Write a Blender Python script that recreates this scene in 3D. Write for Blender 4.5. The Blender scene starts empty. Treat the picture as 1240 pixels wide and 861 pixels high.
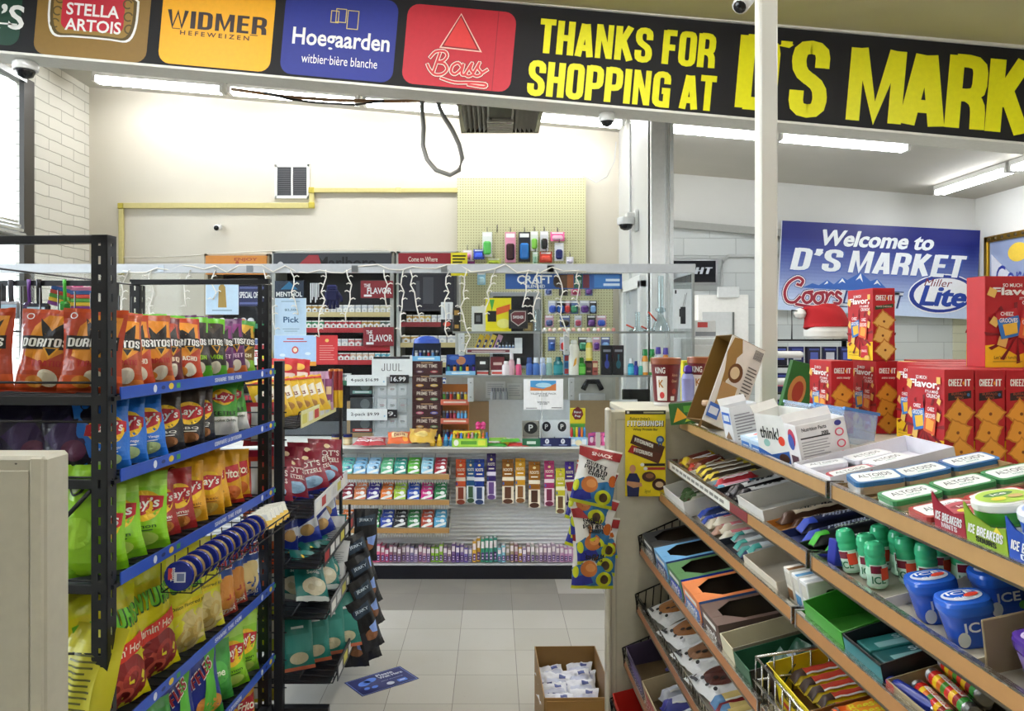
import bpy, math, random
from mathutils import Vector, Matrix, Euler
from mathutils.geometry import tessellate_polygon
RND = random.Random(11)
PI = math.pi
FOC, VX, VY, CH = 950.0, 597.0, 405.0, 1.69      # focal length in pixels, vanishing point, eye height
COL = bpy.context.scene.collection

def wx(px, Y): return (px - VX) / FOC * Y
def wz(py, Y): return CH - (py - VY) / FOC * Y
def pt(px, py, Y): return Vector((wx(px, Y), Y, wz(py, Y)))
def ceil_z(x): return 3.72 - .085 * x
ORD = ['first', 'second', 'third', 'fourth', 'fifth', 'sixth', 'seventh', 'eighth', 'ninth', 'tenth', 'eleventh', 'twelfth',
       'thirteenth', 'fourteenth', 'fifteenth', 'sixteenth', 'seventeenth', 'eighteenth', 'nineteenth', 'twentieth']
def nth(i):
    if i < 20: return ORD[i]
    n = i + 1
    t, u = divmod(n, 10)
    T = {2: 'twent', 3: 'thirt', 4: 'fort', 5: 'fift', 6: 'sixt', 7: 'sevent'}[t]
    return T + 'ieth' if u == 0 else T + 'y-' + ORD[u - 1]

# ---------------------------------------------------------------- materials
def lin(c): return c / 12.92 if c <= .04045 else ((c + .055) / 1.055) ** 2.4
def rgb(h):
    h = h.lstrip('#')
    return tuple(lin(int(h[i:i + 2], 16) / 255) for i in (0, 2, 4)) + (1,)
_mats = {}
def M(h, k='card', r=None):
    key = (h, k, r)
    if key in _mats: return _mats[key]
    m = bpy.data.materials.new(k + '_' + h.strip('#')); m.use_nodes = True
    nt = m.node_tree; b = nt.nodes['Principled BSDF']; L = nt.links.new; N = nt.nodes.new
    c = rgb(h)
    b.inputs['Base Color'].default_value = c
    rough = {'card': .5, 'foil': .28, 'gloss': .2, 'metal': .3, 'paint': .55, 'matte': .85, 'ink': .45, 'clear': .08}[k] if r is None else r
    b.inputs['Roughness'].default_value = rough
    if k == 'metal': b.inputs['Metallic'].default_value = 1
    if k == 'clear':
        b.inputs['Alpha'].default_value = .28
    if k in ('card', 'paint', 'matte'):
        tc = N('ShaderNodeTexCoord'); n = N('ShaderNodeTexNoise'); n.inputs['Scale'].default_value = 35; n.inputs['Detail'].default_value = 3
        mx = N('ShaderNodeMix'); mx.data_type = 'RGBA'; mx.inputs['A'].default_value = tuple(v * .9 for v in c[:3]) + (1,)
        mx.inputs['B'].default_value = tuple(min(1, v * 1.06) for v in c[:3]) + (1,)
        L(tc.outputs['Object'], n.inputs['Vector']); L(n.outputs['Fac'], mx.inputs['Factor']); L(mx.outputs['Result'], b.inputs['Base Color'])
    if k == 'foil':
        tc = N('ShaderNodeTexCoord'); n = N('ShaderNodeTexNoise'); n.inputs['Scale'].default_value = 45; n.inputs['Detail'].default_value = 2
        bp = N('ShaderNodeBump'); bp.inputs['Strength'].default_value = .35; bp.inputs['Distance'].default_value = .006
        L(tc.outputs['Object'], n.inputs['Vector']); L(n.outputs['Fac'], bp.inputs['Height']); L(bp.outputs['Normal'], b.inputs['Normal'])
    if k == 'metal':
        n = N('ShaderNodeTexNoise'); n.inputs['Scale'].default_value = 60
        mr = N('ShaderNodeMapRange'); mr.inputs['To Min'].default_value = rough * .7; mr.inputs['To Max'].default_value = rough * 1.4
        L(n.outputs['Fac'], mr.inputs['Value']); L(mr.outputs['Result'], b.inputs['Roughness'])
    _mats[key] = m
    return m
def glow(h, s):
    key = (h, 'glow', s)
    if key not in _mats:
        m = bpy.data.materials.new('tube_light'); m.use_nodes = True; nt = m.node_tree
        b = nt.nodes['Principled BSDF']; b.inputs['Emission Color'].default_value = rgb(h); b.inputs['Emission Strength'].default_value = s
        _mats[key] = m
    return _mats[key]
def plexi(tint='#eef4f6', gloss=.07):
    key = (tint, 'plexi', gloss)
    if key not in _mats:
        m = bpy.data.materials.new('clear_acrylic'); m.use_nodes = True; nt = m.node_tree; N = nt.nodes.new; L = nt.links.new
        for n in list(nt.nodes):
            if n.type != 'OUTPUT_MATERIAL': nt.nodes.remove(n)
        o = [n for n in nt.nodes if n.type == 'OUTPUT_MATERIAL'][0]
        t = N('ShaderNodeBsdfTransparent'); t.inputs['Color'].default_value = rgb(tint)
        g = N('ShaderNodeBsdfGlossy'); g.inputs['Roughness'].default_value = .04
        lw = N('ShaderNodeLayerWeight'); lw.inputs['Blend'].default_value = .5
        pw = N('ShaderNodeMath'); pw.operation = 'POWER'; pw.inputs[1].default_value = 5; L(lw.outputs['Facing'], pw.inputs[0])
        ad = N('ShaderNodeMath'); ad.operation = 'MULTIPLY_ADD'; ad.inputs[1].default_value = .7; ad.inputs[2].default_value = gloss
        mx = N('ShaderNodeMixShader'); L(pw.outputs[0], ad.inputs[0]); L(ad.outputs[0], mx.inputs[0]); L(t.outputs[0], mx.inputs[1]); L(g.outputs[0], mx.inputs[2]); L(mx.outputs[0], o.inputs[0])
        _mats[key] = m
    return _mats[key]

# ---------------------------------------------------------------- text
_tc = {}
def textgeo(s, bold, shear):
    key = (s, bold, shear)
    if key not in _tc:
        c = bpy.data.curves.new('lettering', 'FONT'); c.body = s; c.resolution_u = 3; c.offset = bold; c.shear = shear
        o = bpy.data.objects.new('lettering', c); me = bpy.data.meshes.new_from_object(o)
        vs = [(v.co.x, v.co.y) for v in me.vertices]; fs = [tuple(p.vertices) for p in me.polygons]
        bpy.data.objects.remove(o); bpy.data.curves.remove(c); bpy.data.meshes.remove(me)
        x0 = min(v[0] for v in vs); x1 = max(v[0] for v in vs); y0 = min(v[1] for v in vs); y1 = max(v[1] for v in vs)
        _tc[key] = ([((x - x0) / (x1 - x0) - .5, (y - y0) / (y1 - y0) - .5) for x, y in vs], fs)
    return _tc[key]

# ---------------------------------------------------------------- frames for drawing on a surface
def plane(o, ex, ey):
    o = Vector(o); ex = Vector(ex).normalized(); ey = Vector(ey).normalized(); n = ex.cross(ey)
    return lambda x, y, h=0: o + ex * x + ey * y + n * h
def spin(fr, a, cx=0, cy=0):
    c, s = math.cos(a), math.sin(a)
    return lambda x, y, h=0: fr(cx + (x - cx) * c - (y - cy) * s, cy + (x - cx) * s + (y - cy) * c, h)

def sub2(vs, fs, ml):
    """split flat triangles until no edge is longer than ml, so that prints follow a curved surface"""
    vs = [tuple(v) for v in vs]; out = []; st = []; mid = {}
    for f in fs:
        for k in range(1, len(f) - 1): st.append((f[0], f[k], f[k + 1]))
    while st:
        a, b, c = st.pop(); P = [vs[i] for i in (a, b, c)]
        e = [(math.hypot(P[i][0] - P[(i + 1) % 3][0], P[i][1] - P[(i + 1) % 3][1]), i) for i in range(3)]
        l, i = max(e)
        if l <= ml: out.append((a, b, c)); continue
        t = (a, b, c); p, q, r = t[i], t[(i + 1) % 3], t[(i + 2) % 3]; key = (min(p, q), max(p, q))
        if key not in mid: mid[key] = len(vs); vs.append(tuple((x + y) / 2 for x, y in zip(vs[p], vs[q])))
        m = mid[key]; st += [(p, m, r), (m, q, r)]
    return vs, out

class MB:
    def __init__(s): s.v = []; s.f = []; s.m = []; s.sm = []; s.mats = []
    def mi(s, mat):
        if isinstance(mat, str): mat = M(mat)
        if mat not in s.mats: s.mats.append(mat)
        return s.mats.index(mat)
    def add(s, vs, fs, mat, smooth=False):
        b = len(s.v); i = s.mi(mat); s.v.extend(Vector(v) for v in vs)
        for f in fs: s.f.append(tuple(b + k for k in f)); s.m.append(i); s.sm.append(smooth)
        return s
    def xf(s, mat4, start=0):
        for i in range(start, len(s.v)): s.v[i] = mat4 @ s.v[i]
        return s
    def box(s, x0, x1, y0, y1, z0, z1, mat, bev=0, rot=None):
        if x1 < x0: x0, x1 = x1, x0
        if y1 < y0: y0, y1 = y1, y0
        if z1 < z0: z0, z1 = z1, z0
        st = len(s.v)
        b = min(bev, (x1 - x0) * .45, (y1 - y0) * .45, (z1 - z0) * .45)
        if b <= 0:
            vs = [(x, y, z) for x in (x0, x1) for y in (y0, y1) for z in (z0, z1)]
            s.add(vs, [(0, 1, 3, 2), (4, 6, 7, 5), (0, 4, 5, 1), (2, 3, 7, 6), (0, 2, 6, 4), (1, 5, 7, 3)], mat)
        else:
            vs = []; idx = {}
            for ix, X in enumerate((x0, x1)):
                for iy, Yv in enumerate((y0, y1)):
                    for iz, Z in enumerate((z0, z1)):
                        sx, sy, sz = (1 - 2 * ix) * b, (1 - 2 * iy) * b, (1 - 2 * iz) * b
                        for a, p in enumerate(((X, Yv + sy, Z + sz), (X + sx, Yv, Z + sz), (X + sx, Yv + sy, Z))):
                            idx[ix, iy, iz, a] = len(vs); vs.append(p)
            g = lambda ix, iy, iz, a: idx[ix, iy, iz, a]
            fs = []
            for i in (0, 1):
                q = [(i, 0, 0, 0), (i, 1, 0, 0), (i, 1, 1, 0), (i, 0, 1, 0)]; fs.append([g(*t) for t in (q if i else q[::-1])])
                q = [(0, i, 0, 1), (0, i, 1, 1), (1, i, 1, 1), (1, i, 0, 1)]; fs.append([g(*t) for t in (q if i else q[::-1])])
                q = [(0, 0, i, 2), (1, 0, i, 2), (1, 1, i, 2), (0, 1, i, 2)]; fs.append([g(*t) for t in (q if i else q[::-1])])
            for i in (0, 1):
                for j in (0, 1):
                    o = (i + j) % 2 == 0
                    q = [(i, j, 0, 0), (i, j, 0, 1), (i, j, 1, 1), (i, j, 1, 0)]; fs.append([g(*t) for t in (q[::-1] if not o else q)])
                    q = [(i, 0, j, 0), (i, 0, j, 2), (i, 1, j, 2), (i, 1, j, 0)]; fs.append([g(*t) for t in (q if not o else q[::-1])])
                    q = [(0, i, j, 1), (0, i, j, 2), (1, i, j, 2), (1, i, j, 1)]; fs.append([g(*t) for t in (q if o else q[::-1])])
                    for k in (0, 1):
                        q = [(i, j, k, 0), (i, j, k, 1), (i, j, k, 2)]; fs.append([g(*t) for t in (q if (i + j + k) % 2 == 1 else q[::-1])])
            s.add(vs, fs, mat)
        if rot: s.xf(rot, st)
        return s
    def lathe(s, prof, mat, n=16, T=None, mats=None, cap=True, sq=0):
        """prof: (radius, z) from bottom to top; sq > 0 squares the section"""
        vs = []
        def rr(a): return 1 if not sq else (abs(math.cos(a)) ** sq + abs(math.sin(a)) ** sq) ** (-1 / sq)
        for r, z in prof:
            for i in range(n):
                a = 2 * PI * i / n; k = r * rr(a); vs.append(Vector((k * math.cos(a), k * math.sin(a), z)))
        if T: vs = [T @ v for v in vs]
        for j in range(len(prof) - 1):
            fs = [(j * n + i, j * n + (i + 1) % n, (j + 1) * n + (i + 1) % n, (j + 1) * n + i) for i in range(n)]
            b = len(s.v)
            mt = mats[j] if mats else mat
            loc = [vs[j * n + i] for i in range(n)] + [vs[(j + 1) * n + i] for i in range(n)]
            s.add(loc, [(i, (i + 1) % n, n + (i + 1) % n, n + i) for i in range(n)], mt, True)
        if cap:
            s.add(vs[:n], [tuple(range(n))[::-1]], mats[0] if mats else mat); s.add(vs[-n:], [tuple(range(n))], mats[-1] if mats else mat)
        return s
    def tube(s, pts, r, mat, n=6, closed=False):
        pts = [Vector(p) for p in pts]; rings = []; N = len(pts)
        for i, p in enumerate(pts):
            if closed: t = pts[(i + 1) % N] - pts[i - 1]
            else: t = pts[min(i + 1, N - 1)] - pts[max(i - 1, 0)]
            t.normalize(); up = Vector((0, 0, 1)) if abs(t.z) < .9 else Vector((1, 0, 0))
            a = t.cross(up).normalized(); b = a.cross(t)
            rings.append([p + a * r * math.cos(2 * PI * k / n) + b * r * math.sin(2 * PI * k / n) for k in range(n)])
        vs = [v for rg in rings for v in rg]
        fs = [(j * n + k, j * n + (k + 1) % n, ((j + 1) % N) * n + (k + 1) % n, ((j + 1) % N) * n + k) for j in range(N if closed else N - 1) for k in range(n)]
        if not closed: fs += [tuple(range(n))[::-1], tuple((N - 1) * n + k for k in range(n))]
        return s.add(vs, fs, mat, n > 4)
    def grid(s, nx, ny, fn, mat, smooth=True, matfn=None):
        vs = [fn(i / nx, j / ny) for j in range(ny + 1) for i in range(nx + 1)]
        if matfn is None:
            s.add(vs, [(j * (nx + 1) + i, j * (nx + 1) + i + 1, (j + 1) * (nx + 1) + i + 1, (j + 1) * (nx + 1) + i) for j in range(ny) for i in range(nx)], mat, smooth)
        return s
    # drawing on a frame
    def rect(s, fr, x0, x1, y0, y1, mat, h=.0006, nx=1, ny=1):
        return s.grid(nx, ny, lambda u, v: fr(x0 + (x1 - x0) * u, y0 + (y1 - y0) * v, h), mat, nx * ny > 1)
    def ell(s, fr, cx, cy, rx, ry, mat, h=.0008, n=20, a0=0, a1=2 * PI, rings=1, ri=0, rot=0):
        full = abs(a1 - a0 - 2 * PI) < 1e-6; c, q = math.cos(rot), math.sin(rot)
        vs = []; m = n if full else n + 1; lv = [ri + (1 - ri) * k / rings for k in range(rings + 1)] if ri else [k / rings for k in range(1, rings + 1)]
        for k in lv:
            for i in range(m):
                a = a0 + (a1 - a0) * i / n; x, y = rx * k * math.cos(a), ry * k * math.sin(a)
                vs.append(fr(cx + x * c - y * q, cy + x * q + y * c, h))
        fs = []
        for j in range(len(lv) - 1):
            for i in range(n): fs.append((j * m + i, (j + 1) * m + i, (j + 1) * m + (i + 1) % m, j * m + (i + 1) % m))
        if not ri:
            vs.append(fr(cx, cy, h)); o = len(vs) - 1
            for i in range(n): fs.append((o, i, (i + 1) % m))
        return s.add(vs, fs, mat)
    def poly(s, fr, pts, mat, h=.0007, ml=0):
        t = tessellate_polygon([[Vector((x, y, 0)) for x, y in pts]])
        def fix(f):
            a, b, c = (pts[i] for i in f)
            return f if (b[0] - a[0]) * (c[1] - a[1]) - (b[1] - a[1]) * (c[0] - a[0]) > 0 else f[::-1]
        vs, fs = pts, [fix(tuple(f)) for f in t]
        if ml: vs, fs = sub2(vs, fs, ml)
        return s.add([fr(x, y, h) for x, y in vs], fs, mat)
    def rrect(s, fr, x0, x1, y0, y1, r, mat, h=.0007, n=4):
        p = []
        for cx, cy, a in ((x1 - r, y1 - r, 0), (x0 + r, y1 - r, PI / 2), (x0 + r, y0 + r, PI), (x1 - r, y0 + r, 1.5 * PI)):
            for k in range(n + 1): p.append((cx + r * math.cos(a + PI / 2 * k / n), cy + r * math.sin(a + PI / 2 * k / n)))
        vs = [fr(x, y, h) for x, y in p]
        return s.add(vs, [tuple(range(len(vs)))], mat)
    def text(s, fr, t, cx, cy, w, hh, mat, h=.0010, bold=.02, shear=0, arc=0, ml=0):
        vs, fs = textgeo(t, min(bold, .02), shear)
        vs = [(cx + x * w, cy + y * hh + arc * hh * (1 - 4 * x * x)) for x, y in vs]
        if ml: vs, fs = sub2(vs, fs, ml)
        return s.add([fr(x, y, h) for x, y in vs], fs, mat)
    def line(s, fr, pts, w, mat, h=.0009, closed=False):
        n = len(pts)
        h0 = h
        for i in range(n if closed else n - 1):
            h = h0 + (i % 4) * 2.5e-5
            (ax, ay), (bx, by) = pts[i], pts[(i + 1) % n]; L = math.hypot(bx - ax, by - ay) or 1e-9
            ux, uy = (bx - ax) / L, (by - ay) / L; px, py = -uy * w / 2, ux * w / 2; ax -= ux * w * .3; ay -= uy * w * .3; bx += ux * w * .3; by += uy * w * .3
            s.add([fr(ax - px, ay - py, h), fr(bx - px, by - py, h), fr(bx + px, by + py, h), fr(ax + px, ay + py, h)], [(0, 1, 2, 3)], mat)
        return s
    def mesh(s, name):
        me = bpy.data.meshes.new(name); me.from_pydata([tuple(v) for v in s.v], [], s.f)
        for m in s.mats: me.materials.append(m)
        me.polygons.foreach_set('material_index', s.m); me.polygons.foreach_set('use_smooth', s.sm); me.update()
        return me
    def build(s, name, parent=None, loc=None, rot=None):
        o = bpy.data.objects.new(name, s.mesh(name)); COL.objects.link(o)
        if parent: o.parent = parent
        if loc is not None: o.location = loc
        if rot is not None: o.rotation_euler = rot
        return o

def tag(o, label, cat, group=None, kind=None):
    o['label'] = label; o['category'] = cat
    if group: o['group'] = group
    if kind: o['kind'] = kind
    return o
def thing(name, label, cat, loc=(0, 0, 0), rot=(0, 0, 0), group=None):
    o = bpy.data.objects.new(name, None); o.empty_display_size = .05; COL.objects.link(o)
    o.location = loc; o.rotation_euler = rot
    return tag(o, label, cat, group)
_used = set()
def put(root, loc, rot=(0, 0, 0), label=None, group=None):
    """first use moves the thing itself, later ones copy it with its parts"""
    if root.name not in _used: _used.add(root.name); r = root
    else:
        r = root.copy(); COL.objects.link(r); _used.add(r.name)
        for ch in root.children:
            c = ch.copy(); COL.objects.link(c); c.parent = r
            for g in ch.children:
                d = g.copy(); COL.objects.link(d); d.parent = c
    r.location = loc; r.rotation_euler = rot
    if label: r['label'] = label
    if group: r['group'] = group
    return r
def struct(name, mb):
    o = mb.build(name); o['kind'] = 'structure'; return o
BACK = lambda x, z, Y: plane((x, Y, z), (1, 0, 0), (0, 0, 1))   # a frame facing the camera
# ---------------------------------------------------------------- heavy condensed lettering drawn as thick strokes
_L, _R, _C = .085, .375, .23
def _ring(*p): return list(p)
GL = {
 'A': (.46, [[(.07, 0), (.2, .97)], [(.39, 0), (.26, .97)], [(.14, .26), (.32, .26)]]), 'B': (.46, [[(_L, 0), (_L, 1)], [(_L, .93), (_R, .93, 1), (_R, .52, 1), (_L, .52)], [(_L, .5), (_R, .5, 1), (_R, .07, 1), (_L, .07)]]),
 'C': (.46, [[(_R, .62), (_R, .93, 1), (_L, .93, 1), (_L, .07, 1), (_R, .07, 1), (_R, .38)]]), 'D': (.46, [[(_L, 0), (_L, 1)], [(_L, .93), (_R, .93, 1), (_R, .07, 1), (_L, .07)]]),
 'E': (.40, [[(_L, 0), (_L, 1)], [(_L, .93), (.37, .93)], [(_L, .5), (.35, .5)], [(_L, .07), (.37, .07)]]), 'F': (.38, [[(_L, 0), (_L, 1)], [(_L, .93), (.36, .93)], [(_L, .5), (.33, .5)]]),
 'G': (.46, [[(_R, .66), (_R, .93, 1), (_L, .93, 1), (_L, .07, 1), (_R, .07), (_R, .46), (.24, .46)]]), 'H': (.46, [[(_L, 0), (_L, 1)], [(_R, 0), (_R, 1)], [(_L, .5), (_R, .5)]]),
 'I': (.17, [[(_L, 0), (_L, 1)]]), 'J': (.40, [[(.31, 1), (.31, .07, 1), (_L - .02, .07, 1), (_L - .02, .35)]]), 'K': (.48, [[(_L, 0), (_L, 1)], [(_L + .02, .38), (.385, 1)], [(.19, .6), (.41, 0)]]),
 'L': (.38, [[(_L, 1), (_L, 0)], [(_L, .07), (.37, .07)]]), 'M': (.62, [[(_L, 0), (_L, 1)], [(.535, 0), (.535, 1)], [(.12, 1), (.31, .12), (.5, 1)]]), 'N': (.48, [[(_L, 0), (_L, 1)], [(.395, 0), (.395, 1)], [(.1, .98), (.38, .02)]]),
 'O': (.46, [[(_C, .93), (_R, .93, 1), (_R, .07, 1), (_L, .07, 1), (_L, .93, 1), (_C, .93)]]), 'P': (.46, [[(_L, 0), (_L, 1)], [(_L, .93), (_R, .93, 1), (_R, .42, 1), (_L, .42)]]),
 'Q': (.46, [[(_C, .93), (_R, .93, 1), (_R, .07, 1), (_L, .07, 1), (_L, .93, 1), (_C, .93)], [(.25, .2), (.42, -.02)]]), 'R': (.47, [[(_L, 0), (_L, 1)], [(_L, .93), (_R, .93, 1), (_R, .46, 1), (_L, .46)], [(.22, .47), (_R, .38, 1), (.385, 0)]]),
 'S': (.46, [[(_R, .66), (_R, .93, 1), (_L, .93, 1), (_L, .58, 1), (_R, .42, 1), (_R, .07, 1), (_L, .07, 1), (_L, .34)]]), 'T': (.42, [[(0, .93), (.42, .93)], [(.21, 0), (.21, 1)]]),
 'U': (.46, [[(_L, 1), (_L, .07, 1), (_R, .07, 1), (_R, 1)]]), 'V': (.46, [[(.07, 1), (.23, .04), (.39, 1)]]), 'W': (.66, [[(.07, 1), (.19, .04), (.33, .9), (.47, .04), (.59, 1)]]), 'X': (.46, [[(.07, 0), (.39, 1)], [(.07, 1), (.39, 0)]]),
 'Y': (.46, [[(.06, 1), (.23, .42), (.4, 1)], [(.23, .5), (.23, 0)]]), 'Z': (.42, [[(.03, .93), (.35, .93), (.07, .07), (.39, .07)]]), '0': None, '1': (.26, [[(.17, 0), (.17, 1)], [(.0, .75), (.17, .93)]]),
 '2': (.44, [[(_L, .66), (_L, .93, 1), (.355, .93, 1), (.355, .6, 1), (_L, .2), (_L, .07), (.42, .07)]]), '4': (.46, [[(.31, 0), (.31, 1)], [(.28, .95), (.06, .27), (.45, .27)]]), '6': (.46, [[(_R, .7), (_R, .93, 1), (_L, .93, 1), (_L, .07, 1), (_R, .07, 1), (_R, .52, 1), (_L, .52)]]),
 '9': (.46, [[(_L, .3), (_L, .07, 1), (_R, .07, 1), (_R, .93, 1), (_L, .93, 1), (_L, .48, 1), (_R, .48)]]), '-': (.22, [[(.02, .45), (.2, .45)]]), '\u2019': (.18, [[(.09, 1.0), (.09, .83)], [(.12, .88), (.05, .70)]]), '.': (.16, [[(.08, 0), (.08, .14)]]), ' ': (.17, []), '!': (.17, [[(.085, .28), (.085, 1)], [(.085, 0), (.085, .15)]]),
 '$': (.46, [[(_R, .7), (_R, .9, 1), (_L, .9, 1), (_L, .58, 1), (_R, .42, 1), (_R, .1, 1), (_L, .1, 1), (_L, .3)], [(_C, -.05), (_C, 1.05)]]), ',': (.16, [[(.1, .1), (.04, -.12)]]), '&': (.46, [[(_R, .1), (_L, .75, 1), (_C, .95, 1), (.35, .75, 1), (_L, .3, 1), (_C, .07, 1), (_R, .4)]]),
}
GL['0'] = GL['O']
def _round(path):
    out = []
    for i, p in enumerate(path):
        if len(p) < 3: out.append((p[0], p[1])); continue
        a, b = path[i - 1], path[i + 1]
        def tow(q):
            d = math.hypot(q[0] - p[0], q[1] - p[1]); k = min(.15, d * .5) / d
            return (p[0] + (q[0] - p[0]) * k, p[1] + (q[1] - p[1]) * k)
        A, B = tow(a), tow(b)
        for k in range(4):
            t = k / 3; out.append(((1 - t) ** 2 * A[0] + 2 * t * (1 - t) * p[0] + t * t * B[0], (1 - t) ** 2 * A[1] + 2 * t * (1 - t) * p[1] + t * t * B[1]))
    return out
def _thick(path, w):
    vs, fs = [], []; n = len(path)
    for i, p in enumerate(path):
        d0 = (p[0] - path[i - 1][0], p[1] - path[i - 1][1]) if i else None
        d1 = (path[i + 1][0] - p[0], path[i + 1][1] - p[1]) if i < n - 1 else None
        u = lambda d: (d[0] / (math.hypot(*d) or 1), d[1] / (math.hypot(*d) or 1))
        a = u(d0) if d0 else u(d1); b = u(d1) if d1 else u(d0)
        tx, ty = a[0] + b[0], a[1] + b[1]; l = math.hypot(tx, ty) or 1; nx, ny = -ty / l, tx / l
        c = max(.45, nx * -a[1] + ny * a[0]); k = w / 2 / c
        vs += [(p[0] - nx * k, p[1] - ny * k), (p[0] + nx * k, p[1] + ny * k)]
    for i in range(n - 1): fs.append((2 * i, 2 * i + 2, 2 * i + 3, 2 * i + 1))
    return vs, fs
_hc = {}
def heavygeo(s, w=.165, gap=.055):
    if (s, w) in _hc: return _hc[s, w]
    X = 0; V = []; Fs = []
    for ch in s:
        adv, ps = GL.get(ch.upper(), GL['-'])
        for p in ps:
            v, f = _thick(_round(p), w * (.82 if ch in 'MNW' else 1)); b = len(V); V += [(X + x, y, ps.index(p)) for x, y in v]; Fs += [tuple(b + k for k in q) for q in f]
        X += adv + gap
    X -= gap
    _hc[s, w] = ([(x / X - .5, y - .5, k) for x, y, k in V], Fs)
    return _hc[s, w]
def heavy(mb, fr, s, cx, cy, w, h, mat, z=.001, shear=0, wt=.165, ml=0):
    V, Fs = heavygeo(s, wt)
    if ml:
        V, Fs = sub2([(x * w, y * h, k) for x, y, k in V], Fs, ml); V = [(x / w, y / h, k) for x, y, k in V]
    return mb.add([fr(cx + x * w + shear * y * h, cy + y * h, z + k * 2.5e-5) for x, y, k in V], Fs, mat)

# ---------------------------------------------------------------- art on a face, in 0..1 of its width and height
def draw(mb, fr, art, w, h, z=.0006, dz=.00012, n=1):
    P = lambda x, y, hh=0: fr((x - .5) * w, (y - .5) * h, hh); ml = .085 if n > 1 else 0
    for a in art:
        k = a[0]
        if k == 'r': mb.rect(P, a[1], a[2], a[3], a[4], a[5], z, max(1, int(n * (a[2] - a[1]) + .5)), max(1, int(n * (a[4] - a[3]) + .5)))
        elif k == 'e': mb.ell(P, a[1], a[2], a[3], a[4], a[5], z, 18 if n == 1 else 20, rings=1 if n == 1 else 3, rot=0)
        elif k == 'o': mb.ell(P, a[1], a[2], a[3], a[4], a[5], z, 20, ri=a[6] if len(a) > 6 else .8)
        elif k == 'p': mb.poly(P, a[1], a[2], z, ml)
        elif k == 't': mb.text(P, a[1], a[2], a[3], a[4], a[5], a[6], z, a[7] if len(a) > 7 else .02, a[8] if len(a) > 8 else 0, a[9] if len(a) > 9 else 0, ml)
        elif k == 'T': heavy(mb, P, a[1], a[2], a[3], a[4], a[5], a[6], z, a[7] if len(a) > 7 else 0, .165, ml)
        elif k == 'R': heavy(mb, spin(P, a[7], a[2], a[3]), a[1], a[2], a[3], a[4], a[5], a[6], z, 0, .165, ml)
        elif k == 'l': mb.line(lambda x, y, hh=0: fr(x, y, hh), [((x - .5) * w, (y - .5) * h) for x, y in a[1]], a[2], a[3], z)
        z += dz
    return mb
def lines(x0, x1, y0, y1, n, col, th=.35):
    """rows of fine print"""
    out = []
    for i in range(n):
        y = y0 + (y1 - y0) * (i + .5) / n; d = (y1 - y0) / n * th / 2
        out.append(('r', x0, x0 + (x1 - x0) * (1, .9, .97, .75, .95)[i % 5], y - d, y + d, col))
    return out
def faces(w, d, h):
    """drawing frames of a box standing on its base centre: front (towards -y), left, right, top, back"""
    return dict(F=(plane((0, -d / 2, h / 2), (1, 0, 0), (0, 0, 1)), w, h), L=(plane((-w / 2, 0, h / 2), (0, -1, 0), (0, 0, 1)), d, h),
                R=(plane((w / 2, 0, h / 2), (0, 1, 0), (0, 0, 1)), d, h), T=(plane((0, 0, h), (1, 0, 0), (0, 1, 0)), w, d), K=(plane((0, d / 2, h / 2), (-1, 0, 0), (0, 0, 1)), w, h))
def carton(name, label, cat, size, col, art={}, loc=(0, 0, 0), rot=(0, 0, 0), group=None, kind='card', bev=.0015, parts=None):
    """closed printed box: one mesh, base centre at loc"""
    w, d, h = size; mb = MB(); mb.box(-w / 2, w / 2, -d / 2, d / 2, 0, h, M(col, kind), bev)
    fs = faces(w, d, h)
    for k, a in art.items(): draw(mb, fs[k][0], a, fs[k][1], fs[k][2])
    o = mb.build(name, None, loc, rot); tag(o, label, cat, group); return o
def tray(name, label, cat, size, col, inside=None, front=None, art=(), loc=(0, 0, 0), rot=(0, 0, 0), group=None, sides=None, artL=()):
    """open display box: floor and sides one part, front panel another. front: height of the front panel, sides: (front height, back height) of the side panels"""
    w, d, h = size; t = .0022; fh = h if front is None else front; sf, sb = sides or (fh, h)
    o = thing(name, label, cat, loc, rot, group); c = M(col); ci = M(inside or col)
    m = MB(); m.box(-w / 2, w / 2, -d / 2, d / 2, 0, t, ci)
    m.box(-w / 2, w / 2, d / 2 - t, d / 2, 0, sb, ci)
    for s in (-1, 1):
        x0, x1 = (s * w / 2, s * (w / 2 - t)); zf, zb = sf, sb
        vs = [(x0, -d / 2, 0), (x0, d / 2, 0), (x0, d / 2, zb), (x0, -d / 2, zf), (x1, -d / 2, 0), (x1, d / 2, 0), (x1, d / 2, zb), (x1, -d / 2, zf)]
        m.add(vs, [(0, 1, 2, 3), (7, 6, 5, 4), (3, 2, 6, 7), (0, 3, 7, 4), (1, 0, 4, 5), (2, 1, 5, 6)], c if s < 0 else ci)
    if artL: draw(m, plane((-w / 2, 0, min(sf, sb) / 2), (0, -1, 0), (0, 0, 1)), artL, d, min(sf, sb))
    m.build('tray_body', o)
    f = MB(); f.box(-w / 2, w / 2, -d / 2 - t, -d / 2, 0, fh, c); draw(f, plane((0, -d / 2 - t, fh / 2), (1, 0, 0), (0, 0, 1)), art, w, fh); f.build('front_panel', o)
    return o

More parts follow.
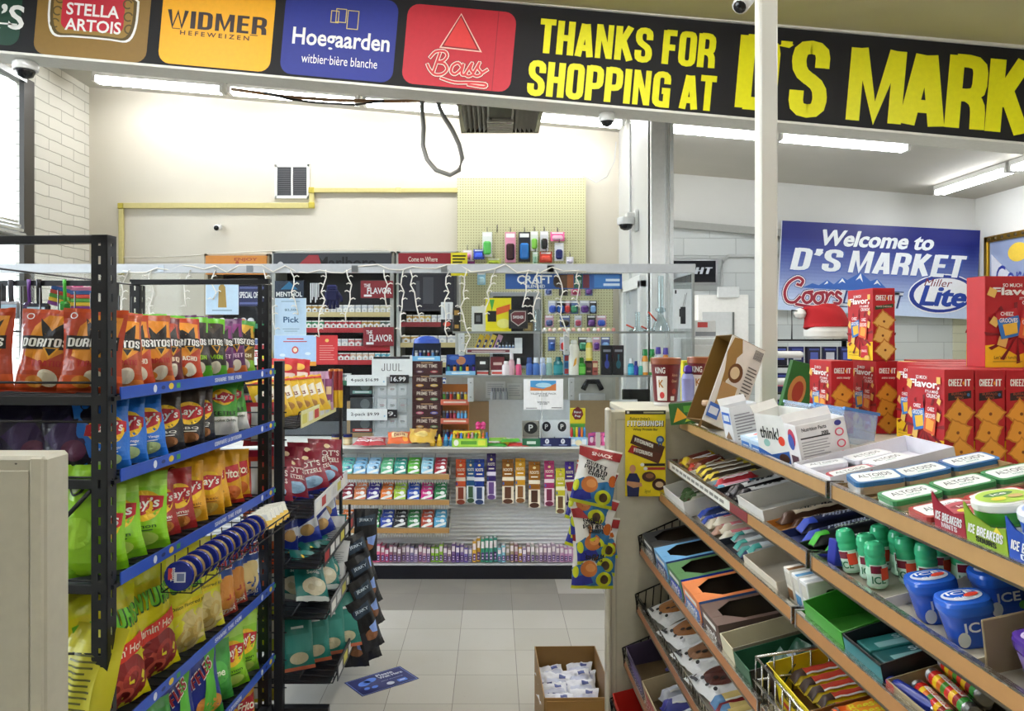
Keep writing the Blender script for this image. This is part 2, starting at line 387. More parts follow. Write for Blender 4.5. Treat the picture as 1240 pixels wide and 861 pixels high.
# ---------------------------------------------------------------- bags
def bag_shape(w, h, t, seed=0, crimp=.05, wr=1.0, lean=0):
    r = random.Random(seed); ph = [r.uniform(0, 6.28) for _ in range(8)]; amp = t * .09 * wr
    def S(u, v, side, hh=0):
        # u in -1..1, v in 0..1
        e = max(0, min(1, (v - crimp * .6) / .2)) ** .6 * max(0, min(1, (1 - crimp * .6 - v) / .26)) ** .65
        b = max(0, 1 - abs(u) ** 2.4) ** .75 * e
        k = b * (1.0 - .25 * v)
        wv = math.sin(5.1 * u + 3 * v + ph[0]) * math.sin(7 * v - 2 * u + ph[1]) + .45 * math.sin(11 * u - 4 * v + ph[2]) * math.sin(9 * v + ph[3])
        edge = (1 - e) * .9 * math.sin(9 * u + ph[4]) * .5 + (1 - e) * math.sin(17 * u + ph[5]) * .3
        y = t * k * .5 + amp * wv * min(1, b * 2)
        x = w / 2 * u * (1 - .075 * e * (1 + .35 * math.sin(8 * v + ph[6])))
        yy = -(y + hh) if side > 0 else y * .8
        return Vector((x, yy + amp * 1.2 * edge, v * h))
    return S
def bag_mesh(name, w, h, t, base, art, seed=0, bands=(), crimp=.05, seal=None, nx=12, ny=16, back=None, parent=None, wr=1.0, kind='foil'):
    """pillow bag standing on its lower seal, front towards -y; bands: (v0, v1, colour) over the base colour; art as in draw()"""
    S = bag_shape(w, h, t, seed, crimp, wr); m = MB()
    cut = sorted(set([0, crimp, 1 - crimp, 1] + [b for q in bands for b in q[:2]] + [i / ny for i in range(1, ny) if all(abs(i / ny - c) > .02 for c in (crimp, 1 - crimp))]))
    def colr(v):
        c = base
        for q in bands:
            if q[0] <= v <= q[1]: c = q[2]
        return M(c, kind)
    sealc = M(seal, kind) if seal else None
    us = [-1 + 2 * i / nx for i in range(nx + 1)]
    for side in (1, -1):
        for a, b in zip(cut, cut[1:]):
            if b - a < 1e-6: continue
            mt = sealc if sealc and (b <= crimp + 1e-6 or a >= 1 - crimp - 1e-6) else (M(back, kind) if back and side < 0 else colr((a + b) / 2))
            vs = [S(u, a, side) for u in us] + [S(u, b, side) for u in us]; n = nx + 1
            fs = [(i, i + 1, n + i + 1, n + i) if side > 0 else (i + 1, i, n + i, n + i + 1) for i in range(nx)]
            m.add(vs, fs, mt, True)
    fr = lambda x, y, hh=0: S(max(-1, min(1, x / (w / 2))), max(0, min(1, y / h + .5)), 1, hh)
    draw(m, fr, art, w, h, .0016, .0008, 14)
    return m
def bag(name, label, cat, w, h, t, base, art, loc=(0, 0, 0), rot=(0, 0, 0), group=None, **k):
    o = bag_mesh(name, w, h, t, base, art, **k).build(name, None, loc, rot); return tag(o, label, cat, group)
def bar_mesh(L_, w, t, col, art, seed=0):
    """flow-wrapped bar lying flat: long side along x, crimped flat ends, print up"""
    m = MB(); ph = seed * 1.7; nx, ny = 18, 6
    def S(u, v, h=0):
        e = max(0, min(1, (.9 - abs(u)) / .1)) ** .5; b = max(0, 1 - abs(2 * v - 1) ** 4) ** .5
        z = t * (.12 + .88 * e * b) + .0012 * math.sin(14 * u + ph) * math.sin(5 * v + ph) * e + (1 - e) * .0012 * math.sin(40 * v)
        return Vector((u * L_ / 2, (v - .5) * w * (1 + .04 * (1 - e)), z + h))
    c = M(col, 'foil'); m.grid(nx, ny, lambda i, j: S(-1 + 2 * i, j), c)
    m.add([(-L_ / 2, -w / 2, .001), (L_ / 2, -w / 2, .001), (L_ / 2, w / 2, .001), (-L_ / 2, w / 2, .001)], [(3, 2, 1, 0)], c)
    for s_ in (0, 1): m.grid(nx, 1, lambda i, j: (lambda p: Vector((p.x, p.y, p.z if j else .001)))(S(-1 + 2 * (i if s_ == 0 else 1 - i), s_)), c)
    draw(m, lambda x, y, h=0: S(max(-1, min(1, 2 * x / L_)), max(0, min(1, y / w + .5)), h), art, L_, w, .0009, .0005, 12)
    return m
def bottle(name, label, cat, prof, cap, body, capc, loc, group=None, lab=None, sq=0, n=14):
    """prof: body of (radius, z); cap: (radius, z) on top; lab: (z0, z1, radius, colour)"""
    o = thing(name, label, cat, loc, group=group)
    b_ = MB().lathe(prof, body, n, sq=sq).build('body', o); MB().lathe(cap, capc, n).build('cap', o)
    if lab: MB().lathe([(lab[2], lab[0]), (lab[2], lab[1])], M(lab[3]), n, cap=False, sq=sq).build('paper_label', b_)
    return o
# ================================================================ the room
def tex_mat(name, build, rough=.6):
    m = bpy.data.materials.new(name); m.use_nodes = True; nt = m.node_tree
    b = nt.nodes['Principled BSDF']; b.inputs['Roughness'].default_value = rough
    build(nt, nt.nodes.new, nt.links.new, b); return m
def pos_sep(N, L):
    g = N('ShaderNodeNewGeometry'); sp = N('ShaderNodeSeparateXYZ'); L(g.outputs['Position'], sp.inputs[0]); return g, sp
def mth(N, L, op, a, b=None, c=None):
    n = N('ShaderNodeMath'); n.operation = op
    for i, q in enumerate((a, b, c)):
        if q is None: continue
        if isinstance(q, (int, float)): n.inputs[i].default_value = q
        else: L(q, n.inputs[i])
    return n.outputs[0]
def mixc(N, L, f, a, b):
    m = N('ShaderNodeMix'); m.data_type = 'RGBA'
    for k, q in (('Factor', f), ('A', a), ('B', b)):
        if isinstance(q, str): m.inputs[k].default_value = rgb(q)
        elif isinstance(q, (int, float)): m.inputs[k].default_value = q
        else: L(q, m.inputs[k])
    return m.outputs['Result']

def floor_nodes(nt, N, L, b):
    g, sp = pos_sep(N, L)
    mp = N('ShaderNodeMapping'); mp.inputs['Location'].default_value = (.186 + 30.5 * .305 * 0, .0, 0)
    cx = N('ShaderNodeCombineXYZ'); L(mth(N, L, 'ADD', sp.outputs[0], 6.286 - .0), cx.inputs[0]); L(mth(N, L, 'ADD', sp.outputs[1], 3.425), cx.inputs[1])
    br = N('ShaderNodeTexBrick'); br.offset = 0; br.squash = 1
    for k, v in (('Scale', 1), ('Brick Width', .305), ('Row Height', .305), ('Mortar Size', .0016), ('Mortar Smooth', .1), ('Bias', 0)): br.inputs[k].default_value = v
    br.inputs['Color1'].default_value = rgb('#b7b4ab'); br.inputs['Color2'].default_value = rgb('#c4c1b9'); br.inputs['Mortar'].default_value = rgb('#77736b')
    L(cx.outputs[0], br.inputs['Vector'])
    n = N('ShaderNodeTexNoise'); n.inputs['Scale'].default_value = 55; n.inputs['Detail'].default_value = 6; n.inputs['Roughness'].default_value = .7; L(g.outputs['Position'], n.inputs['Vector'])
    n2 = N('ShaderNodeTexNoise'); n2.inputs['Scale'].default_value = 3; n2.inputs['Detail'].default_value = 4; L(g.outputs['Position'], n2.inputs['Vector'])
    grey = mth(N, L, 'MULTIPLY', mth(N, L, 'GREATER_THAN', sp.outputs[1], 4.81),
               mth(N, L, 'SUBTRACT', 1, mth(N, L, 'MULTIPLY', mth(N, L, 'GREATER_THAN', sp.outputs[0], .424), mth(N, L, 'GREATER_THAN', sp.outputs[1], 5.115))))
    c1 = mixc(N, L, mth(N, L, 'MULTIPLY', grey, .62), br.outputs['Color'], '#6f6b63')
    ramp = N('ShaderNodeMapRange'); ramp.inputs['From Min'].default_value = .62; ramp.inputs['From Max'].default_value = .72; L(n.outputs['Fac'], ramp.inputs['Value'])
    c2 = mixc(N, L, mth(N, L, 'MULTIPLY', ramp.outputs[0], .55), c1, '#8e897c')
    r2 = N('ShaderNodeMapRange'); r2.inputs['From Min'].default_value = .5; r2.inputs['From Max'].default_value = .8; L(n2.outputs['Fac'], r2.inputs['Value'])
    c3 = mixc(N, L, mth(N, L, 'MULTIPLY', r2.outputs[0], .35), c2, '#b4ad9c')
    L(c3, b.inputs['Base Color'])
FLOORM = tex_mat('vinyl_tile', floor_nodes, .42)
def paint_nodes(c1, c2, sc=1.6, bump=0.0):
    def f(nt, N, L, b):
        g = N('ShaderNodeNewGeometry'); n = N('ShaderNodeTexNoise'); n.inputs['Scale'].default_value = sc; n.inputs['Detail'].default_value = 5
        L(g.outputs['Position'], n.inputs['Vector']); L(mixc(N, L, n.outputs['Fac'], c1, c2), b.inputs['Base Color'])
        if bump:
            n2 = N('ShaderNodeTexNoise'); n2.inputs['Scale'].default_value = 120; L(g.outputs['Position'], n2.inputs['Vector'])
            bp = N('ShaderNodeBump'); bp.inputs['Strength'].default_value = bump; bp.inputs['Distance'].default_value = .003; L(n2.outputs['Fac'], bp.inputs['Height']); L(bp.outputs[0], b.inputs['Normal'])
    return f
def block_nodes(c1, c2, mort, w, h, axis, wob=.01):
    def f(nt, N, L, b):
        g, sp = pos_sep(N, L); n = N('ShaderNodeTexNoise'); n.inputs['Scale'].default_value = 5; n.inputs['Detail'].default_value = 4; L(g.outputs['Position'], n.inputs['Vector'])
        cx = N('ShaderNodeCombineXYZ'); L(mth(N, L, 'ADD', sp.outputs[axis], 20), cx.inputs[0])
        L(mth(N, L, 'ADD', sp.outputs[2], mth(N, L, 'MULTIPLY', n.outputs['Fac'], wob)), cx.inputs[1])
        br = N('ShaderNodeTexBrick')
        for k, v in (('Scale', 1), ('Brick Width', w), ('Row Height', h), ('Mortar Size', .006), ('Mortar Smooth', .8), ('Bias', 0)): br.inputs[k].default_value = v
        br.inputs['Color1'].default_value = rgb(c1); br.inputs['Color2'].default_value = rgb(c2); br.inputs['Mortar'].default_value = rgb(mort)
        L(cx.outputs[0], br.inputs['Vector']); L(br.outputs['Color'], b.inputs['Base Color'])
        bp = N('ShaderNodeBump'); bp.inputs['Strength'].default_value = .5; bp.inputs['Distance'].default_value = .006; bp.invert = True
        L(br.outputs['Fac'], bp.inputs['Height']); L(bp.outputs[0], b.inputs['Normal'])
    return f
WALLM = tex_mat('cream_wall_paint', paint_nodes('#c6bfae', '#d8d2c4', 1.3, .15), .5)
WALLW = tex_mat('white_wall_paint', paint_nodes('#cbccc9', '#d9dad7', 1.3, .1), .45)
BLOCKM = tex_mat('painted_block', block_nodes('#d3d0c4', '#dedbd0', '#a29e90', .4, .1, 1, .03), .7)
BLOCKB = tex_mat('pale_block', block_nodes('#bcc2c3', '#c6cbcb', '#a2a8a9', .6, .2, 0, .0), .6)
CEILM = tex_mat('ceiling_paint', paint_nodes('#a9a69b', '#b6b3a8', 2), .7)
CEILF = tex_mat('shop_ceiling_light_tint', paint_nodes('#b5ad86', '#c2bb96', 2.5), .7)  # near ceiling: olive tone of the lighting put into its colour
TILEM = tex_mat('olive_wall_tile', block_nodes('#c3c4ad', '#c9cab5', '#aaab98', .1, .1, 1, 0), .4)
XL, XR, YB, YF, YR, XP = -3.85, 5.55, 7.48, -3.2, 9.05, 1.2

f = MB(); f.add([(XL - .2, YF, 0), (XR + .2, YF, 0), (XR + .2, YR + .2, 0), (XL - .2, YR + .2, 0)], [(0, 1, 2, 3)], FLOORM)
f.add([(XL - .2, YF, -.1), (XR + .2, YF, -.1), (XR + .2, YR + .2, -.1), (XL - .2, YR + .2, -.1)], [(3, 2, 1, 0)], FLOORM)
struct('floor', f)
c = MB()
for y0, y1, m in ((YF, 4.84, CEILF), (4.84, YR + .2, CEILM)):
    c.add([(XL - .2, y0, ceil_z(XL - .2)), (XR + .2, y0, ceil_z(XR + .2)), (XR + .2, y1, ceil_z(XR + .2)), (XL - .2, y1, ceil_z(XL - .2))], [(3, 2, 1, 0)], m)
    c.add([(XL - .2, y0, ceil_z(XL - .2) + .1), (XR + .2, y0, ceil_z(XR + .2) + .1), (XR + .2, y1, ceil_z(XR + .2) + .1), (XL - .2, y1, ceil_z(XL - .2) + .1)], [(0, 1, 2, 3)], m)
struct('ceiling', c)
def slab(name, x0, x1, y0, y1, m, z0=0, over=.02):
    """a wall that runs up to the sloping ceiling"""
    b = MB(); zs = lambda x: ceil_z(x) + over
    vs = [(x0, y0, z0), (x1, y0, z0), (x1, y1, z0), (x0, y1, z0), (x0, y0, zs(x0)), (x1, y0, zs(x1)), (x1, y1, zs(x1)), (x0, y1, zs(x0))]
    b.add(vs, [(0, 1, 5, 4), (1, 2, 6, 5), (2, 3, 7, 6), (3, 0, 4, 7), (4, 5, 6, 7), (3, 2, 1, 0)], m)
    return struct(name, b)
slab('wall_back', XL - .2, XP, YB, YB + .15, WALLM)
slab('wall_partition', XP, XP + .12, 6.0, YB + .15, WALLW)
slab('wall_stockroom_back', XP + .12, XR + .15, YR, YR + .15, BLOCKB)
slab('wall_right', XR, XR + .15, YF, YR, WALLW)
slab('wall_front', XL - .2, XR + .15, YF - .15, YF, WALLM)
# left wall: painted block pier beside the counter, shop window in front of it
slab('wall_left', XL - .15, XL, 6.57, YB, BLOCKM)
slab('wall_left_shop', XL - .15, XL, YF, 1.0, BLOCKM)
b = MB(); b.box(XL - .15, XL, 1.0, 6.57, 0, .8, BLOCKM); b.box(XL - .15, XL, 1.0, 6.57, 3.8, 4.08, BLOCKM); struct('wall_left_sill', b)
b = MB()
for y in (6.5, 4.6, 2.8, 1.05):
    b.box(XL - .03, XL + .01, y - .075, y + .07, .8, 3.8, M('#3a352e', 'paint'))
for z in (.8, 2.46, 3.76): b.box(XL - .03, XL + .02, 1.0, 6.45, z, z + .05, M('#8d8e8c', 'metal'))
for k in range(4): b.box(XL + .0, XL + .10 - k * .02, 3.5, 6.3, 2.48 + k * .035, 2.50 + k * .035, M('#c9cbcb', 'metal'))
struct('window_1', b)
g = MB(); g.box(XL - .025, XL - .02, 1.0, 6.45, .85, 3.76, plexi('#f4f8fa')); struct('window_1_glass', g)
# smooth upper wall of the stockroom, its rail and the olive tile beside the sign
b = MB()
def strip_slope(x0, x1, dz0, dz1, y0, y1, m):
    q = lambda x, d: ceil_z(x) - d
    vs = [(x, y, q(x, d)) for x in (x0, x1) for y in (y0, y1) for d in (dz1, dz0)]
    b.add(vs, [(0, 1, 3, 2), (4, 6, 7, 5), (0, 4, 5, 1), (2, 3, 7, 6), (0, 2, 6, 4), (1, 5, 7, 3)], m)
strip_slope(XP + .12, XR, -.01, .55, YR - .02, YR + .01, WALLW)
struct('wall_stockroom_upper', b)
b = MB(); strip_slope(XP + .12, XR, .55, .63, YR - .1, YR, M('#9a9c98', 'paint')); struct('trim_1', b)
b = MB(); b.box(5.3, XR, YR - .012, YR, 0, 2.3, TILEM); b.box(XR - .012, XR, 7, YR, 0, 2.35, TILEM); struct('wall_tile', b)
# column at the end of the partition
b = MB(); y = 5.95
b.box(XP, XP + .16, y, y + .12, 0, ceil_z(1.3), M('#f0f0ee', 'paint'), .006)
b.box(XP + .105, XP + .125, y - .012, y, 0, ceil_z(1.3), M('#d4d6d5', 'paint')); b.box(XP + .14, XP + .165, y - .02, y, 0, ceil_z(1.3), M('#e8eae9', 'paint'))
struct('trim_2', b)
# door in the partition (seen edge on) and the white door of the stockroom
b = MB(); wt = M('#e9e9e6', 'paint')
for y0, y1, z0, z1 in ((6.15, 6.25, 0, 2.12), (6.95, 7.05, 0, 2.12), (6.15, 7.05, 2.06, 2.16)): b.box(XP - .05, XP + .01, y0, y1, z0, z1, wt, .005)
b.box(XP - .02, XP + .005, 6.25, 6.95, 0, 2.06, M('#b9bcbd', 'paint')); struct('door_1', b)
b = MB(); Yd = 8.9
xa, xb = wx(843, Yd), wx(905, Yd)
b.box(xa, xb, Yd - .05, Yd + .1, 0, wz(357, Yd), wt, .01)
b.box(wx(849, Yd), wx(886, Yd), Yd - .055, Yd - .045, .3, wz(378, Yd), M('#c6cacb', 'paint')); b.box(wx(885, Yd), wx(887, Yd), Yd - .07, Yd - .05, .3, wz(378, Yd), M('#8f9494', 'metal'))
struct('door_2', b)

# ---------------------------------------------------------------- the header with the shop banner
AL = math.atan(.0895); CA, SA = math.cos(AL), math.sin(AL)
YBN = 4.78; S = YBN / FOC
o = pt(597, 59, YBN)
BF = lambda x, y, h=0: o + Vector((CA * x * S + SA * y * S, -h, -SA * x * S + CA * y * S))   # x along, y up, in units of 5 mm
t = thing('shop_banner', 'long black banner under the ceiling with beer logos and yellow thank-you lettering', 'banner', o)
def loc(fr, o): return lambda x, y, h=0: fr(x, y, h) - Vector(o)
LF = loc(BF, o)
def bar(mb, fr, x0, x1, y0, y1, h0, h1, mat):
    vs = [fr(x, y, h) for x in (x0, x1) for y in (y0, y1) for h in (h0, h1)]
    mb.add(vs, [(0, 1, 3, 2), (4, 6, 7, 5), (0, 4, 5, 1), (2, 3, 7, 6), (0, 2, 6, 4), (1, 5, 7, 3)], mat)
m = MB(); BLK = M('#0e0c11', 'card', .7)
bar(m, LF, -760, 1000, -56.5, 56.5, -.19, 0, BLK)
YEL = M('#f4ee00', 'card'); WHT = M('#f2f2f0', 'card')
def bpx(px, py):
    dx, dy = px - 597, py - 59
    return dx * CA + dy * SA, dx * SA - dy * CA     # pixel on the plane -> banner coordinates (y up)
def btext(s, px, py, w, h, mat, bold=.03, shear=0, z=.002): 
    x, y = bpx(px, py); m.text(LF, s, x, y, w, h, mat, z, bold, shear)
def bheavy(s, px, py, w, h, mat, z=.002):
    x, y = bpx(px, py); heavy(m, LF, s, x, y, w, h, mat, z, 0, .178)
bheavy('THANKS FOR', 760, 53, 214, 41, YEL)
bheavy('SHOPPING AT', 753, 104, 228, 42, YEL)
for ch, cx, cy, w, h in (('D', 918, 88, 49, 88), ('\u2019', 952, 62, 14, 24), ('S', 980, 96, 45, 90), ('M', 1061, 104, 70, 88), ('A', 1119, 108, 52, 88), ('R', 1171, 112, 48, 88), ('K', 1222, 117, 52, 88), ('E', 1276, 122, 42, 88), ('T', 1322, 126, 46, 88)):
    bheavy(ch, cx, cy, w, h, YEL)
def panel(px, py, w, h, col):
    x, y = bpx(px, py); m.rrect(LF, x - w / 2, x + w / 2, y - h / 2, y + h / 2, 14, M(col), .001, 5); return x, y
panel(-45, -4, 145, 108, '#12402f'); btext("BECK\u2019S", -38, 16, 136, 30, WHT, .04); 
m.line(LF, [(bpx(-110, 12)[0], bpx(0, -12)[1] - 40), (bpx(22, 12)[0], bpx(0, -12)[1] - 40)], 2, WHT, .002)
x, y = panel(113, 16, 137, 110, '#8a6a2c')
pts = []
for k in range(40):
    a = 2 * PI * k / 40; c_, s_ = math.cos(a), math.sin(a)
    pts.append((x + 55 * math.copysign(abs(c_) ** .45, c_) * (1 - .1 * (s_ > .2)), y + 4 + 38 * math.copysign(abs(s_) ** .6, s_) + 3 * math.cos(4 * a)))
m.poly(LF, pts, WHT, .0016); m.poly(LF, [(x + (p - x) * .95, y + 4 + (q - y - 4) * .94) for p, q in pts], M('#5b4a1e'), .0022)
m.poly(LF, [(x + (p - x) * .88, y + 4 + (q - y - 4) * .87) for p, q in pts], M('#9b7a35'), .0028)
m.rrect(LF, x - 38, x + 38, y - 22, y + 27, 9, M('#c01c33'), .0034)
btext('STELLA', 113, 13, 64, 15, WHT, .03, z=.0044); btext('ARTOIS', 113, 32, 68, 15, WHT, .03, z=.0044)
for sx in (-1, 1):
    for k in range(3): m.ell(LF, x + sx * (45 - k * 2), y - 16 + k * 15, 6, 6, M('#5b4a1e'), .004, 12, .4, 5.4, 1, .7)
m.ell(LF, x, y + 42, 22, 9, M('#d9cda0'), .003, 16, ri=.75)
x, y = panel(263, 33, 136, 98, '#f7b207')
x2, y2 = bpx(263, 27); heavy(m, LF, 'WIDMER', x2, y2, 122, 21, M('#2d1c1c'), .002, 0, .15); btext('H E F E W E I Z E N', 260, 43, 84, 5.5, M('#4a2d10'), .02)
for a_, b_ in ((209, 218), (303, 312)): m.line(LF, [bpx(a_, 39 + (a_ - 263) * .09), bpx(b_, 39 + (b_ - 263) * .09)], 1, M('#4a2d10'), .002)
x, y = panel(411, 45, 137, 100, '#1b2c8c')
btext('Hoegaarden', 413, 51, 118, 27, WHT, .02); btext('witbier\u00b7bi\u00e8re blanche', 411, 74, 92, 11, WHT, .0)
for dx, dy, w, h in ((-6, 34, 12, 16), (8, 30, 13, 22), (-12, 32, 9, 14)): m.line(LF, [(x + dx, y + dy - h / 2 - 8), (x + dx + w, y + dy - h / 2 - 8), (x + dx + w, y + dy + h / 2 - 8), (x + dx, y + dy + h / 2 - 8)], 1, M('#d8c26a'), .002, True)
x, y = panel(556, 58, 132, 97, '#c52133')
for sc, col, z in ((1, '#f0c9b8', .0016), (.9, '#8c1020', .0022), (.78, '#e23a3a', .0028)): m.poly(LF, [(x - 24 * sc, y - 2 - 14 * (sc - 1)), (x + 28 * sc, y - 3 - 14 * (sc - 1)), (x - 1, y + 42 - 20 * (1 - sc))], M(col), z)
m.line(LF, [(x + 44, y - 48), (x + 44, y + 48)], 1, M('#9a1526'), .0016)
def stroke(fr, segs, w, mat, z, sx=1, sy=1, ox=0, oy=0):
    for sg in segs: m.line(fr, [(ox + a * sx, oy + b * sy) for a, b in sg], w, mat, z)
def smooth(p, n=4):
    out = []
    for i in range(len(p) - 1):
        a, b, c, d = p[max(i - 1, 0)], p[i], p[i + 1], p[min(i + 2, len(p) - 1)]
        for k in range(n):
            t = k / n; out.append(tuple(.5 * (2 * b[j] + (c[j] - a[j]) * t + (2 * a[j] - 5 * b[j] + 4 * c[j] - d[j]) * t * t + (3 * b[j] - a[j] - 3 * c[j] + d[j]) * t ** 3) for j in (0, 1)))
    return out + [p[-1]]
BASS = [[(4, 2), (7, 14), (9, 22)], [(0, 17), (5, 23), (13, 24), (16, 20), (13, 15), (8, 13), (14, 12), (17, 7), (13, 2), (6, 1), (1, 5), (-2, 10)], [(31, 10), (27, 14), (22, 11), (21, 5), (25, 3), (30, 8), (32, 13), (31, 4), (34, 3)],
        [(34, 3), (40, 15), (39, 9), (42, 5), (38, 2), (35, 3)], [(42, 5), (47, 16), (46, 11), (50, 6), (46, 3), (42, 4)], [(50, 6), (55, 10)], [(12, -2), (25, -5), (40, -4), (54, -4), (53, -7), (38, -6)]]
for w, c_, z in ((6, '#6e0d1a', .0026), (4.6, '#f2d9c9', .0033), (2.6, '#d63a40', .004)): stroke(LF, [smooth(q_) for q_ in BASS], w, M(c_), z, 1.28, 1.25, x - 34, y - 36)
m.build('banner_board', t)
# white moulding above and below
for n, (a, b_) in (('top_moulding', (56.5, 64)), ('bottom_moulding', (-59.5, -56.5))):
    q = MB(); bar(q, LF, -760, 1000, a, b_, -.19, .02, M('#e4e2da', 'paint')); q.build(n, t)

# ---------------------------------------------------------------- lamps
def tube_fixture(p0, p1, n_tubes, label, group, strength):
    """strip light between two points (its underside), hung against the ceiling"""
    p0, p1 = Vector(p0), Vector(p1); d = (p1 - p0); Ln = d.length; d.normalize()
    side = d.cross(Vector((0, 0, 1))).normalized(); up = side.cross(d)
    t = thing('fluorescent_light', label, 'ceiling light', p0, group=group)
    fr = lambda a, s, z: d * a + side * s + up * z
    def bx(mb, a0, a1, s0, s1, z0, z1, mat):
        vs = [fr(a, s_, z) for a in (a0, a1) for s_ in (s0, s1) for z in (z0, z1)]
        mb.add(vs, [(0, 1, 3, 2), (4, 6, 7, 5), (0, 4, 5, 1), (2, 3, 7, 6), (0, 2, 6, 4), (1, 5, 7, 3)], mat)
    h = MB(); bx(h, 0, Ln, -.06, .06, .05, .1, M('#e8e8e4', 'paint')); h.build('housing', t)
    for k in range(n_tubes):
        s_ = (k - (n_tubes - 1) / 2) * .08
        q = MB(); q.tube([fr(.03, s_, .022), fr(Ln - .03, s_, .022)], .021, glow('#fbfcff', strength), 10); q.build('tube', t)
    for a in (0, Ln - .03):
        e = MB(); bx(e, a, a + .03, -.06, .06, 0, .05, M('#dededa', 'paint')); e.build('lamp_holder', t)
    return t
YL = 6.95; xs = [-3.53 + 1.19 * k for k in range(4)] + [1.36, 2.52]
for i, x in enumerate(xs):
    L_ = 1.15 if i != 3 else 1.12
    tube_fixture((x, YL, ceil_z(x) - .1), (x + L_, YL, ceil_z(x + L_) - .1), 2, nth(i) + ' strip light from the window in the run over the counter' if i < 4 else nth(i - 4) + ' strip light right of the partition column', 'strip lights in the run over the counter', 33)
tube_fixture((4.86, 8.55, ceil_z(4.86) - .1), (4.86, 7.35, ceil_z(4.86) - .1), 2, 'twin tube light running away from the counter near the blue welcome sign', None, 26)
tube_fixture((4.86, 7.3, ceil_z(4.86) - .1), (4.86, 6.1, ceil_z(4.86) - .1), 2, 'twin tube light next to the one by the welcome sign', None, 26)
for i, (x, y) in enumerate(((-2.2, 2.4), (-2.2, .6), (.6, 2.4), (.6, .6), (3.0, 2.4), (3.0, .6), (-.6, -1.6), (2.0, -1.6))):
    tube_fixture((x, y, ceil_z(x) - .1), (x, y + 1.2, ceil_z(x) - .1), 2, 'twin tube light over the sales floor behind the viewer, outside the view', 'sales floor lights', 37)

for x in (-2.7, -1.35, 0.0):  # unseen tube row, added to light the faces of the counter and stock
    tube_fixture((x, 3.75, ceil_z(x) - .1), (x + 1.2, 3.75, ceil_z(x + 1.2) - .1), 2, 'unseen twin tube light added before the banner to brighten the counter front', 'added fill lights before the banner', 19)

# ---------------------------------------------------------------- world, camera, view
w = bpy.data.worlds.new('daylight'); bpy.context.scene.world = w; w.use_nodes = True
nt = w.node_tree; bg = nt.nodes['Background']
sk = nt.nodes.new('ShaderNodeTexSky'); sk.sky_type = 'NISHITA'; sk.sun_elevation = .8; sk.sun_rotation = 2.2; sk.sun_disc = False
hs = nt.nodes.new('ShaderNodeHueSaturation'); hs.inputs['Saturation'].default_value = .18
nt.links.new(sk.outputs[0], hs.inputs['Color']); nt.links.new(hs.outputs[0], bg.inputs[0]); bg.inputs[1].default_value = 2.0
cam = bpy.data.cameras.new('camera'); co = bpy.data.objects.new('camera', cam); COL.objects.link(co)
co.location = (0, 0, CH); co.rotation_euler = (PI / 2, 0, 0)
cam.sensor_width = 36; cam.lens = 36 * FOC / 1240; cam.shift_x = (620 - VX) / 1240; cam.shift_y = (VY - 430.5) / 1240; cam.clip_start = .05
sc = bpy.context.scene; sc.camera = co
vs_ = sc.view_settings; vs_.view_transform = 'Standard'; vs_.look = 'None'; vs_.gamma = 1; vs_.use_curve_mapping = False; vs_.exposure = 0.04
# ================================================================ fittings on the walls
def X5(px, Y): return wx(px, Y)
def pbox(mb, x0, x1, y0, y1, Ya, Yb, mat, bev=0):
    """box whose front face (at depth Ya) spans these pixels"""
    mb.box(wx(x0, Ya), wx(x1, Ya), Ya, Yb, wz(y1, Ya), wz(y0, Ya), mat, bev); return mb
Yw = YB - .002
# grille
v = thing('wall_vent', 'white framed grille with dark louvres on the cream back wall', 'vent', pt(354, 220, Yw))
r = MB(); LFr = lambda px, py: (wx(px, Yw) - v.location.x, wz(py, Yw) - v.location.z)
(ax, az), (bx_, bz) = LFr(333, 241), LFr(375, 199); cxm = (ax + bx_) / 2
for q in ((ax, bx_, az, az + .03), (ax, bx_, bz - .03, bz), (ax, ax + .025, az, bz), (bx_ - .025, bx_, az, bz), (cxm - .008, cxm + .008, az, bz)): r.box(q[0], q[1], -.02, 0, q[2], q[3], M('#e8e8e4', 'paint'), .003)
r.build('frame', v)
r = MB(); r.box(ax + .02, bx_ - .02, -.004, 0, az + .02, bz - .02, M('#15151a')); r.build('backing', v)
for i in range(14):
    r = MB(); zz = az + .035 + i * (bz - az - .07) / 13; r.box(ax + .02, bx_ - .02, -.016, -.013, zz - .006, zz + .006, M('#55565a', 'paint'), rot=None); r.build('slat', v)
# raceway
RC = M('#c9bd7e', 'paint'); RC2 = M('#b9a83c', 'paint')
t = thing('cable_raceway', 'cream cable duct running along the back wall below the grille', 'cable duct', pt(250, 249, Yw))
def duct(p, q, n, m_=RC, w=.022, d_=.035):
    r = MB(); (a, b_), (c_, d) = p, q; o = t.location
    x0, x1 = sorted((wx(a, Yw), wx(c_, Yw))); z0, z1 = sorted((wz(b_, Yw), wz(d, Yw)))
    r.box(x0 - w - o.x, x1 + w - o.x, -d_, 0, z0 - w - o.z, z1 + w - o.z, m_, .004); r.build(n, t)
duct((148, 330), (148, 250), 'duct_run'); duct((148, 250), (378, 249), 'duct_run'); duct((378, 249), (378, 232), 'duct_run'); duct((378, 231), (553, 231), 'duct_run')
for p in ((148, 250), (378, 249), (378, 231)): duct(p, p, 'elbow', RC2, .027, .042)
duct((483, 231), (483, 231), 'coupling', RC, .026, .042)
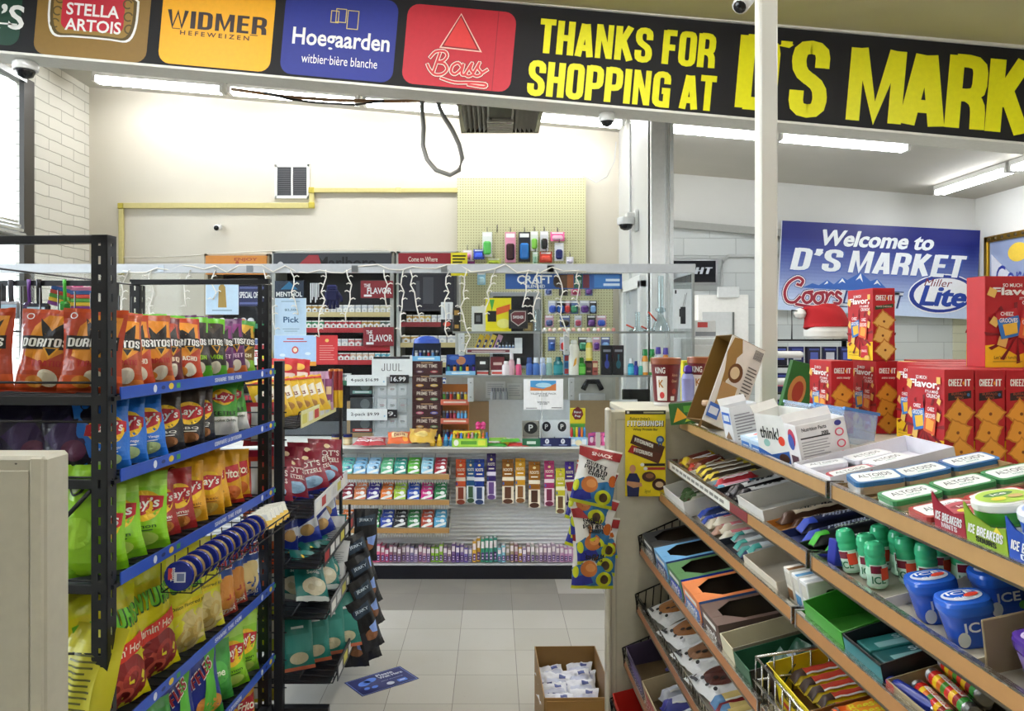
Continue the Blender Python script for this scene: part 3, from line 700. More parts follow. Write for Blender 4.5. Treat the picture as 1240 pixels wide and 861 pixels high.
# cables and cameras
def cable(name, label, pts, r, col, cat='cable'):
    return tag(MB().tube(pts, r, M(col), 6).build(name), label, cat)
def arcpts(p, q, sag, n=10): return [Vector(p).lerp(Vector(q), k / n) + Vector((0, 0, -sag * 4 * (k / n) * (1 - k / n))) for k in range(n + 1)]
cable('wall_wire', 'thin white wire sagging along the back wall behind the counter', arcpts(pt(112, 310, YB - .02), pt(250, 308, YB - .02), .02) + arcpts(pt(250, 308, YB - .02), pt(470, 303, YB - .02), -.02)[1:], .005, '#d8d4c8')
hp = [pt(x, y, 5.25) for x, y in ((512, 112), (511, 130), (513, 155), (512, 176), (517, 193), (528, 206), (545, 212), (556, 206), (560, 192), (556, 175), (548, 158), (538, 142), (532, 130), (530, 116))]
o = thing('flexible_conduit', 'grey flexible conduit hanging in a loop below the banner', 'conduit', hp[0]); base = hp[0]
MB().tube([p - base for p in hp], .015, M('#8d8b86', 'paint'), 8).build('hose', o)
MB().box(hp[-1].x - base.x - .06, hp[-1].x - base.x + .06, -.03, .03, hp[-1].z - base.z - .012, hp[-1].z - base.z + .03, M('#3c3a38', 'paint')).build('hanger_bracket', o)
MB().tube([Vector((0, 0, 0)), Vector((0, 0, .44))], .0135, M('#c9c7c0', 'paint'), 8).build('pipe', o)
cable('ceiling_cable', 'brown cables drooping under the ceiling behind the banner', [pt(x, y, 5.4) for x, y in ((280, 108), (310, 112), (345, 117), (400, 121), (470, 123), (510, 122))], .012, '#b48a62')
cable('ceiling_cable', 'black cable drooping under the ceiling beside the brown ones', [pt(x, y, 5.38) for x, y in ((320, 112), (350, 120), (380, 124), (430, 127), (465, 122))], .008, '#2a2624')
cable('partition_cable', 'white cable hanging in a curve across the partition corner', [pt(x, y, 7.40) for x, y in ((705, 212), (722, 221), (735, 214), (744, 195), (746, 172))], .005, '#c8cacc')
cable('camera_conduit', 'white conduit running down the partition to the cameras', [(XP - .02, 6.75, 3.5), (XP - .02, 6.75, 1.95)], .012, '#dfe1e2')
def dome(px, py, Y, r, label, up=.1, tilt=0):
    p = pt(px, py, Y); o = thing('dome_camera', label, 'security camera', p)
    MB().lathe([(r * .9, up), (r, up * .8), (r, .02), (r * .94, 0)], M('#e6e6e3', 'gloss'), 18).build('housing', o)
    MB().lathe([(r * .25, -r * .62), (r * .6, -r * .45), (r * .75, -r * .1), (r * .75, .005)], M('#1b1c20', 'gloss'), 16).build('dome', o)
    return o
def hz_(px): return pt(px, 116 + .0895 * (px - 597), YBN).z - .018
for px, r, l in ((31, .075, 'white dome camera under the left end of the banner'), (735, .05, 'white dome camera under the banner near the partition column')):
    x = wx(px, 4.88); py = VY - (hz_(px) - .05 - CH) / 4.88 * FOC; dome(px, py, 4.88, r, l, .05)
o = dome(758, 272, 6.5, .075, 'white dome camera on an arm from the partition wall', .06)
m = MB(); m.box(0, XP - o.location.x, -.03, .03, .05, .1, M('#e6e6e3', 'paint'), .008); m.box(XP - o.location.x - .03, XP - o.location.x, -.05, .05, -.06, .12, M('#e6e6e3', 'paint'), .008); m.build('arm', o)
def bullet(px, py, Y, L_, r, label, d, br):
    p = pt(px, py, Y); o = thing('bullet_camera', label, 'security camera', p); d = Vector(d).normalized()
    MB().tube([(0, 0, 0), d * -L_], r, M('#e8e8e6', 'gloss'), 12).build('barrel', o); MB().tube([d * .004, d * -.01], r * .8, M('#121216', 'gloss'), 12).build('lens', o)
    MB().tube([d * -L_ * .7, d * -L_ * .7 + Vector(br)], r * .35, M('#d8d8d6', 'paint'), 8).build('bracket', o); return o
bullet(262, 276, 7.38, .08, .03, 'small white camera with a black lens on the cream back wall', (.0, -1, -.25), (0, .05, .03)); bullet(753, 267, 6.6, .08, .026, 'white bullet camera just above the dome on the partition', (-.7, -.7, -.5), (.08, 0, .02))
bullet(896, 8, 2.86, .07, .03, 'white bullet camera at the top of the white post', (-.55, -.45, -.7), (.06, .04, .03))
# ceiling air diffuser in a dropped duct
Yd0, Yd1, zd = 5.41, 6.2, 3.30; xd0, xd1 = wx(553, Yd0), wx(660, Yd0)
o = thing('air_diffuser', 'grey louvred air outlet in a dropped duct behind the banner', 'air vent', ((xd0 + xd1) / 2, Yd0, zd)); hw = (xd1 - xd0) / 2
m = MB(); m.box(-hw, hw, 0, Yd1 - Yd0, .02, ceil_z(.4) - zd, M('#b9b6ab', 'paint')); m.build('duct', o)
m = MB()
for a, b_ in ((-hw, -hw + .03), (hw - .03, hw)): m.box(a, b_, 0, Yd1 - Yd0, -.02, .02, M('#5d5a54', 'metal'))
for a, b_ in ((0, .03), (Yd1 - Yd0 - .03, Yd1 - Yd0)): m.box(-hw, hw, a, b_, -.02, .02, M('#5d5a54', 'metal'))
m.build('frame', o)
for s in (-1, 1):
    for i in range(6):
        x = s * (hw - .05 - i * .035); m = MB(); m.add([(x - .016 * s, .03, .015), (x + .014 * s, .03, -.03), (x + .014 * s, Yd1 - Yd0 - .03, -.03), (x - .016 * s, Yd1 - Yd0 - .03, .015)], [(0, 1, 2, 3)], M('#a8a49b', 'paint')); m.build('vane', o)
m = MB(); m.box(-.1, .1, .02, .4, -.012, .015, M('#1b1a19')); m.build('core', o)
for i in range(6): MB().box(-.1, .1, .42 + i * .055, .45 + i * .055, -.03, -.022, M('#b4b0a6', 'paint')).build('vane', o)

# ---------------------------------------------------------------- pegboard and what hangs on it
def peg_nodes(nt, N, L, b):
    g, sp = pos_sep(N, L)
    fx = mth(N, L, 'SUBTRACT', mth(N, L, 'FRACT', mth(N, L, 'DIVIDE', mth(N, L, 'ADD', sp.outputs[0], 10), .0254)), .5); fz = mth(N, L, 'SUBTRACT', mth(N, L, 'FRACT', mth(N, L, 'DIVIDE', sp.outputs[2], .0254)), .5)
    d = mth(N, L, 'SQRT', mth(N, L, 'ADD', mth(N, L, 'MULTIPLY', fx, fx), mth(N, L, 'MULTIPLY', fz, fz)))
    L(mixc(N, L, mth(N, L, 'LESS_THAN', d, .17), '#c9c79c', '#6b6748'), b.inputs['Base Color'])
PEGM = tex_mat('pegboard', peg_nodes, .6)
m = MB(); m.box(wx(554, 7.45), wx(709, 7.45), 7.43, YB - .004, 1.25, wz(216, 7.45), PEGM); tag(m.build('pegboard'), 'pale yellow pegboard on the back wall above the counter', 'pegboard')
m = MB(); m.box(wx(660, 7.15), wx(742, 7.15), 7.14, 7.16, 0, wz(330, 7.15), PEGM); tag(m.build('pegboard'), 'smaller pale pegboard panel of toiletries behind the clear screen', 'pegboard')
def blister(px, y0, y1, w, Y, card, pack, label, cat='package', name='blister_pack', art=None, hook=True, thick=.035):
    """a hanging card with a bulge of goods on it and its peg hook"""
    W_ = w / FOC * Y; H_p = (y1 - y0) / FOC * Y; o = thing(name, label, cat, (wx(px, Y), Y, wz(y1, Y)), group=None)
    m = MB(); m.box(-W_ / 2, W_ / 2, -.004, 0, 0, H_p, M(card)); draw(m, plane((0, -.004, H_p / 2), (1, 0, 0), (0, 0, 1)), art or [('r', .1, .9, .82, .95, M('#ffffff'))], W_, H_p); m.build('backing_card', o)
    if pack:
        m = MB(); st = 0; m.box(-W_ * .38, W_ * .38, -thick, -.004, H_p * .08, H_p * .62, M(pack, 'gloss'), min(W_ * .2, .014)); m.build('contents', o)
    if hook:
        m = MB(); m.tube([(0, -.05, H_p + .03), (0, -.045, H_p + .003), (0, .02, H_p + .003), (0, .02, H_p + .05)], .004, M('#77736a', 'metal'), 6); m.build('peg_hook', o)
    return o
Yp = 7.41
for a in ((566, 303, 315, 11, '#f2e4ea', '#e78ab0', 'small pink and white card hanging at the far left of the big pegboard'), (580, 302, 314, 13, '#3b55d0', '#4e6ff0', 'blue pouch hanging on the big pegboard'),
          (590, 281, 311, 12, '#eef0ee', '#58b85a', 'white card with a green pack on the big pegboard'), (618, 281, 318, 13, '#e79bb6', '#3a2024', 'pink card with a black brush on the big pegboard'),
          (635, 281, 317, 14, '#20222a', '#2c70b8', 'black card of blue pens on the big pegboard'), (647, 280, 304, 9, '#e9ece6', '#7fc04a', 'slim white card with a green tool on the big pegboard'),
          (659, 280, 304, 10, '#e4e4e6', '#1c1c20', 'pale card with a black strap on the big pegboard'), (675, 281, 292, 17, '#ee6ea8', '#f7c4da', 'wide pink card near the far end of the hanging row'),
          (677, 294, 316, 11, '#e6e8ee', '#26306a', 'white card with a navy pack under the wide pink one'), (661, 305, 318, 15, '#c33a2c', '#d95646', 'red pack under the card with the black strap'),
          (690, 311, 320, 9, '#e8e6ee', '#cfc8dc', 'small white pouch at the far end of the hanging row'), (569, 315, 322, 12, '#8a3a78', '#6c2a60', 'purple pack hanging low on the big pegboard'),
          (598, 313, 321, 17, '#c6d06a', '#a7b93a', 'lime green pack hanging low on the big pegboard'), (583, 330, 345, 10, '#9ed3ea', '#c9ecf7', 'light blue pack hanging behind the top rail of the screen'), (648, 305, 320, 6, '#cfe3cf', '#8fb69a', 'thin pale green pack below the slim white card')):
    blister(a[0], a[1], a[2], a[3], Yp, a[4], a[5], a[6])
o = thing('peg_hook', 'empty metal hook on the big pegboard next to the green pack', 'hook', pt(602, 273, Yp)); MB().tube([(0, -.05, .0), (0, -.045, -.06), (0, .02, -.06), (0, .02, 0)], .005, M('#77736a', 'metal'), 6).build('hook_wire', o)
# toiletries on the small pegboard
cols = ['#4a5a8c', '#3c3a30', '#b23a5a', '#6a3c86', '#2d52b4', '#2a5cae', '#c83a3a', '#3f8f6a', '#5b2f7c', '#7fa8d6']
k = 0
for (y0, y1, ps) in ((345, 358, (664, 682, 697, 713)), (364, 380, (669, 679, 687, 695, 708, 718)), (382, 396, (665, 684, 700, 716, 728)), (408, 425, (668, 683, 706, 722, 733))):
    for px in ps:
        blister(px, y0, y1, 9 + (k % 3) * 1.5, 7.138, ['#d6d8e2', '#38383c', '#d9a8b8', '#5a6a9c'][k % 4], cols[k % 10], ['', 'pale', 'dark', 'pink', 'slate blue'][1 + k % 4] + ' card hanging ' + ('%s in the %s row of toiletries on the small pegboard' % (nth(ps.index(px)), {345: 'top', 364: 'second', 382: 'third', 408: 'lowest'}[y0])), hook=False); k += 1

# ---------------------------------------------------------------- tobacco cabinets on the back wall
Yc = 7.05
def cabinet(label, x0, x1, ytop, frame_c, head, shelf_ys, shelf_c, hh):
    o = thing('display_cabinet', label, 'cabinet', (wx((x0 + x1) / 2, Yc), YB - .01, 0)); ox = o.location
    L_ = lambda px, d: wx(px, Yc) - ox.x
    xa, xb, zt = L_(x0, 0), L_(x1, 0), wz(ytop, Yc); d = Yc - ox.y
    fm = M(frame_c, 'paint'); m = MB()
    m.box(xa, xb, -.02, 0, 0, zt, M('#24242a')); m.build('back_panel', o)
    for a, b_ in ((xa, xa + .035), (xb - .035, xb)): MB().box(a, b_, d, 0, 0, zt, fm, .004).build('side_panel', o)
    MB().box(xa, xb, d, 0, zt - .03, zt, fm, .004).build('top_panel', o)
    h = MB(); h.box(xa + .02, xb - .02, d - .015, d, zt - .02 - hh, zt - .02, M(head[0]), .003)
    draw(h, plane(((xa + xb) / 2, d - .015, zt - .02 - hh / 2), (1, 0, 0), (0, 0, 1)), head[1], xb - xa - .04, hh); h.build('header_sign', o)
    for y, c_ in zip(shelf_ys, shelf_c):
        z = wz(y, Yc); s_ = MB(); s_.box(xa + .03, xb - .03, d + .02, -.02, z - .02, z, M('#b8b4a8')); sh_ = s_.build('shelf', o)
        MB().box(xa + .03, xb - .03, d + .01, d + .02, z - .035, z + .008, M(c_)).build('price_strip', sh_)
    return o
BM = [('r', 0, 1, 0, 1, M('#d98a2e')), ('t', 'Black & Mild', .5, .32, .78, .42, M('#2a1408'), .02), ('t', 'ENJOY', .66, .78, .38, .2, M('#b44a1e'), .02), ('e', .52, .6, .03, .12, M('#b44a1e'))]
cabinet('cigar cabinet with an orange header beside the cream duct', 247, 326, 307, '#b3a58c', ('#d98a2e', BM), (393, 418, 447, 480), ('#2f7f58', '#c03038', '#2f7f58', '#b02834'), .17)
ML = [('r', 0, 1, 0, 1, M('#3d3f45')), ('t', 'Marlboro', .62, .5, .5, .62, M('#0f0f12'), .02), ('p', [(.16, .1), (.30, .9), (.38, .9), (.42, .1)], M('#a8323a')), ('e', .06, .3, .03, .25, M('#c9c9cc'))]
c2 = cabinet('wide cigarette cabinet with a grey header and red shelves', 329, 477, 304, '#b9bab4', ('#3d3f45', ML), (379, 398, 420, 437, 462), ('#cdbb86', '#b0242e', '#b0242e', '#b8262c', '#2a6a4c'), .17)
CW = [('r', 0, 1, 0, 1, M('#9c2330')), ('l', [(.06 * 3, .1)], .001, M('#9c2330')), ('t', 'Come to Where', .42, .68, .5, .26, M('#f2e6d8'), .01), ('t', 'The Flavor Is.', .58, .28, .6, .26, M('#f2e6d8'), .01)]
CW = [q for q in CW if q[0] != 'l']
c3 = cabinet('narrow cigarette cabinet with a red header and a dark screen', 480, 556, 304, '#b9bab4', ('#9c2330', CW), (391, 416, 440, 466), ('#8a1f28', '#cdbb86', '#cdbb86', '#8a1f28'), .17)
def sign(name, label, x0, x1, y0, y1, Y, col, art, thick=.008, cat='sign', kind='card', rot=(0, 0, 0)):
    w, h = (x1 - x0) / FOC * Y, (y1 - y0) / FOC * Y; m = MB(); m.box(-w / 2, w / 2, -thick, 0, -h / 2, h / 2, M(col, kind), .001)
    draw(m, plane((0, -thick, 0), (1, 0, 0), (0, 0, 1)), art, w, h); o = m.build(name, None, pt((x0 + x1) / 2, (y0 + y1) / 2, Y), rot); return tag(o, label, cat)
W_ = M('#f4f4f2'); FLA = [('r', .02, .98, .04, .96, M('#8f1f2c')), ('t', 'THE', .2, .72, .2, .2, W_, .02), ('t', 'FLAVOR', .58, .42, .76, .36, W_, .02), ('r', .1, .34, .08, .2, W_)]
sign('menthol_sign', 'dark blue menthol panel in the wide cigarette cabinet', 333, 368, 340, 361, Yc - .02, '#16293f', [('p', [(.2, .5), (.5, .95), (.8, .5)], M('#1f6f9c')), ('t', 'MENTHOL', .5, .22, .9, .28, W_, .02)])
sign('flavor_sign', 'red panel with white lettering high in the wide cigarette cabinet', 437, 476, 340, 361, Yc - .02, '#8f1f2c', FLA)
sign('flavor_sign', 'red panel with white lettering low in the wide cigarette cabinet', 440, 477, 396, 419, Yc - .02, '#8f1f2c', FLA)
sign('offers_sign', 'dark blue special offers panel in the cigar cabinet', 289, 323, 346, 371, Yc - .02, '#1d2456', [('t', 'SPECIAL OFFERS', .5, .55, .92, .3, W_, .02), ('r', .05, .95, .1, .2, M('#5a64a0')), ('r', .05, .95, .86, .93, M('#5a64a0'))])
sign('cabinet_screen', 'dark screen panel of the narrow cigarette cabinet', 483, 553, 331, 377, Yc - .02, '#2a2b34', [('r', .04, .96, .05, .95, M('#34353f', 'gloss')), ('r', .3, .36, .25, .8, M('#454650')), ('r', .42, .6, .2, .9, M('#3f404a'))])
sign('warning_sticker', 'yellow warning notice stuck beside the red cabinet header', 546, 566, 306, 334, Yc - .05, '#f2e428', lines(.1, .9, .12, .92, 6, M('#3a3610'), .5))
sign('sale_tag', 'yellow and white price tag at the foot of the cigar cabinet', 300, 330, 424, 442, Yc - .03, '#f2f2ee', [('r', .6, 1, .4, 1, M('#f2dc20')), ('r', .05, .5, .55, .9, M('#c8303a')), ('t', 'BEST', .26, .72, .36, .22, W_)])
def cig_row(px0, px1, y, n, cols_, where, Yr=Yc + .035, h=9.5):
    """packs standing side by side on a cabinet shelf"""
    step = (px1 - px0) / n; w = step * .88 / FOC * Yr; hh = h / FOC * Yr
    mk = {}
    for i in range(n):
        c_ = cols_[i * len(cols_) // n]
        if c_ not in mk:
            m = MB(); m.box(-w / 2, w / 2, -.0, .05, 0, hh, M('#f0eeea'), .002); m.box(-w / 2 - .0004, w / 2 + .0004, -.0006, .051, hh * .55, hh * .86, M(c_)); draw(m, plane((0, -.0006, hh / 2), (1, 0, 0), (0, 0, 1)), [('e', .5, .3, .2, .12, M(c_)), ('p', [(.2, .55), (.5, .72), (.8, .55), (.8, .5), (.2, .5)], M('#f0eeea'))], w, hh)
            mk[c_] = m.mesh('cigarette_pack')
        o = bpy.data.objects.new('cigarette_pack', mk[c_]); COL.objects.link(o); o.location = (wx(px0 + step * (i + .5), Yr), Yr, wz(y, Yr) + .001)
        tag(o, '%s cigarette pack from the window on %s' % (nth(i), where), 'cigarette pack', 'cigarette packs on ' + where)
    return
R1, G1, S1, GD = '#b52a33', '#3a8a5c', '#c9ccd2', '#b58c3c'
cig_row(370, 475, 379, 14, [GD, S1, S1, '#d8d0b0'], 'the top shelf of the wide cabinet'); cig_row(370, 475, 398, 14, [G1, R1, R1, GD, '#4a5a50'], 'the second shelf of the wide cabinet')
cig_row(372, 438, 420, 8, [R1, R1, S1, '#c86a6a'], 'the third shelf of the wide cabinet'); cig_row(372, 476, 437, 14, [S1, R1, '#d8b8a0', '#5ab0c0'], 'the fourth shelf of the wide cabinet')
cig_row(492, 552, 391, 8, [GD, '#e0c060', S1, '#d8d0c0'], 'the top shelf of the narrow cabinet'); cig_row(486, 552, 416, 6, [GD, S1, S1], 'the second shelf of the narrow cabinet'); cig_row(486, 552, 440, 7, ['#e6dfcf', R1, S1], 'the third shelf of the narrow cabinet')
# tins in the cigar cabinet
mk = []
for i in range(9):
    m = MB(); T = Matrix.Rotation(PI / 2, 4, 'X'); c_ = ['#e8dfc8', '#caa35a', '#7a9a4a', '#c8764a', '#d8d8da', '#b03a38', '#e2c46a', '#586a9a', '#cfc9b8'][i]
    m.lathe([(.028, 0), (.03, .003), (.03, .02), (.028, .022)], M('#d8d8d8', 'metal'), 16, T); m.lathe([(.024, .0225), (.024, .0232)], M(c_), 16, T)
    y = 393 if i < 5 else 418; px = [257, 268, 285, 294, 303, 292, 301, 310, 318][i]
    o = m.build('tobacco_tin', None, (wx(px, Yc), Yc + .03, wz(y, Yc) + .031)); tag(o, '%s round tobacco tin on the %s shelf of the cigar cabinet' % (nth(i if i < 5 else i - 5), 'upper' if i < 5 else 'lower'), 'tin', 'tobacco tins in the cigar cabinet')
def note(name, label, x0, x1, y0, y1, Y, art, col='#dfeaf2', cat='notice'):
    return sign(name, label, x0, x1, y0, y1, Y, col, art, .0015, cat)
# ================================================================ the counter
YC, ZC = 5.42, .91
XC0, XC1 = -3.4, 1.40
o = thing('service_counter', 'long white counter with a ribbed front and dark kick plate', 'counter', (0, YC, 0))
m = MB(); m.box(XC0, XC1, -.02, .5, ZC - .035, ZC, M('#dcdcd8', 'paint'), .006); m.box(XC0, 1.19, .49, .72, ZC - .036, ZC - .0005, M('#dcdcd8', 'paint'), .006); m.box(XC0, XC1, -.024, -.018, ZC - .03, ZC - .006, M('#c3c6c8', 'metal')); m.build('worktop', o)
m = MB(); x0, x1 = XC0, wx(742, 5.6)
prof = []; z = .1; nrib = 27; ph = (ZC - .05 - z) / nrib
for i in range(nrib):
    for k, (dy, dz) in enumerate(((0, 0), (.014, .12), (.014, .3), (0, .42), (-.006, .6), (-.006, .85))): prof.append((.17 + dy * 1.3, z + ph * (i + dz)))
vs = []; 
for y, zz in prof: vs += [(x0, y, zz), (x1, y, zz)]
m.add(vs, [(2 * i, 2 * i + 1, 2 * i + 3, 2 * i + 2) for i in range(len(prof) - 1)], M('#dfe1e2', 'paint'), True); m.box(x0, x1, .18, .2, .1, ZC - .035, M('#dfe1e2', 'paint')); m.build('ribbed_front', o)
m = MB(); m.box(x0, x1, 0, .6, 0, .095, M('#0b0c18', 'paint', .35)); m.box(x0, x1, -.005, .17, .095, .103, M('#c9cacc', 'paint')); m.build('kick_plate', o)
m = MB(); m.box(x1, XC1, .1, .5, 0, ZC - .035, M('#d4d0c4', 'paint')); m.build('cabinet_body', o)
m = MB(); Yb = .52
for a, b_, y0, y1, c_ in ((420, 592, 486, 534, '#a58a64'), (592, 690, 484, 534, '#e4e8ec'), (690, 740, 485, 534, '#a58a64'), (738, 772, 484, 534, '#e8eaec')):
    m = MB(); m.box(wx(a, 5.94), wx(b_, 5.94), Yb, Yb + .02, ZC, wz(y0, 5.94), M(c_)); m.build('rear_board', o)
m = MB(); m.box(XC0, wx(565, 5.94), .6, .62, ZC, 1.02, M('#55585c', 'paint')); m.build('rear_ledge', o)

# ---------------------------------------------------------------- clear screen on the counter
YS = 5.52
s = thing('counter_screen', 'clear acrylic screen with a pale top rail standing on the counter', 'screen', (0, YS, ZC + .002))
lz = lambda py: wz(py, YS) - ZC
RAIL = M('#bfc3c8', 'paint', .3)
m = MB(); m.box(-3.5, wx(842, YS), -.012, .012, lz(331), lz(320), RAIL, .003)
for px in (196, 303, 430, 538, 666, 667): m.box(wx(px, YS) - .022, wx(px, YS) + .022, -.016, .016, lz(330), lz(322), M('#8f9499', 'metal'))
m.build('top_rail', s)
m = MB(); m.box(wx(842, YS) - .02, wx(842, YS), .0, 1.0, lz(331), lz(320), RAIL, .003); m.build('return_rail', s)
for a, b_ in ((-3.5, wx(330, YS)), (wx(330, YS) + .002, wx(656, YS)), (wx(656, YS) + .002, wx(838, YS))):
    m = MB(); m.add([(a, 0, 0), (b_, 0, 0), (b_, 0, lz(331)), (a, 0, lz(331))], [(0, 1, 2, 3)], plexi('#f3f7f8', .025)); m.build('acrylic_pane', s)
m = MB(); xe = wx(840, YS); m.add([(xe, 0, .0), (xe, 1.0, .0), (xe, 1.0, lz(331)), (xe, 0, lz(331))], [(0, 1, 2, 3)], plexi('#e8eef0', .1)); m.build('end_pane', s)
for px in (328, 656): MB().box(wx(px, YS) - .004, wx(px, YS) + .004, -.006, .006, 0, lz(331), M('#d9dee2', 'clear')).build('pane_joint', s)
MB().box(wx(840, YS) - .012, wx(840, YS) + .004, -.01, .012, 0, lz(322), M('#b4babe', 'metal')).build('corner_post', s)
SH = {}
for nm, py, a, b_ in (('upper', 402, 548, 836), ('lower', 455, 520, 836)):
    m = MB(); m.box(wx(a, YS), wx(b_, YS), .01, .26, lz(py) - .008, lz(py), M('#dfe7ea', 'clear')); m.box(wx(a, YS), wx(b_, YS), .006, .012, lz(py) - .012, lz(py) + .002, M('#b9bec2', 'metal')); m.build('shelf', s); SH[nm] = wz(py, YS) + .001
for px, y0, y1 in ((559, 404, 431), (570, 458, 487), (686, 402, 430), (692, 458, 485)):
    m = MB(); m.box(wx(px - 3.5, YS), wx(px + 3.5, YS), .0, .012, lz(y1), lz(y0), M('#eceeee', 'paint'), .003)
    for q in (.2, .8): m.ell(plane((wx(px, YS), 0, lz(y1) + (lz(y0) - lz(y1)) * q), (1, 0, 0), (0, 0, 1)), 0, 0, .004, .004, M('#55585a'), .001, 8)
    m.build('shelf_bracket', s)
# icicle lights on the rail
o = thing('icicle_lights', 'white icicle light string draped over the top rail of the screen', 'string lights', (0, YS - .016, 2.1))
rr = random.Random(5)
main = []
px = 150
while px < 712:
    main.append((wx(px, YS), rr.uniform(-.012, .01), wz(324 + rr.uniform(-4, 7), YS) - 2.1)); px += 14
WIRE = M('#ebe8e0', 'paint')
MB().tube(main, .005, WIRE, 5).build('main_wire', o)
for px, ln in ((158, 48), (185, 62), (232, 45), (262, 30), (320, 70), (352, 52), (395, 78), (420, 60), (465, 45), (489, 80), (497, 60), (545, 75), (566, 92), (600, 50), (640, 40), (652, 62), (672, 80), (700, 40)):
    p = [(wx(px, YS), 0, wz(327, YS) - 2.1)]; x = px; y = 327
    while y < 327 + ln: y += 9; x += rr.uniform(-5, 5); p.append((wx(x, YS), rr.uniform(-.01, 0), wz(y, YS) - 2.1))
    m = MB(); m.tube(p, .0045, WIRE, 5)
    for q in p[1:]:
        d = rr.choice((-1, 1)); m.tube([q, (q[0] + d * .022, q[1] - .004, q[2] + .012), (q[0] + d * .036, q[1] - .006, q[2] + .004)], .0042, WIRE, 5)
    m.build('icicle_drop', o)

# notices on the screen
YN = YS - .004
note('pale_notice', 'pale blue notice with a golden tower at the end of the chip rack', 249, 289, 338, 381, YN, [('r', .03, .97, .03, .97, M('#b9d3e8')), ('p', [(.38, .2), (.4, .78), (.5, .9), (.6, .78), (.64, .2)], M('#a08440')), ('r', .2, .8, .1, .14, M('#8aa4b8'))], '#c8dcec')
note('lottery_notice', 'pale blue lottery notice reading Pick below the menthol panel', 333, 371, 361, 406, YN, [('r', .03, .97, .03, .97, M('#b4cfe6')), ('t', 'Pick', .52, .42, .5, .16, M('#20507c')), ('t', '$2,500', .52, .68, .42, .07, M('#5a7690')), ('r', .2, .8, .9, .92, M('#7a94a8')), ('r', .25, .78, .16, .18, M('#8aa2b4')), ('r', .3, .72, .1, .12, M('#8aa2b4'))], '#c3d9ea')
note('seal_notice', 'wide pale blue notice with a round red seal and orange foot', 332, 383, 406, 443, YN, [('r', .02, .98, .16, .98, M('#a9c9ee')), ('r', 0, 1, 0, .14, M('#e09a38')), ('e', .5, .52, .08, .12, M('#c0303a')), ('e', .5, .52, .05, .075, M('#e8d8c0')), ('r', .3, .7, .86, .9, M('#c0404a')), ('r', .22, .78, .78, .81, M('#c0404a')), ('e', .2, .35, .07, .05, M('#dcebf8')), ('e', .8, .4, .07, .05, M('#dcebf8'))], '#b9d3ee')
note('red_notice', 'red notice with fine print beside the round-seal notice', 383, 409, 406, 441, YN, [('e', .5, .82, .09, .06, M('#e8c068'))] + lines(.15, .85, .12, .68, 7, M('#e09a94'), .3), '#c8343a')
note('printed_sheet', 'white sheet with a blue and orange picture hung on the clear screen', 634, 682, 459, 496, YN, [('r', .17, .82, .62, .95, M('#4a9ad4')), ('p', [(.17, .62), (.17, .74), (.5, .68), (.82, .86), (.82, .62)], M('#d8824a')), ('e', .5, .8, .2, .08, M('#a9d8f0')), ('t', 'TELEPHONE PACK', .5, .52, .66, .06, M('#8a8c92')), ('t', '$10.00', .5, .45, .24, .06, M('#8a8c92')), ('t', 'WIRE PACK', .5, .24, .32, .06, M('#8a8c92')), ('t', '$5.00', .5, .18, .2, .05, M('#8a8c92')), ('r', .06, .34, .04, .06, M('#3a3a3e')), ('r', .7, .96, .05, .07, M('#3a3a3e'))], '#f4f6fa')
sign('tobacco_sign', 'blue blended tobacco sign with tins hung under the top rail', 612, 753, 331.5, 350, YS + .03, '#2456a0', [('t', 'CRAFT', .25, .62, .3, .55, W_, .02), ('t', 'BLENDED', .26, .18, .16, .2, W_, .01), ('r', .46, .53, .06, .94, M('#5a3a22')), ('e', .445, .5, .035, .42, M('#3a2a20')), ('r', .53, .585, .06, .94, M('#9c5a32')), ('r', .59, .66, .06, .94, M('#1f5a4a')), ('t', 'Mint', .625, .5, .05, .3, M('#c8e0d0')), ('r', .665, .72, .06, .94, M('#6a2034')), ('r', .76, .98, .08, .92, M('#3a78c0')), ('r', .86, .98, .5, .66, M('#d8e6f4')), ('r', .84, .98, .2, .36, M('#d8e6f4'))])

# ---------------------------------------------------------------- stock on the clear shelves
def P3(px, Y, z): return (wx(px, Y), Y, z)
def cbox(name, label, cat, px0, px1, py0, py1, Y, d, col, art=(), top=None, rz=0, z=None, group=None):
    """carton whose front spans these pixels at depth Y"""
    w, h = (px1 - px0) / FOC * Y, (py1 - py0) / FOC * Y; a = {'F': art}
    if top: a['T'] = top
    zz = wz(py1, Y) if z is None else z
    return carton(name, label, cat, (w, d, h), col, a, (wx((px0 + px1) / 2, Y), Y + d / 2, zz), (0, 0, rz), group)
Yh = YS + .07; ZU, ZL = SH['upper'], SH['lower']
WT = M('#f2f2f0'); BK = M('#17171b')
cbox('carton', 'white gadget carton with dark square pictures on the upper clear shelf', 'box', 571, 598, 371, 402, Yh + .08, .06, '#eceeee', [('r', .12, .5, .3, .75, BK), ('e', .78, .28, .14, .14, M('#44464c')), ('r', .2, .4, .4, .65, M('#6a6c74'))], z=ZU)
cbox('carton', 'tall white carton with a red and black foot on the upper clear shelf', 'box', 534, 548, 366, 402, Yh, .07, '#e6e7e9', [('r', 0, 1, 0, .42, M('#1e1d22')), ('e', .5, .26, .34, .08, M('#d24a34')), ('r', .2, .35, .45, .95, M('#b9bcc4')), ('r', .6, .75, .45, .95, M('#b9bcc4'))], z=ZU)
cbox('carton', 'tall black carton with gold lettering beside the tall white one', 'box', 549, 557, 373, 402, Yh, .06, '#201c18', [('r', .15, .85, .7, .9, M('#b48a3c')), ('r', .2, .8, .15, .3, M('#b48a3c'))], z=ZU)
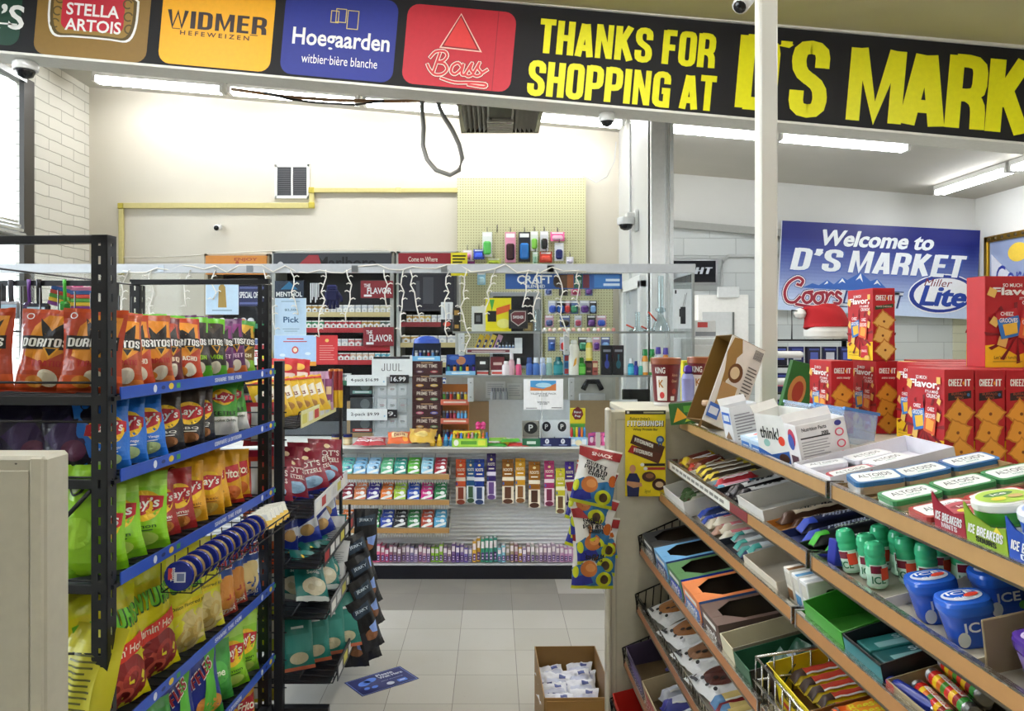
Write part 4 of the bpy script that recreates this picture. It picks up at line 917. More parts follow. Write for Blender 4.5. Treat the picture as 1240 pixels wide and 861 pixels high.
S_ = sign('zip_bag', 'bright yellow pouch with a green flame leaning on the upper clear shelf', 588, 619, 361, 402, Yh + .02, '#f0e01e', [('p', [(.15, .95), (.25, .6), (.35, .95)], M('#3f9a3a')), ('r', .08, .42, .3, .62, BK), ('p', [(.42, .7), (.95, .82), (.95, .62), (.42, .5)], M('#e8642a')), ('e', .7, .25, .26, .14, M('#f8f088'))], .02, 'pouch', 'foil')
sign('crest_box', 'black box with a maroon crest leaning on the upper clear shelf', 616, 639, 375, 398, Yh - .01, '#1b1718', [('p', [(.1, .78), (.3, .92), (.9, .92), (.88, .4), (.5, .12), (.12, .4)], M('#c9c0b8')), ('p', [(.14, .76), (.3, .88), (.86, .88), (.84, .42), (.5, .18), (.16, .42)], M('#6a2430')), ('t', 'SWISHER', .5, .6, .56, .16, WT)], .03, 'box')
cbox('carton', 'small wooden box on the upper clear shelf below the crest', 'box', 634, 645, 391, 402, Yh, .05, '#8f7a4c', [('r', .2, .8, .2, .7, M('#c8b070'))], z=ZU)
def glassware(px, prof, label, Y=Yh):
    o = MB().lathe(prof, plexi('#dfe8ea', .12), 14, cap=False).build('glass_jar', None, P3(px, Y, ZU)); return tag(o, label, 'glassware')
glassware(651, [(.03, 0), (.032, .01), (.028, .15), (.03, .16)], 'narrow clear glass by the right-hand edge of the crest box')
rr = random.Random(3)
for i in range(15):
    px = 660 + i * 5.9 + rr.uniform(-1, 1); c_ = ['#f2ece8', '#f0b6a6', '#f4e6e0', '#f5d9b0', '#e89a90'][i % 5]
    o = MB().lathe([(.004, 0), (.012, .004), (.015, .014), (.011, .024), (.003, .029)], M(c_, 'gloss'), 12).build('candy_ball', None, P3(px, Yh - .02, ZU)); tag(o, '%s round sweet from the crest box in the row on the upper clear shelf' % nth(i), 'sweet', 'round sweets on the upper clear shelf')
GLS = plexi('#e3ecee', .14)
def bong(px, hgt, r, label, bulb=True, extra=None):
    o = thing('glass_pipe', label, 'glass pipe', P3(px, Yh + .05, ZU))
    MB().lathe([(r * 3, 0), (r * 3.1, .01), (r * 2.1, hgt * .16), (r * 1.1, hgt * .27), (r * .95, hgt * .3), (r * .95, hgt), (r * 1.1, hgt + .004)], GLS, 16, cap=False).build('tube', o)
    MB().tube([(-r * 1.5, -.01, hgt * .2), (-r * 4.2, -.02, hgt * .36)], .006, M('#d8523e', 'gloss'), 8).build('stem', o)
    if bulb: MB().lathe([(.004, hgt * .33), (r * 1.7, hgt * .37), (r * 1.7, hgt * .42), (.004, hgt * .45)], GLS, 14, cap=False).build('ring', o)
    return o
bong(800, .40, .022, 'tall clear glass water pipe before the partition column'); bong(772, .14, .02, 'short clear glass water pipe with a red stem beside the tall one', False)
bong(786, .11, .014, 'smallest clear glass pipe between the two water pipes', False)
sign('device_poster', 'white poster of a black handheld device in the end of the screen', 815, 839, 350, 398, YS + .06, '#f0f0f2', [('r', .36, .62, .12, .55, M('#26262c')), ('r', .3, .5, .3, .5, M('#34343a')), ('l', [(.55, .55), (.68, .9)], .003, M('#6a6a72')), ('l', [(.48, .55), (.6, .86)], .003, M('#6a6a72')), ('r', .08, .16, .88, .97, BK)])
# under the upper shelf: cigar tray
o = thing('cigar_display', 'white tray of slanted cigar packs and blue vials under the upper clear shelf', 'display', P3(600, Yh + .05, wz(428, Yh)))
m = MB(); m.box(-.21, .19, -.06, .1, 0, .012, M('#e9e9ea')); m.box(.14, .19, -.05, .08, .012, .11, M('#dfe2e6')); m.box(-.21, .19, -.062, -.058, 0, .04, M('#e9e9ea')); draw(m, plane((-.05, -.062, .022), (1, 0, 0), (0, 0, 1)), [('r', 0, 1, 0, .7, M('#7a2434')), ('r', .1, .9, .2, .4, M('#d8c8c0'))], .3, .03); m.build('tray', o)
for i in range(4):
    m = MB(); m.box(-.018, .018, -.012, .012, 0, .12, M(['#e8c832', '#e0b828', '#ead24a', '#d8a8c8'][i], 'foil'), .004, Matrix.Translation((-.14 + i * .045, 0, .02)) @ Matrix.Rotation(.38, 4, 'Y')); draw(m, spin(plane((-.14 + i * .045 + .02, -.0145, .07), (1, 0, 0), (0, 0, 1)), -.38), [('r', .2, .8, .2, .8, M('#2f3b78')), ('r', .3, .7, .4, .6, M('#f0e6a0'))], .03, .1); m.build('cigar_pack', o)
for i in range(5): MB().lathe([(.009, .012), (.009, .05), (.006, .06), (.006, .08)], M('#bcd7ea', 'gloss'), 10, mats=[M('#2a5a9a', 'gloss'), M('#d8e4ee', 'gloss'), M('#1a1a20')]).build('vial', o).location = (.03 + i * .024, -.03, 0)
# lower shelf
ART = lambda c1, c2: [('r', .1, .9, .55, .85, M(c1)), ('r', .2, .8, .2, .32, M(c2))]
o = tray('lighter_display', 'blue display box of lighters on the lower clear shelf', 'display box', (.21, .09, .145), '#2a58b8', '#1b3a80', .03, [('r', 0, 1, 0, 1, M('#8cc4ee')), ('r', .2, .8, .3, .7, M('#e8f2fa'))], P3(558, Yh + .02, ZL))
m = MB(); draw(m, plane((0, .04, .105), (1, 0, 0), (0, 0, 1)), [('r', 0, 1, 0, 1, M('#2450b4')), ('e', .5, .45, .17, .4, M('#d89068')), ('e', .25, .7, .18, .2, M('#4a78d0'))], .2, .075); m.build('printed_header', o)
for i, c_ in enumerate(('#38a0a8', '#e8903a', '#58a048', '#e8903a', '#5a3a98')):
    q = MB().lathe([(.011, .004), (.011, .06), (.01, .062), (.01, .075)], M(c_, 'gloss'), 10, mats=[M(c_, 'gloss'), M('#202024'), M('#303036', 'metal')]).build('lighter', None, P3(543 + i * 7.6, Yh - .0, ZL)); tag(q, '%s lighter from the window in the blue display on the lower clear shelf' % nth(i), 'lighter', 'lighters in the blue display')
cbox('cigar_box', 'black and red cigarillo box on the lower clear shelf', 'box', 576, 593, 433, 455, Yh, .08, '#1e1a1c', [('r', .1, .9, 0, .25, M('#d8d4d0')), ('r', .3, .7, .6, .75, WT), ('r', .1, .9, .06, .18, M('#c83a30'))], z=ZL)
cbox('cigar_box', 'maroon cigarillo box on the lower clear shelf', 'box', 594, 611, 433, 455, Yh, .08, '#6a1c28', [('r', .05, .95, 0, .28, M('#e0d8d4')), ('r', .2, .8, .55, .7, M('#d8b8b0')), ('r', .1, .9, .06, .18, M('#c83a30'))], z=ZL)
PL = lambda c_: M(c_, 'gloss')
def bot(px, h, r, bc, cc, label, caph=.25, lab=None, name='bottle', cat='bottle', z=None, Y=Yh, sh=.9, sq=0):
    hb = h * (1 - caph)
    return bottle(name, label, cat, [(r * .92, 0), (r, .006), (r, hb * .8), (r * .8, hb * .95), (r * .5, hb)], [(r * .45 * sh + r * .2, hb), (r * .5 * sh + r * .2, hb + .003), (r * .42 * sh + r * .15, h)], PL(bc), PL(cc), P3(px, Y, ZL if z is None else z), None, (hb * .15, hb * .7, r * 1.01, lab) if lab else None, sq)
W1 = 'on the lower clear shelf'
bot(619.5, .185, .022, '#e8b8c4', '#f0e8ea', 'tall pink lotion bottle with a pump ' + W1, .4); bot(628, .12, .022, '#e05a86', '#f4f0f2', 'small hot pink bottle beside the pump bottle ' + W1, .35); bot(613, .1, .03, '#f0e2e6', '#f6f2f2', 'pale round cream jar at the foot of the pump bottle', .2, name='jar', cat='jar')
for px, bc, cc, w_ in ((641, '#3a62b4', '#2a4a90', 'blue deodorant stick'), (649, '#4878c4', '#dfe6f0', 'light blue deodorant stick with a white cap'), (657, '#9fb4e0', '#c9d4ee', 'lavender deodorant stick'), (665, '#9cc6c0', '#dfecec', 'pale green deodorant stick')):
    bot(px, .125, .024, bc, cc, w_ + ' ' + W1, .3, name='deodorant', cat='deodorant', sh=1.3, sq=3)
bot(676, .13, .034, '#1e7a84', '#14606c', 'wide teal shower gel bottle ' + W1, .22, '#2f98a0', sq=3)
cbox('carton', 'light blue and red stacked soap cartons ' + W1, 'box', 683, 690, 430, 455, Yh + .02, .05, '#58a4d8', [('r', .1, .9, .05, .3, M('#c84a50')), ('r', .1, .9, .36, .6, M('#3a78b8')), ('r', .1, .9, .68, .94, M('#c84a50'))], z=ZL)
o = bot(695, .25, .038, '#f0ece0', '#f4f2ea', 'large cream lotion bottle standing ' + W1, .1, sq=3); 
m = MB(); m.poly(plane((0, -.0375, .06), (1, 0, 0), (0, 0, 1)), [(-.01, 0), (.012, .02), (.016, .07), (.0, .05)], M('#e8a83a'), .002); m.build('front_mark', o)
bot(704, .125, .03, '#3fa838', '#2a7a2a', 'bright green soap bottle beside the cream lotion', .3, '#6cc64e', sq=3)
cbox('carton', 'dark brown carton under the yellow spray can ' + W1, 'box', 709, 717, 438, 455, Yh, .05, '#3c2a26', ART('#6a4a40', '#a88878'), z=ZL); cbox('carton', 'small red and tan carton beside the dark brown one ' + W1, 'box', 717.5, 724, 438, 455, Yh, .05, '#a8544a', ART('#e0c8a0', '#703028'), z=ZL)
bot(713.5, .165, .024, '#e6cf4e', '#f0eee6', 'yellow spray can with a white cap standing on the dark brown carton', .2, '#f0e08a', z=ZL + .102, sh=1.6)
for px, c_, w_ in ((735, '#2f3f98', 'indigo'), (749, '#1f5f70', 'teal')):
    cbox('gift_carton', 'tall black wash carton with a %s splash %s' % (w_, W1), 'box', px - 6.5, px + 6.5, 419, 455, Yh, .06, '#17171d', [('e', .5, .36, .22, .14, M(c_)), ('p', [(.5, .2), (.4, .7), (.6, .7)], M(c_)), ('r', .15, .85, .78, .86, M('#8a8c96'))], z=ZL)
bot(764, .12, .022, '#2f9fc4', '#e8eef2', 'cyan bottle near the far end ' + W1, .3, '#48b8d8'); bot(770, .1, .018, '#3a48b0', '#28348c', 'small blue bottle near the far end ' + W1, .3); bot(776, .095, .018, '#58b4a4', '#e0eeea', 'small mint bottle at the far end ' + W1, .3)
bot(686, .045, .03, '#5a5450', '#3a3634', 'low round tin of pomade under the upper shelf', .3, z=wz(430, Yh), name='jar', cat='jar')
for px, h_, bc, cc, w_ in ((781, .185, '#e69a3a', '#2c8a48', 'orange bottle with a green cap'), (789.5, .185, '#4e9a48', '#2c8a48', 'green bottle with a green cap'), (797, .2, '#e8ecf4', '#5a4aa8', 'white bottle with a violet cap'), (806, .195, '#e8903e', '#5a4aa8', 'amber bottle with a violet cap')):
    bot(px, h_, .022, bc, cc, w_ + ' above the maroon cups ' + W1, .25, '#f0e8d8', sh=1.4)

# ---------------------------------------------------------------- on the worktop
YT = 5.50
def on(px, Y=YT): return (wx(px, Y), Y, ZC + .001)
YJ = 5.60
# vapour pod stand
o = thing('pod_stand', 'white and clear stand of vape pods with a name board and price cards', 'display stand', on(476, YJ + .03))
hx = lambda a: (a - 476) / FOC * YJ; hz = lambda y: wz(y, YJ) - ZC
m = MB(); m.box(hx(452), hx(500), -.03, .05, 0, .02, M('#e8e8e8')); m.box(hx(452), hx(499), .045, .05, 0, hz(433), M('#d4d6d8')); m.build('stand_back', o)
m = MB(); m.box(hx(451), hx(500), -.035, -.028, hz(456), hz(432), M('#f4f4f4')); heavy(m, plane((hx(475), -.035, hz(445)), (1, 0, 0), (0, 0, 1)), 'JUUL', 0, 0, .15, .055, M('#232326'), .001, 0, .06); m.rect(plane((hx(475), -.035, hz(434)), (1, 0, 0), (0, 0, 1)), -.13, .13, -.005, .012, M('#2a2a2e')); m.build('name_board', o)
for i in range(9):
    c_, r_ = i % 3, i // 3; x, z = hx(463 + c_ * 12.5), hz(479 + r_ * 19.5); m = MB(); w_, h_ = .062, .09
    m.box(x - w_ / 2, x + w_ / 2, -.02, .01, z, z + h_, M('#ececee' if i != 5 else '#8b8d90'), .002); draw(m, plane((x, -.02, z + h_ / 2), (1, 0, 0), (0, 0, 1)), [('r', .3, .7, .35, .4, M('#6a6c70')), ('r', .25, .75, .44, .56, M(['#2e3034', '#8a2c34', '#5a6068', '#a84850'][i % 4]))], w_, h_)
    q = m.build('pod_pack', None, o.location); tag(q, '%s white pod pack counted along the rows of the vape stand' % nth(i), 'pack', 'pod packs in the vape stand')
MB().box(hx(452), hx(500), -.03, -.026, 0, hz(457), M('#e2e8ea', 'clear')).build('clear_front', o)
def card(px0, px1, y0, y1, txt, label, dark=False, Y=YJ - .03):
    sign('price_card', label, px0, px1, y0, y1, Y, '#16161a' if dark else '#f6f6f6', [('t', txt, .45, .5, .78 if dark else .7, .55 if dark else .36, M('#f4f4f4' if dark else '#26262c'), .012)] + ([] if dark else [('r', .92, .95, .3, .45, M('#9cc4e0'))]), .003, 'price card')
card(420, 468, 454, 467, '4-pack $16.99', 'white card with the higher pack price on the vape stand'); card(420, 469, 495, 509, '2-pack $9.99', 'white card with the lower pack price on the vape stand')
card(472, 495, 454, 464, '16.99', 'black price tag under the vape name board', True, YJ - .012); card(469, 481, 496, 506, '9.', 'black price tag beside the lower white card', True, YJ - .012)
for i, y in enumerate((478, 500, 524)):
    cbox('snuff_tower', '%s dark pack from the top in the clear tower left of the vape stand' % nth(i), 'pack', 424, 453, y - 18, y, YJ + .02, .05, '#3a3d40', [('e', .62, .6, .2, .34, M('#6a7072')), ('r', .1, .9, .08, .28, M(['#7aa8a0', '#48605c', '#b8443c'][i])), ('r', .2, .8, .14, .22, M('#e6e8e8'))], group='dark packs left of the vape stand')
# cigarillo boxes
for i in range(6):
    y1 = 532 - 17.2 * i; z = ZC + .001 + .098 * i; y_ = YJ
    e1, e2 = [('#6a4a50', '#9a4a56'), ('#b88a40', '#58784a'), ('#c85a80', '#5a5ab0'), ('#9a8a40', '#5a9a6a'), ('#d8a040', '#e0c060'), ('#5a4060', '#b03a4a')][i]
    carton('cigarillo_box', '%s brown cigarillo box from the counter up in the tall stack' % nth(i), 'box', (.213, .1, .097), '#42181c', {'F': [('t', 'PRIME TIME', .5, .66, .68, .26, M('#e0cfc0'), .015), ('r', .3, .7, .86, .92, M('#c8a070')), ('e', .26, .24, .13, .1, M(e1)), ('e', .74, .24, .13, .1, M(e2)), ('e', .26, .24, .08, .05, M('#cbb8a8')), ('e', .74, .24, .08, .05, M('#cbb8a8'))]}, (wx(517, y_), y_ + .05, z), (0, 0, 0), 'brown cigarillo boxes in the stack')
zt = ZC + .002 + .098 * 6
o = tray('lighter_display', 'blue domed lighter display on top of the brown cigarillo stack', 'display box', (.2, .09, .13), '#3c6cc8', '#20304e', .035, [('r', 0, 1, 0, 1, M('#7cc0ee')), ('r', .2, .8, .3, .7, M('#e8f2fa'))], (wx(516, YJ), YJ + .05, zt))
MB().lathe([(.02, 0), (.095, .002), (.09, .03), (.05, .05), (.01, .055)], M('#3f5fc4', 'gloss'), 20, Matrix.Translation((0, 0, .125)) @ Matrix.Diagonal((1, .45, 1, 1))).build('domed_header', o)
for i, c_ in enumerate(('#d8dade', '#3a4a9a', '#2a2a30', '#a83238', '#5a88c0', '#282c34')):
    q = MB().lathe([(.011, .004), (.011, .06), (.01, .062), (.01, .075)], None, 10, mats=[M(c_, 'gloss'), M('#202024'), M('#9a9ca2', 'metal')]).build('lighter', None, (wx(504 + i * 5, YJ), YJ + .02, zt)); tag(q, '%s lighter from the window in the display on the brown stack' % nth(i), 'lighter', 'lighters on the brown stack')
# orange lighter stand
o = thing('lighter_stand', 'orange card stand with three tiers of lighters beside the brown stack', 'display stand', on(551, YJ + .04))
m = MB(); m.box(-.1, .1, .03, .036, 0, .42, M('#c9762a')); m.box(-.1, -.095, -.04, .03, 0, .4, M('#c9762a')); m.box(.095, .1, -.04, .03, 0, .4, M('#c9762a')); m.build('stand_back', o)
for t_ in range(3):
    m = MB(); z = .02 + t_ * .135; m.box(-.097, .097, -.045, .03, z, z + .008, M('#c9762a')); m.box(-.1, .1, -.048, -.044, z - .014, z + .026, M('#d86a52')); draw(m, plane((0, -.048, z + .006), (1, 0, 0), (0, 0, 1)), [('r', .1, .9, .35, .65, M('#f0d8c8'))], .2, .04); m.build('tier', o)
    for i in range(7):
        c_ = [('#6a6c70', '#2f3a90', '#a83240', '#a83240', '#5aa0d8', '#5aa0d8', '#70b4e0'), ('#6a6c70', '#3a3f90', '#8a2c44', '#a8324c', '#68b0e0', '#58a4dc', '#78bce8'), ('#58a048', '#404048', '#b83c34', '#303038', '#e8d830', '#404048', '#e8d030')][t_][i]
        q = MB().lathe([(.011, .004), (.011, .055), (.01, .057), (.01, .07)], None, 10, mats=[M(c_, 'gloss'), M('#202024'), M('#9a9ca2', 'metal')]).build('lighter', None, (o.location.x - .078 + i * .026, o.location.y - .02, ZC + z + .008)); tag(q, '%s lighter on the %s tier of the orange stand' % (nth(i), ('lowest', 'middle', 'top')[t_]), 'lighter', 'lighters on the orange stand')
# cone-topped candy bottles
def cone(px, bc, cc, label, Y=YT - .02): return bottle('candy_bottle', label, 'candy', [(.018, 0), (.02, .004), (.02, .03), (.016, .04)], [(.017, .04), (.012, .055), (.005, .08), (.003, .082)], PL(bc), PL(cc), on(px, Y))
cone(524, '#d8b030', '#f0d848', 'first yellow cone-topped candy bottle in front of the brown stack'); cone(532, '#d8b030', '#f0d848', 'second yellow cone-topped candy bottle in front of the brown stack')
cone(540, '#3a78b0', '#4aa8e0', 'first blue cone-topped candy bottle before the orange stand', YT - .01); cone(547, '#3a78b0', '#4aa8e0', 'second blue cone-topped candy bottle before the orange stand', YT - .01)
o = tray('candy_display', 'lime green display box of small candies on the counter edge', 'display box', (.245, .11, .07), '#8fc23a', '#6a9428', .06, [('r', .04, .96, .1, .9, M('#a8d84a')), ('e', .12, .5, .07, .36, M('#f2f4e6')), ('r', .25, .7, .3, .7, M('#5a9a30')), ('r', .74, .95, .2, .8, M('#e0e850'))], on(569, YT - .02))
for i in range(10):
    c_ = ('#f0c83a', '#e0703a', '#4a78d0', '#e8d848', '#e05040', '#f0b8c8', '#58a048')[i % 7]; q = MB().lathe([(.012, 0), (.013, .05), (.008, .062), (.006, .085), (.002, .088)], PL(c_), 10).build('small_candy', None, (wx(550 + i * 4.4, YT), YT - .02 + (i % 2) * .03, ZC + .006)); tag(q, '%s small candy from the window in the lime green box' % nth(i), 'candy', 'candies in the lime green box')
for i, px in enumerate((579, 585)):
    o = thing('novelty_candy', '%s pink knobbed candy standing behind the lime green box' % ('nearer' if i == 0 else 'further'), 'candy', on(px, YT + .09)); MB().lathe([(.012, 0), (.012, .1)], PL('#c8a060'), 10).build('holder', o)
    MB().lathe([(.004, .1), (.02, .11), (.016, .125), (.021, .138), (.016, .15), (.006, .158)], PL('#e83a8c'), 12).build('pink_top', o)
o = MB(); o.box(-.1, .1, -.03, .03, 0, .025, M('#e8d030', 'foil'), .01); draw(o, plane((0, 0, .025), (1, 0, 0), (0, 1, 0)), [('r', .2, .8, .3, .7, M('#c83a30'))], .2, .06); tag(o.build('candy_pack', None, (wx(565, YT), YT + .05, ZC + .075), (0, 0, .1)), 'yellow flat candy pack lying across the lime green box', 'candy')
def flow(name, label, cat, L_, w_, t_, col, art, loc, rot=(0, 0, 0), end=None, group=None, sealw=.06, seed=0):
    """a flow-wrapped bar lying on its back, long side along x, print facing up"""
    return tag(bar_mesh(L_, w_, t_, col, art, seed).build(name, None, loc, rot), label, cat, group)
k = 0
for px, c_, c2_ in ((601, '#3f9a3a', '#c83030'), (616, '#e0c030', '#8a1f22'), (627, '#b83028', '#e8d8a0'), (603, '#7ab83a', '#e8e0a0'), (618, '#58b03c', '#f0e8b0')):
    flow('snack_bar', ['green and red', 'yellow', 'red', 'light green', 'bright green'][k] + ' wrapped bar in the heap on the counter edge', 'snack bar', .15, .05, .022, c_, [('r', .15, .85, .3, .7, M(c2_)), ('r', .3, .7, .42, .58, WT)], (wx(px, YT), YT - .02 + (k % 2) * .05, ZC + .001 + (k // 3) * .03), (0, 0, .15 * (k - 2)), seed=k); k += 1
# boxes with the round P mark
def pmark(x, y, r): return [('e', x, y, r, r * 1.05, M('#1c1e2a')), ('t', 'P', x, y, r * .7, r * 1.0, WT, .02)]
o = tray('mint_display', 'grey brown display box with a round P emblem and a green foot', 'display box', (.125, .08, .17), '#a8a49c', '#e8e4da', .055, [('r', 0, 1, 0, 1, M('#2a6a48')), ('r', .25, .75, .3, .65, M('#d8e6da'))], on(643, YT))
m = MB(); m.box(-.06, .06, .03, .038, .06, .17, M('#98948c')); draw(m, plane((0, .03, .115), (1, 0, 0), (0, 0, 1)), [('e', .5, .55, .4, .38, M('#17181c')), ('t', 'P', .5, .55, .26, .42, WT, .02)], .12, .11); m.build('header_card', o)
for i, px in enumerate((662, 681)):
    o = tray('mint_display', '%s navy display box with a white P header on the counter edge' % ('first' if i == 0 else 'second'), 'display box', (.112, .08, .06), '#1c2458', '#10142e', .058, [('e', .5, .6, .13, .3, M('#e8ecf4')), ('t', 'P', .5, .6, .09, .3, M('#1c2458'), .02), ('r', .25, .75, .12, .22, M('#9aa4d0'))], on(px, YT))
    m = MB(); m.box(-.055, .055, .03, .036, .05, .175, M('#eef0f4')); draw(m, plane((0, .03, .115), (1, 0, 0), (0, 0, 1)), pmark(.5, .62, .28), .11, .12); m.build('header_card', o)
o = thing('lollipop_display', 'yellow and red shaped header over a small candy rack on the counter', 'display', on(700, YT))
m = MB(); m.box(-.06, .06, -.03, .05, 0, .06, M('#9cc8ec')); draw(m, plane((0, -.03, .03), (1, 0, 0), (0, 0, 1)), [('e', .5, .4, .2, .35, M('#f0e6c0')), ('r', .05, .3, .2, .8, M('#e8f0fa')), ('r', .7, .95, .2, .8, M('#e8f0fa'))], .12, .06); m.build('base_box', o)
for i in range(6): MB().lathe([(.008, 0), (.01, .04), (.004, .07)], PL(('#c83a3a', '#4a8a3a', '#e8c030', '#5a3a90', '#e07830', '#3a7ab0')[i]), 8).build('lollipop', o).location = (-.045 + i * .018, 0, .06)
m = MB(); m.box(-.05, .05, .03, .036, .06, .16, M('#58a03c')); m.box(-.055, .055, .026, .034, .15, .26, M('#f0d828'), .03); m.poly(plane((0, .026, .215), (1, 0, 0), (0, 0, 1)), [(-.04, .0), (-.03, .035), (0, .055), (.03, .035), (.04, 0), (.02, -.035), (-.02, -.035)], M('#7a1c20'), .001); m.text(plane((0, .026, .215), (1, 0, 0), (0, 0, 1)), 'Ring', 0, .015, .05, .02, WT, .002); m.text(plane((0, .026, .215), (1, 0, 0), (0, 0, 1)), 'Pop', 0, -.012, .04, .02, WT, .002); m.build('header_card', o)
for i in range(5): bag('candy_bag', '%s pink and purple candy bag beside the lollipop display' % nth(i), 'candy', .05, .09, .02, ('#c8488c', '#7a4ab0', '#e078a8', '#a83a9a', '#d85a98')[i], [('e', .5, .5, .3, .25, M('#f2d8e8')), ('r', .2, .8, .7, .8, M('#5a2a80'))], on(716 + i * 4.2, YT + (i % 2) * .04), (.1, 0, .1), 'pink candy bags beside the lollipops', seed=i)
# bags lying on the counter edge
def lying(name, label, w, h, t, col, art, px, Y, rz, bands=(), seed=0, back=None):
    m = bag_mesh(name, w, h, t, col, art, seed=seed, bands=bands); m.xf(Matrix.Translation((0, 0, t * .45 + h * .24)) @ Matrix.Rotation(-PI / 2 + .5, 4, 'X') @ Matrix.Translation((0, 0, -h / 2)))
    return tag(m.build(name, None, (wx(px, Y), Y, ZC + .004), (0, 0, rz)), label, 'snack bag')
lying('snack_bag', 'orange snack bag lying on the counter edge before the brown stack', .17, .14, .06, '#d8622c', [('r', .15, .85, .3, .7, M('#e8d0a0')), ('T', 'CHEESE', .5, .5, .5, .2, M('#8a2a14')), ('e', .75, .2, .12, .12, M('#f0a030'))], 484, YT - .06, .1)
lying('snack_bag', 'yellow snack bag lying on the counter edge beside the orange one', .20, .16, .075, '#d8b048', [('r', .2, .8, .5, .8, M('#b88a50')), ('e', .5, .35, .25, .2, M('#e8d080'))], 511, YT - .04, -.1, seed=4)
for i in range(4): lying('candy_bag', '%s red and white candy bag in the pile by the nut jars' % nth(i), .13, .09, .03, ('#a83038', '#d8c0c0', '#b84048', '#e4dada')[i], [('r', .1, .9, .35, .65, M('#f0e8e8')), ('r', .2, .8, .45, .55, M('#a82a34'))], 440 + i * 8, YT - .07 + (i % 2) * .07, .3 * i - .4, seed=i)
for i in range(2):
    bottle('nut_jar', '%s small nut jar with a navy lid behind the yellow bars' % ('first' if i == 0 else 'second'), 'jar', [(.03, 0), (.034, .004), (.034, .05), (.03, .055)], [(.034, .055), (.034, .075)], M('#c8a878', 'gloss'), PL('#22285c'), on(407 + i * 14, YT + .05), None, (.01, .042, .0343, '#d8c8a0'))

# equipment behind the screen
o = thing('wall_screen', 'dark screen in a grey frame hung on the big pegboard behind the counter', 'screen', (wx(624, 7.36), 7.36, wz(400, 7.36)))
MB().box(-.24, .24, 0, .06, -.36, .36, M('#9a9da0', 'paint'), .008).build('frame', o); MB().box(-.21, .17, -.004, .0, -.33, .32, M('#1b1d22', 'gloss')).build('panel', o)
o = thing('till_monitor', 'black till monitor at the far end of the counter behind the screen', 'monitor', (wx(768, 6.0), 6.0, ZC + .001))
MB().box(-.09, .12, -.01, .03, .16, .36, M('#14161c', 'gloss'), .006).build('display', o); MB().box(-.02, .02, .0, .04, .01, .2, M('#2a2c30')).build('stem', o); MB().box(-.08, .08, -.03, .08, 0, .012, M('#2a2c30'), .004).build('foot', o)
o = thing('desk_phone', 'black desk phone on the counter behind the right hand brown board', 'phone', (wx(716, 6.05), 6.05, ZC + .001)); MB().box(-.1, .1, -.06, .06, 0, .33, M('#e2e4e6', 'paint'), .01).build('cradle', o); MB().tube([(-.07, -.07, .36), (-.04, -.08, .42), (.04, -.08, .42), (.07, -.07, .36)], .022, M('#17181c', 'gloss'), 8).build('handset', o)
note('paper_note', 'white paper note pinned behind the screen left of the printed sheet', 588, 612, 462, 482, 6.0, lines(.1, .9, .15, .9, 6, M('#b4b6ba'), .3), '#ececea')
note('paper_note', 'second white paper note pinned next to the first behind the screen', 614, 632, 464, 483, 6.0, lines(.1, .9, .15, .9, 5, M('#b4b6ba'), .3), '#e6e6e2')
sign('rear_board', 'grey back panel behind the notes at the rear of the counter', 540, 745, 456, 486, 6.02, '#c8c8c0', [('r', .02, .98, .05, .95, M('#cfcfc8'))], .01, 'panel')
for i in range(6): bot(600 - 4 + i * 3.4, .09, .012, ('#dfe3e8', '#b8bcc4')[i % 2], '#9a9ea6', '%s thin silver tube standing at the rear of the counter' % nth(i), .3, name='silver_tube', cat='tube', z=wz(484, 5.97), Y=5.97)
# ================================================================ stock on the front of the counter
# three gum shelves
GUM = [(['#6fc4bd', '#8fc6ec', '#a8d4f4', '#62b888', '#2c9a8c', '#58b434', '#9fd4ea', '#a01c30'], 580, 'top'),
       (['#8e2436', '#dc8454', '#3c2e8c', '#e27a30', '#aed244', '#2a52bc', '#cc2a84', '#1f8048'], 611, 'middle'),
       (['#e27c30', '#b0442e', '#2f8248', '#2e4cb0', '#25252b', '#308048', '#b84a30', '#58a8d0'], 645, 'lowest')]
CN = {'#6fc4bd': 'pale teal', '#8fc6ec': 'sky blue', '#a8d4f4': 'ice blue', '#62b888': 'mint green', '#2c9a8c': 'dark teal', '#58b434': 'leaf green', '#9fd4ea': 'pale blue', '#a01c30': 'crimson', '#8e2436': 'maroon', '#dc8454': 'salmon', '#3c2e8c': 'indigo',
      '#e27a30': 'orange', '#aed244': 'lime', '#2a52bc': 'royal blue', '#cc2a84': 'magenta', '#1f8048': 'dark green', '#e27c30': 'tangerine', '#b0442e': 'rust', '#2f8248': 'forest green', '#2e4cb0': 'cobalt', '#25252b': 'black', '#308048': 'pine green', '#b84a30': 'brick red', '#58a8d0': 'light blue'}
YG = 5.36
gm = {}
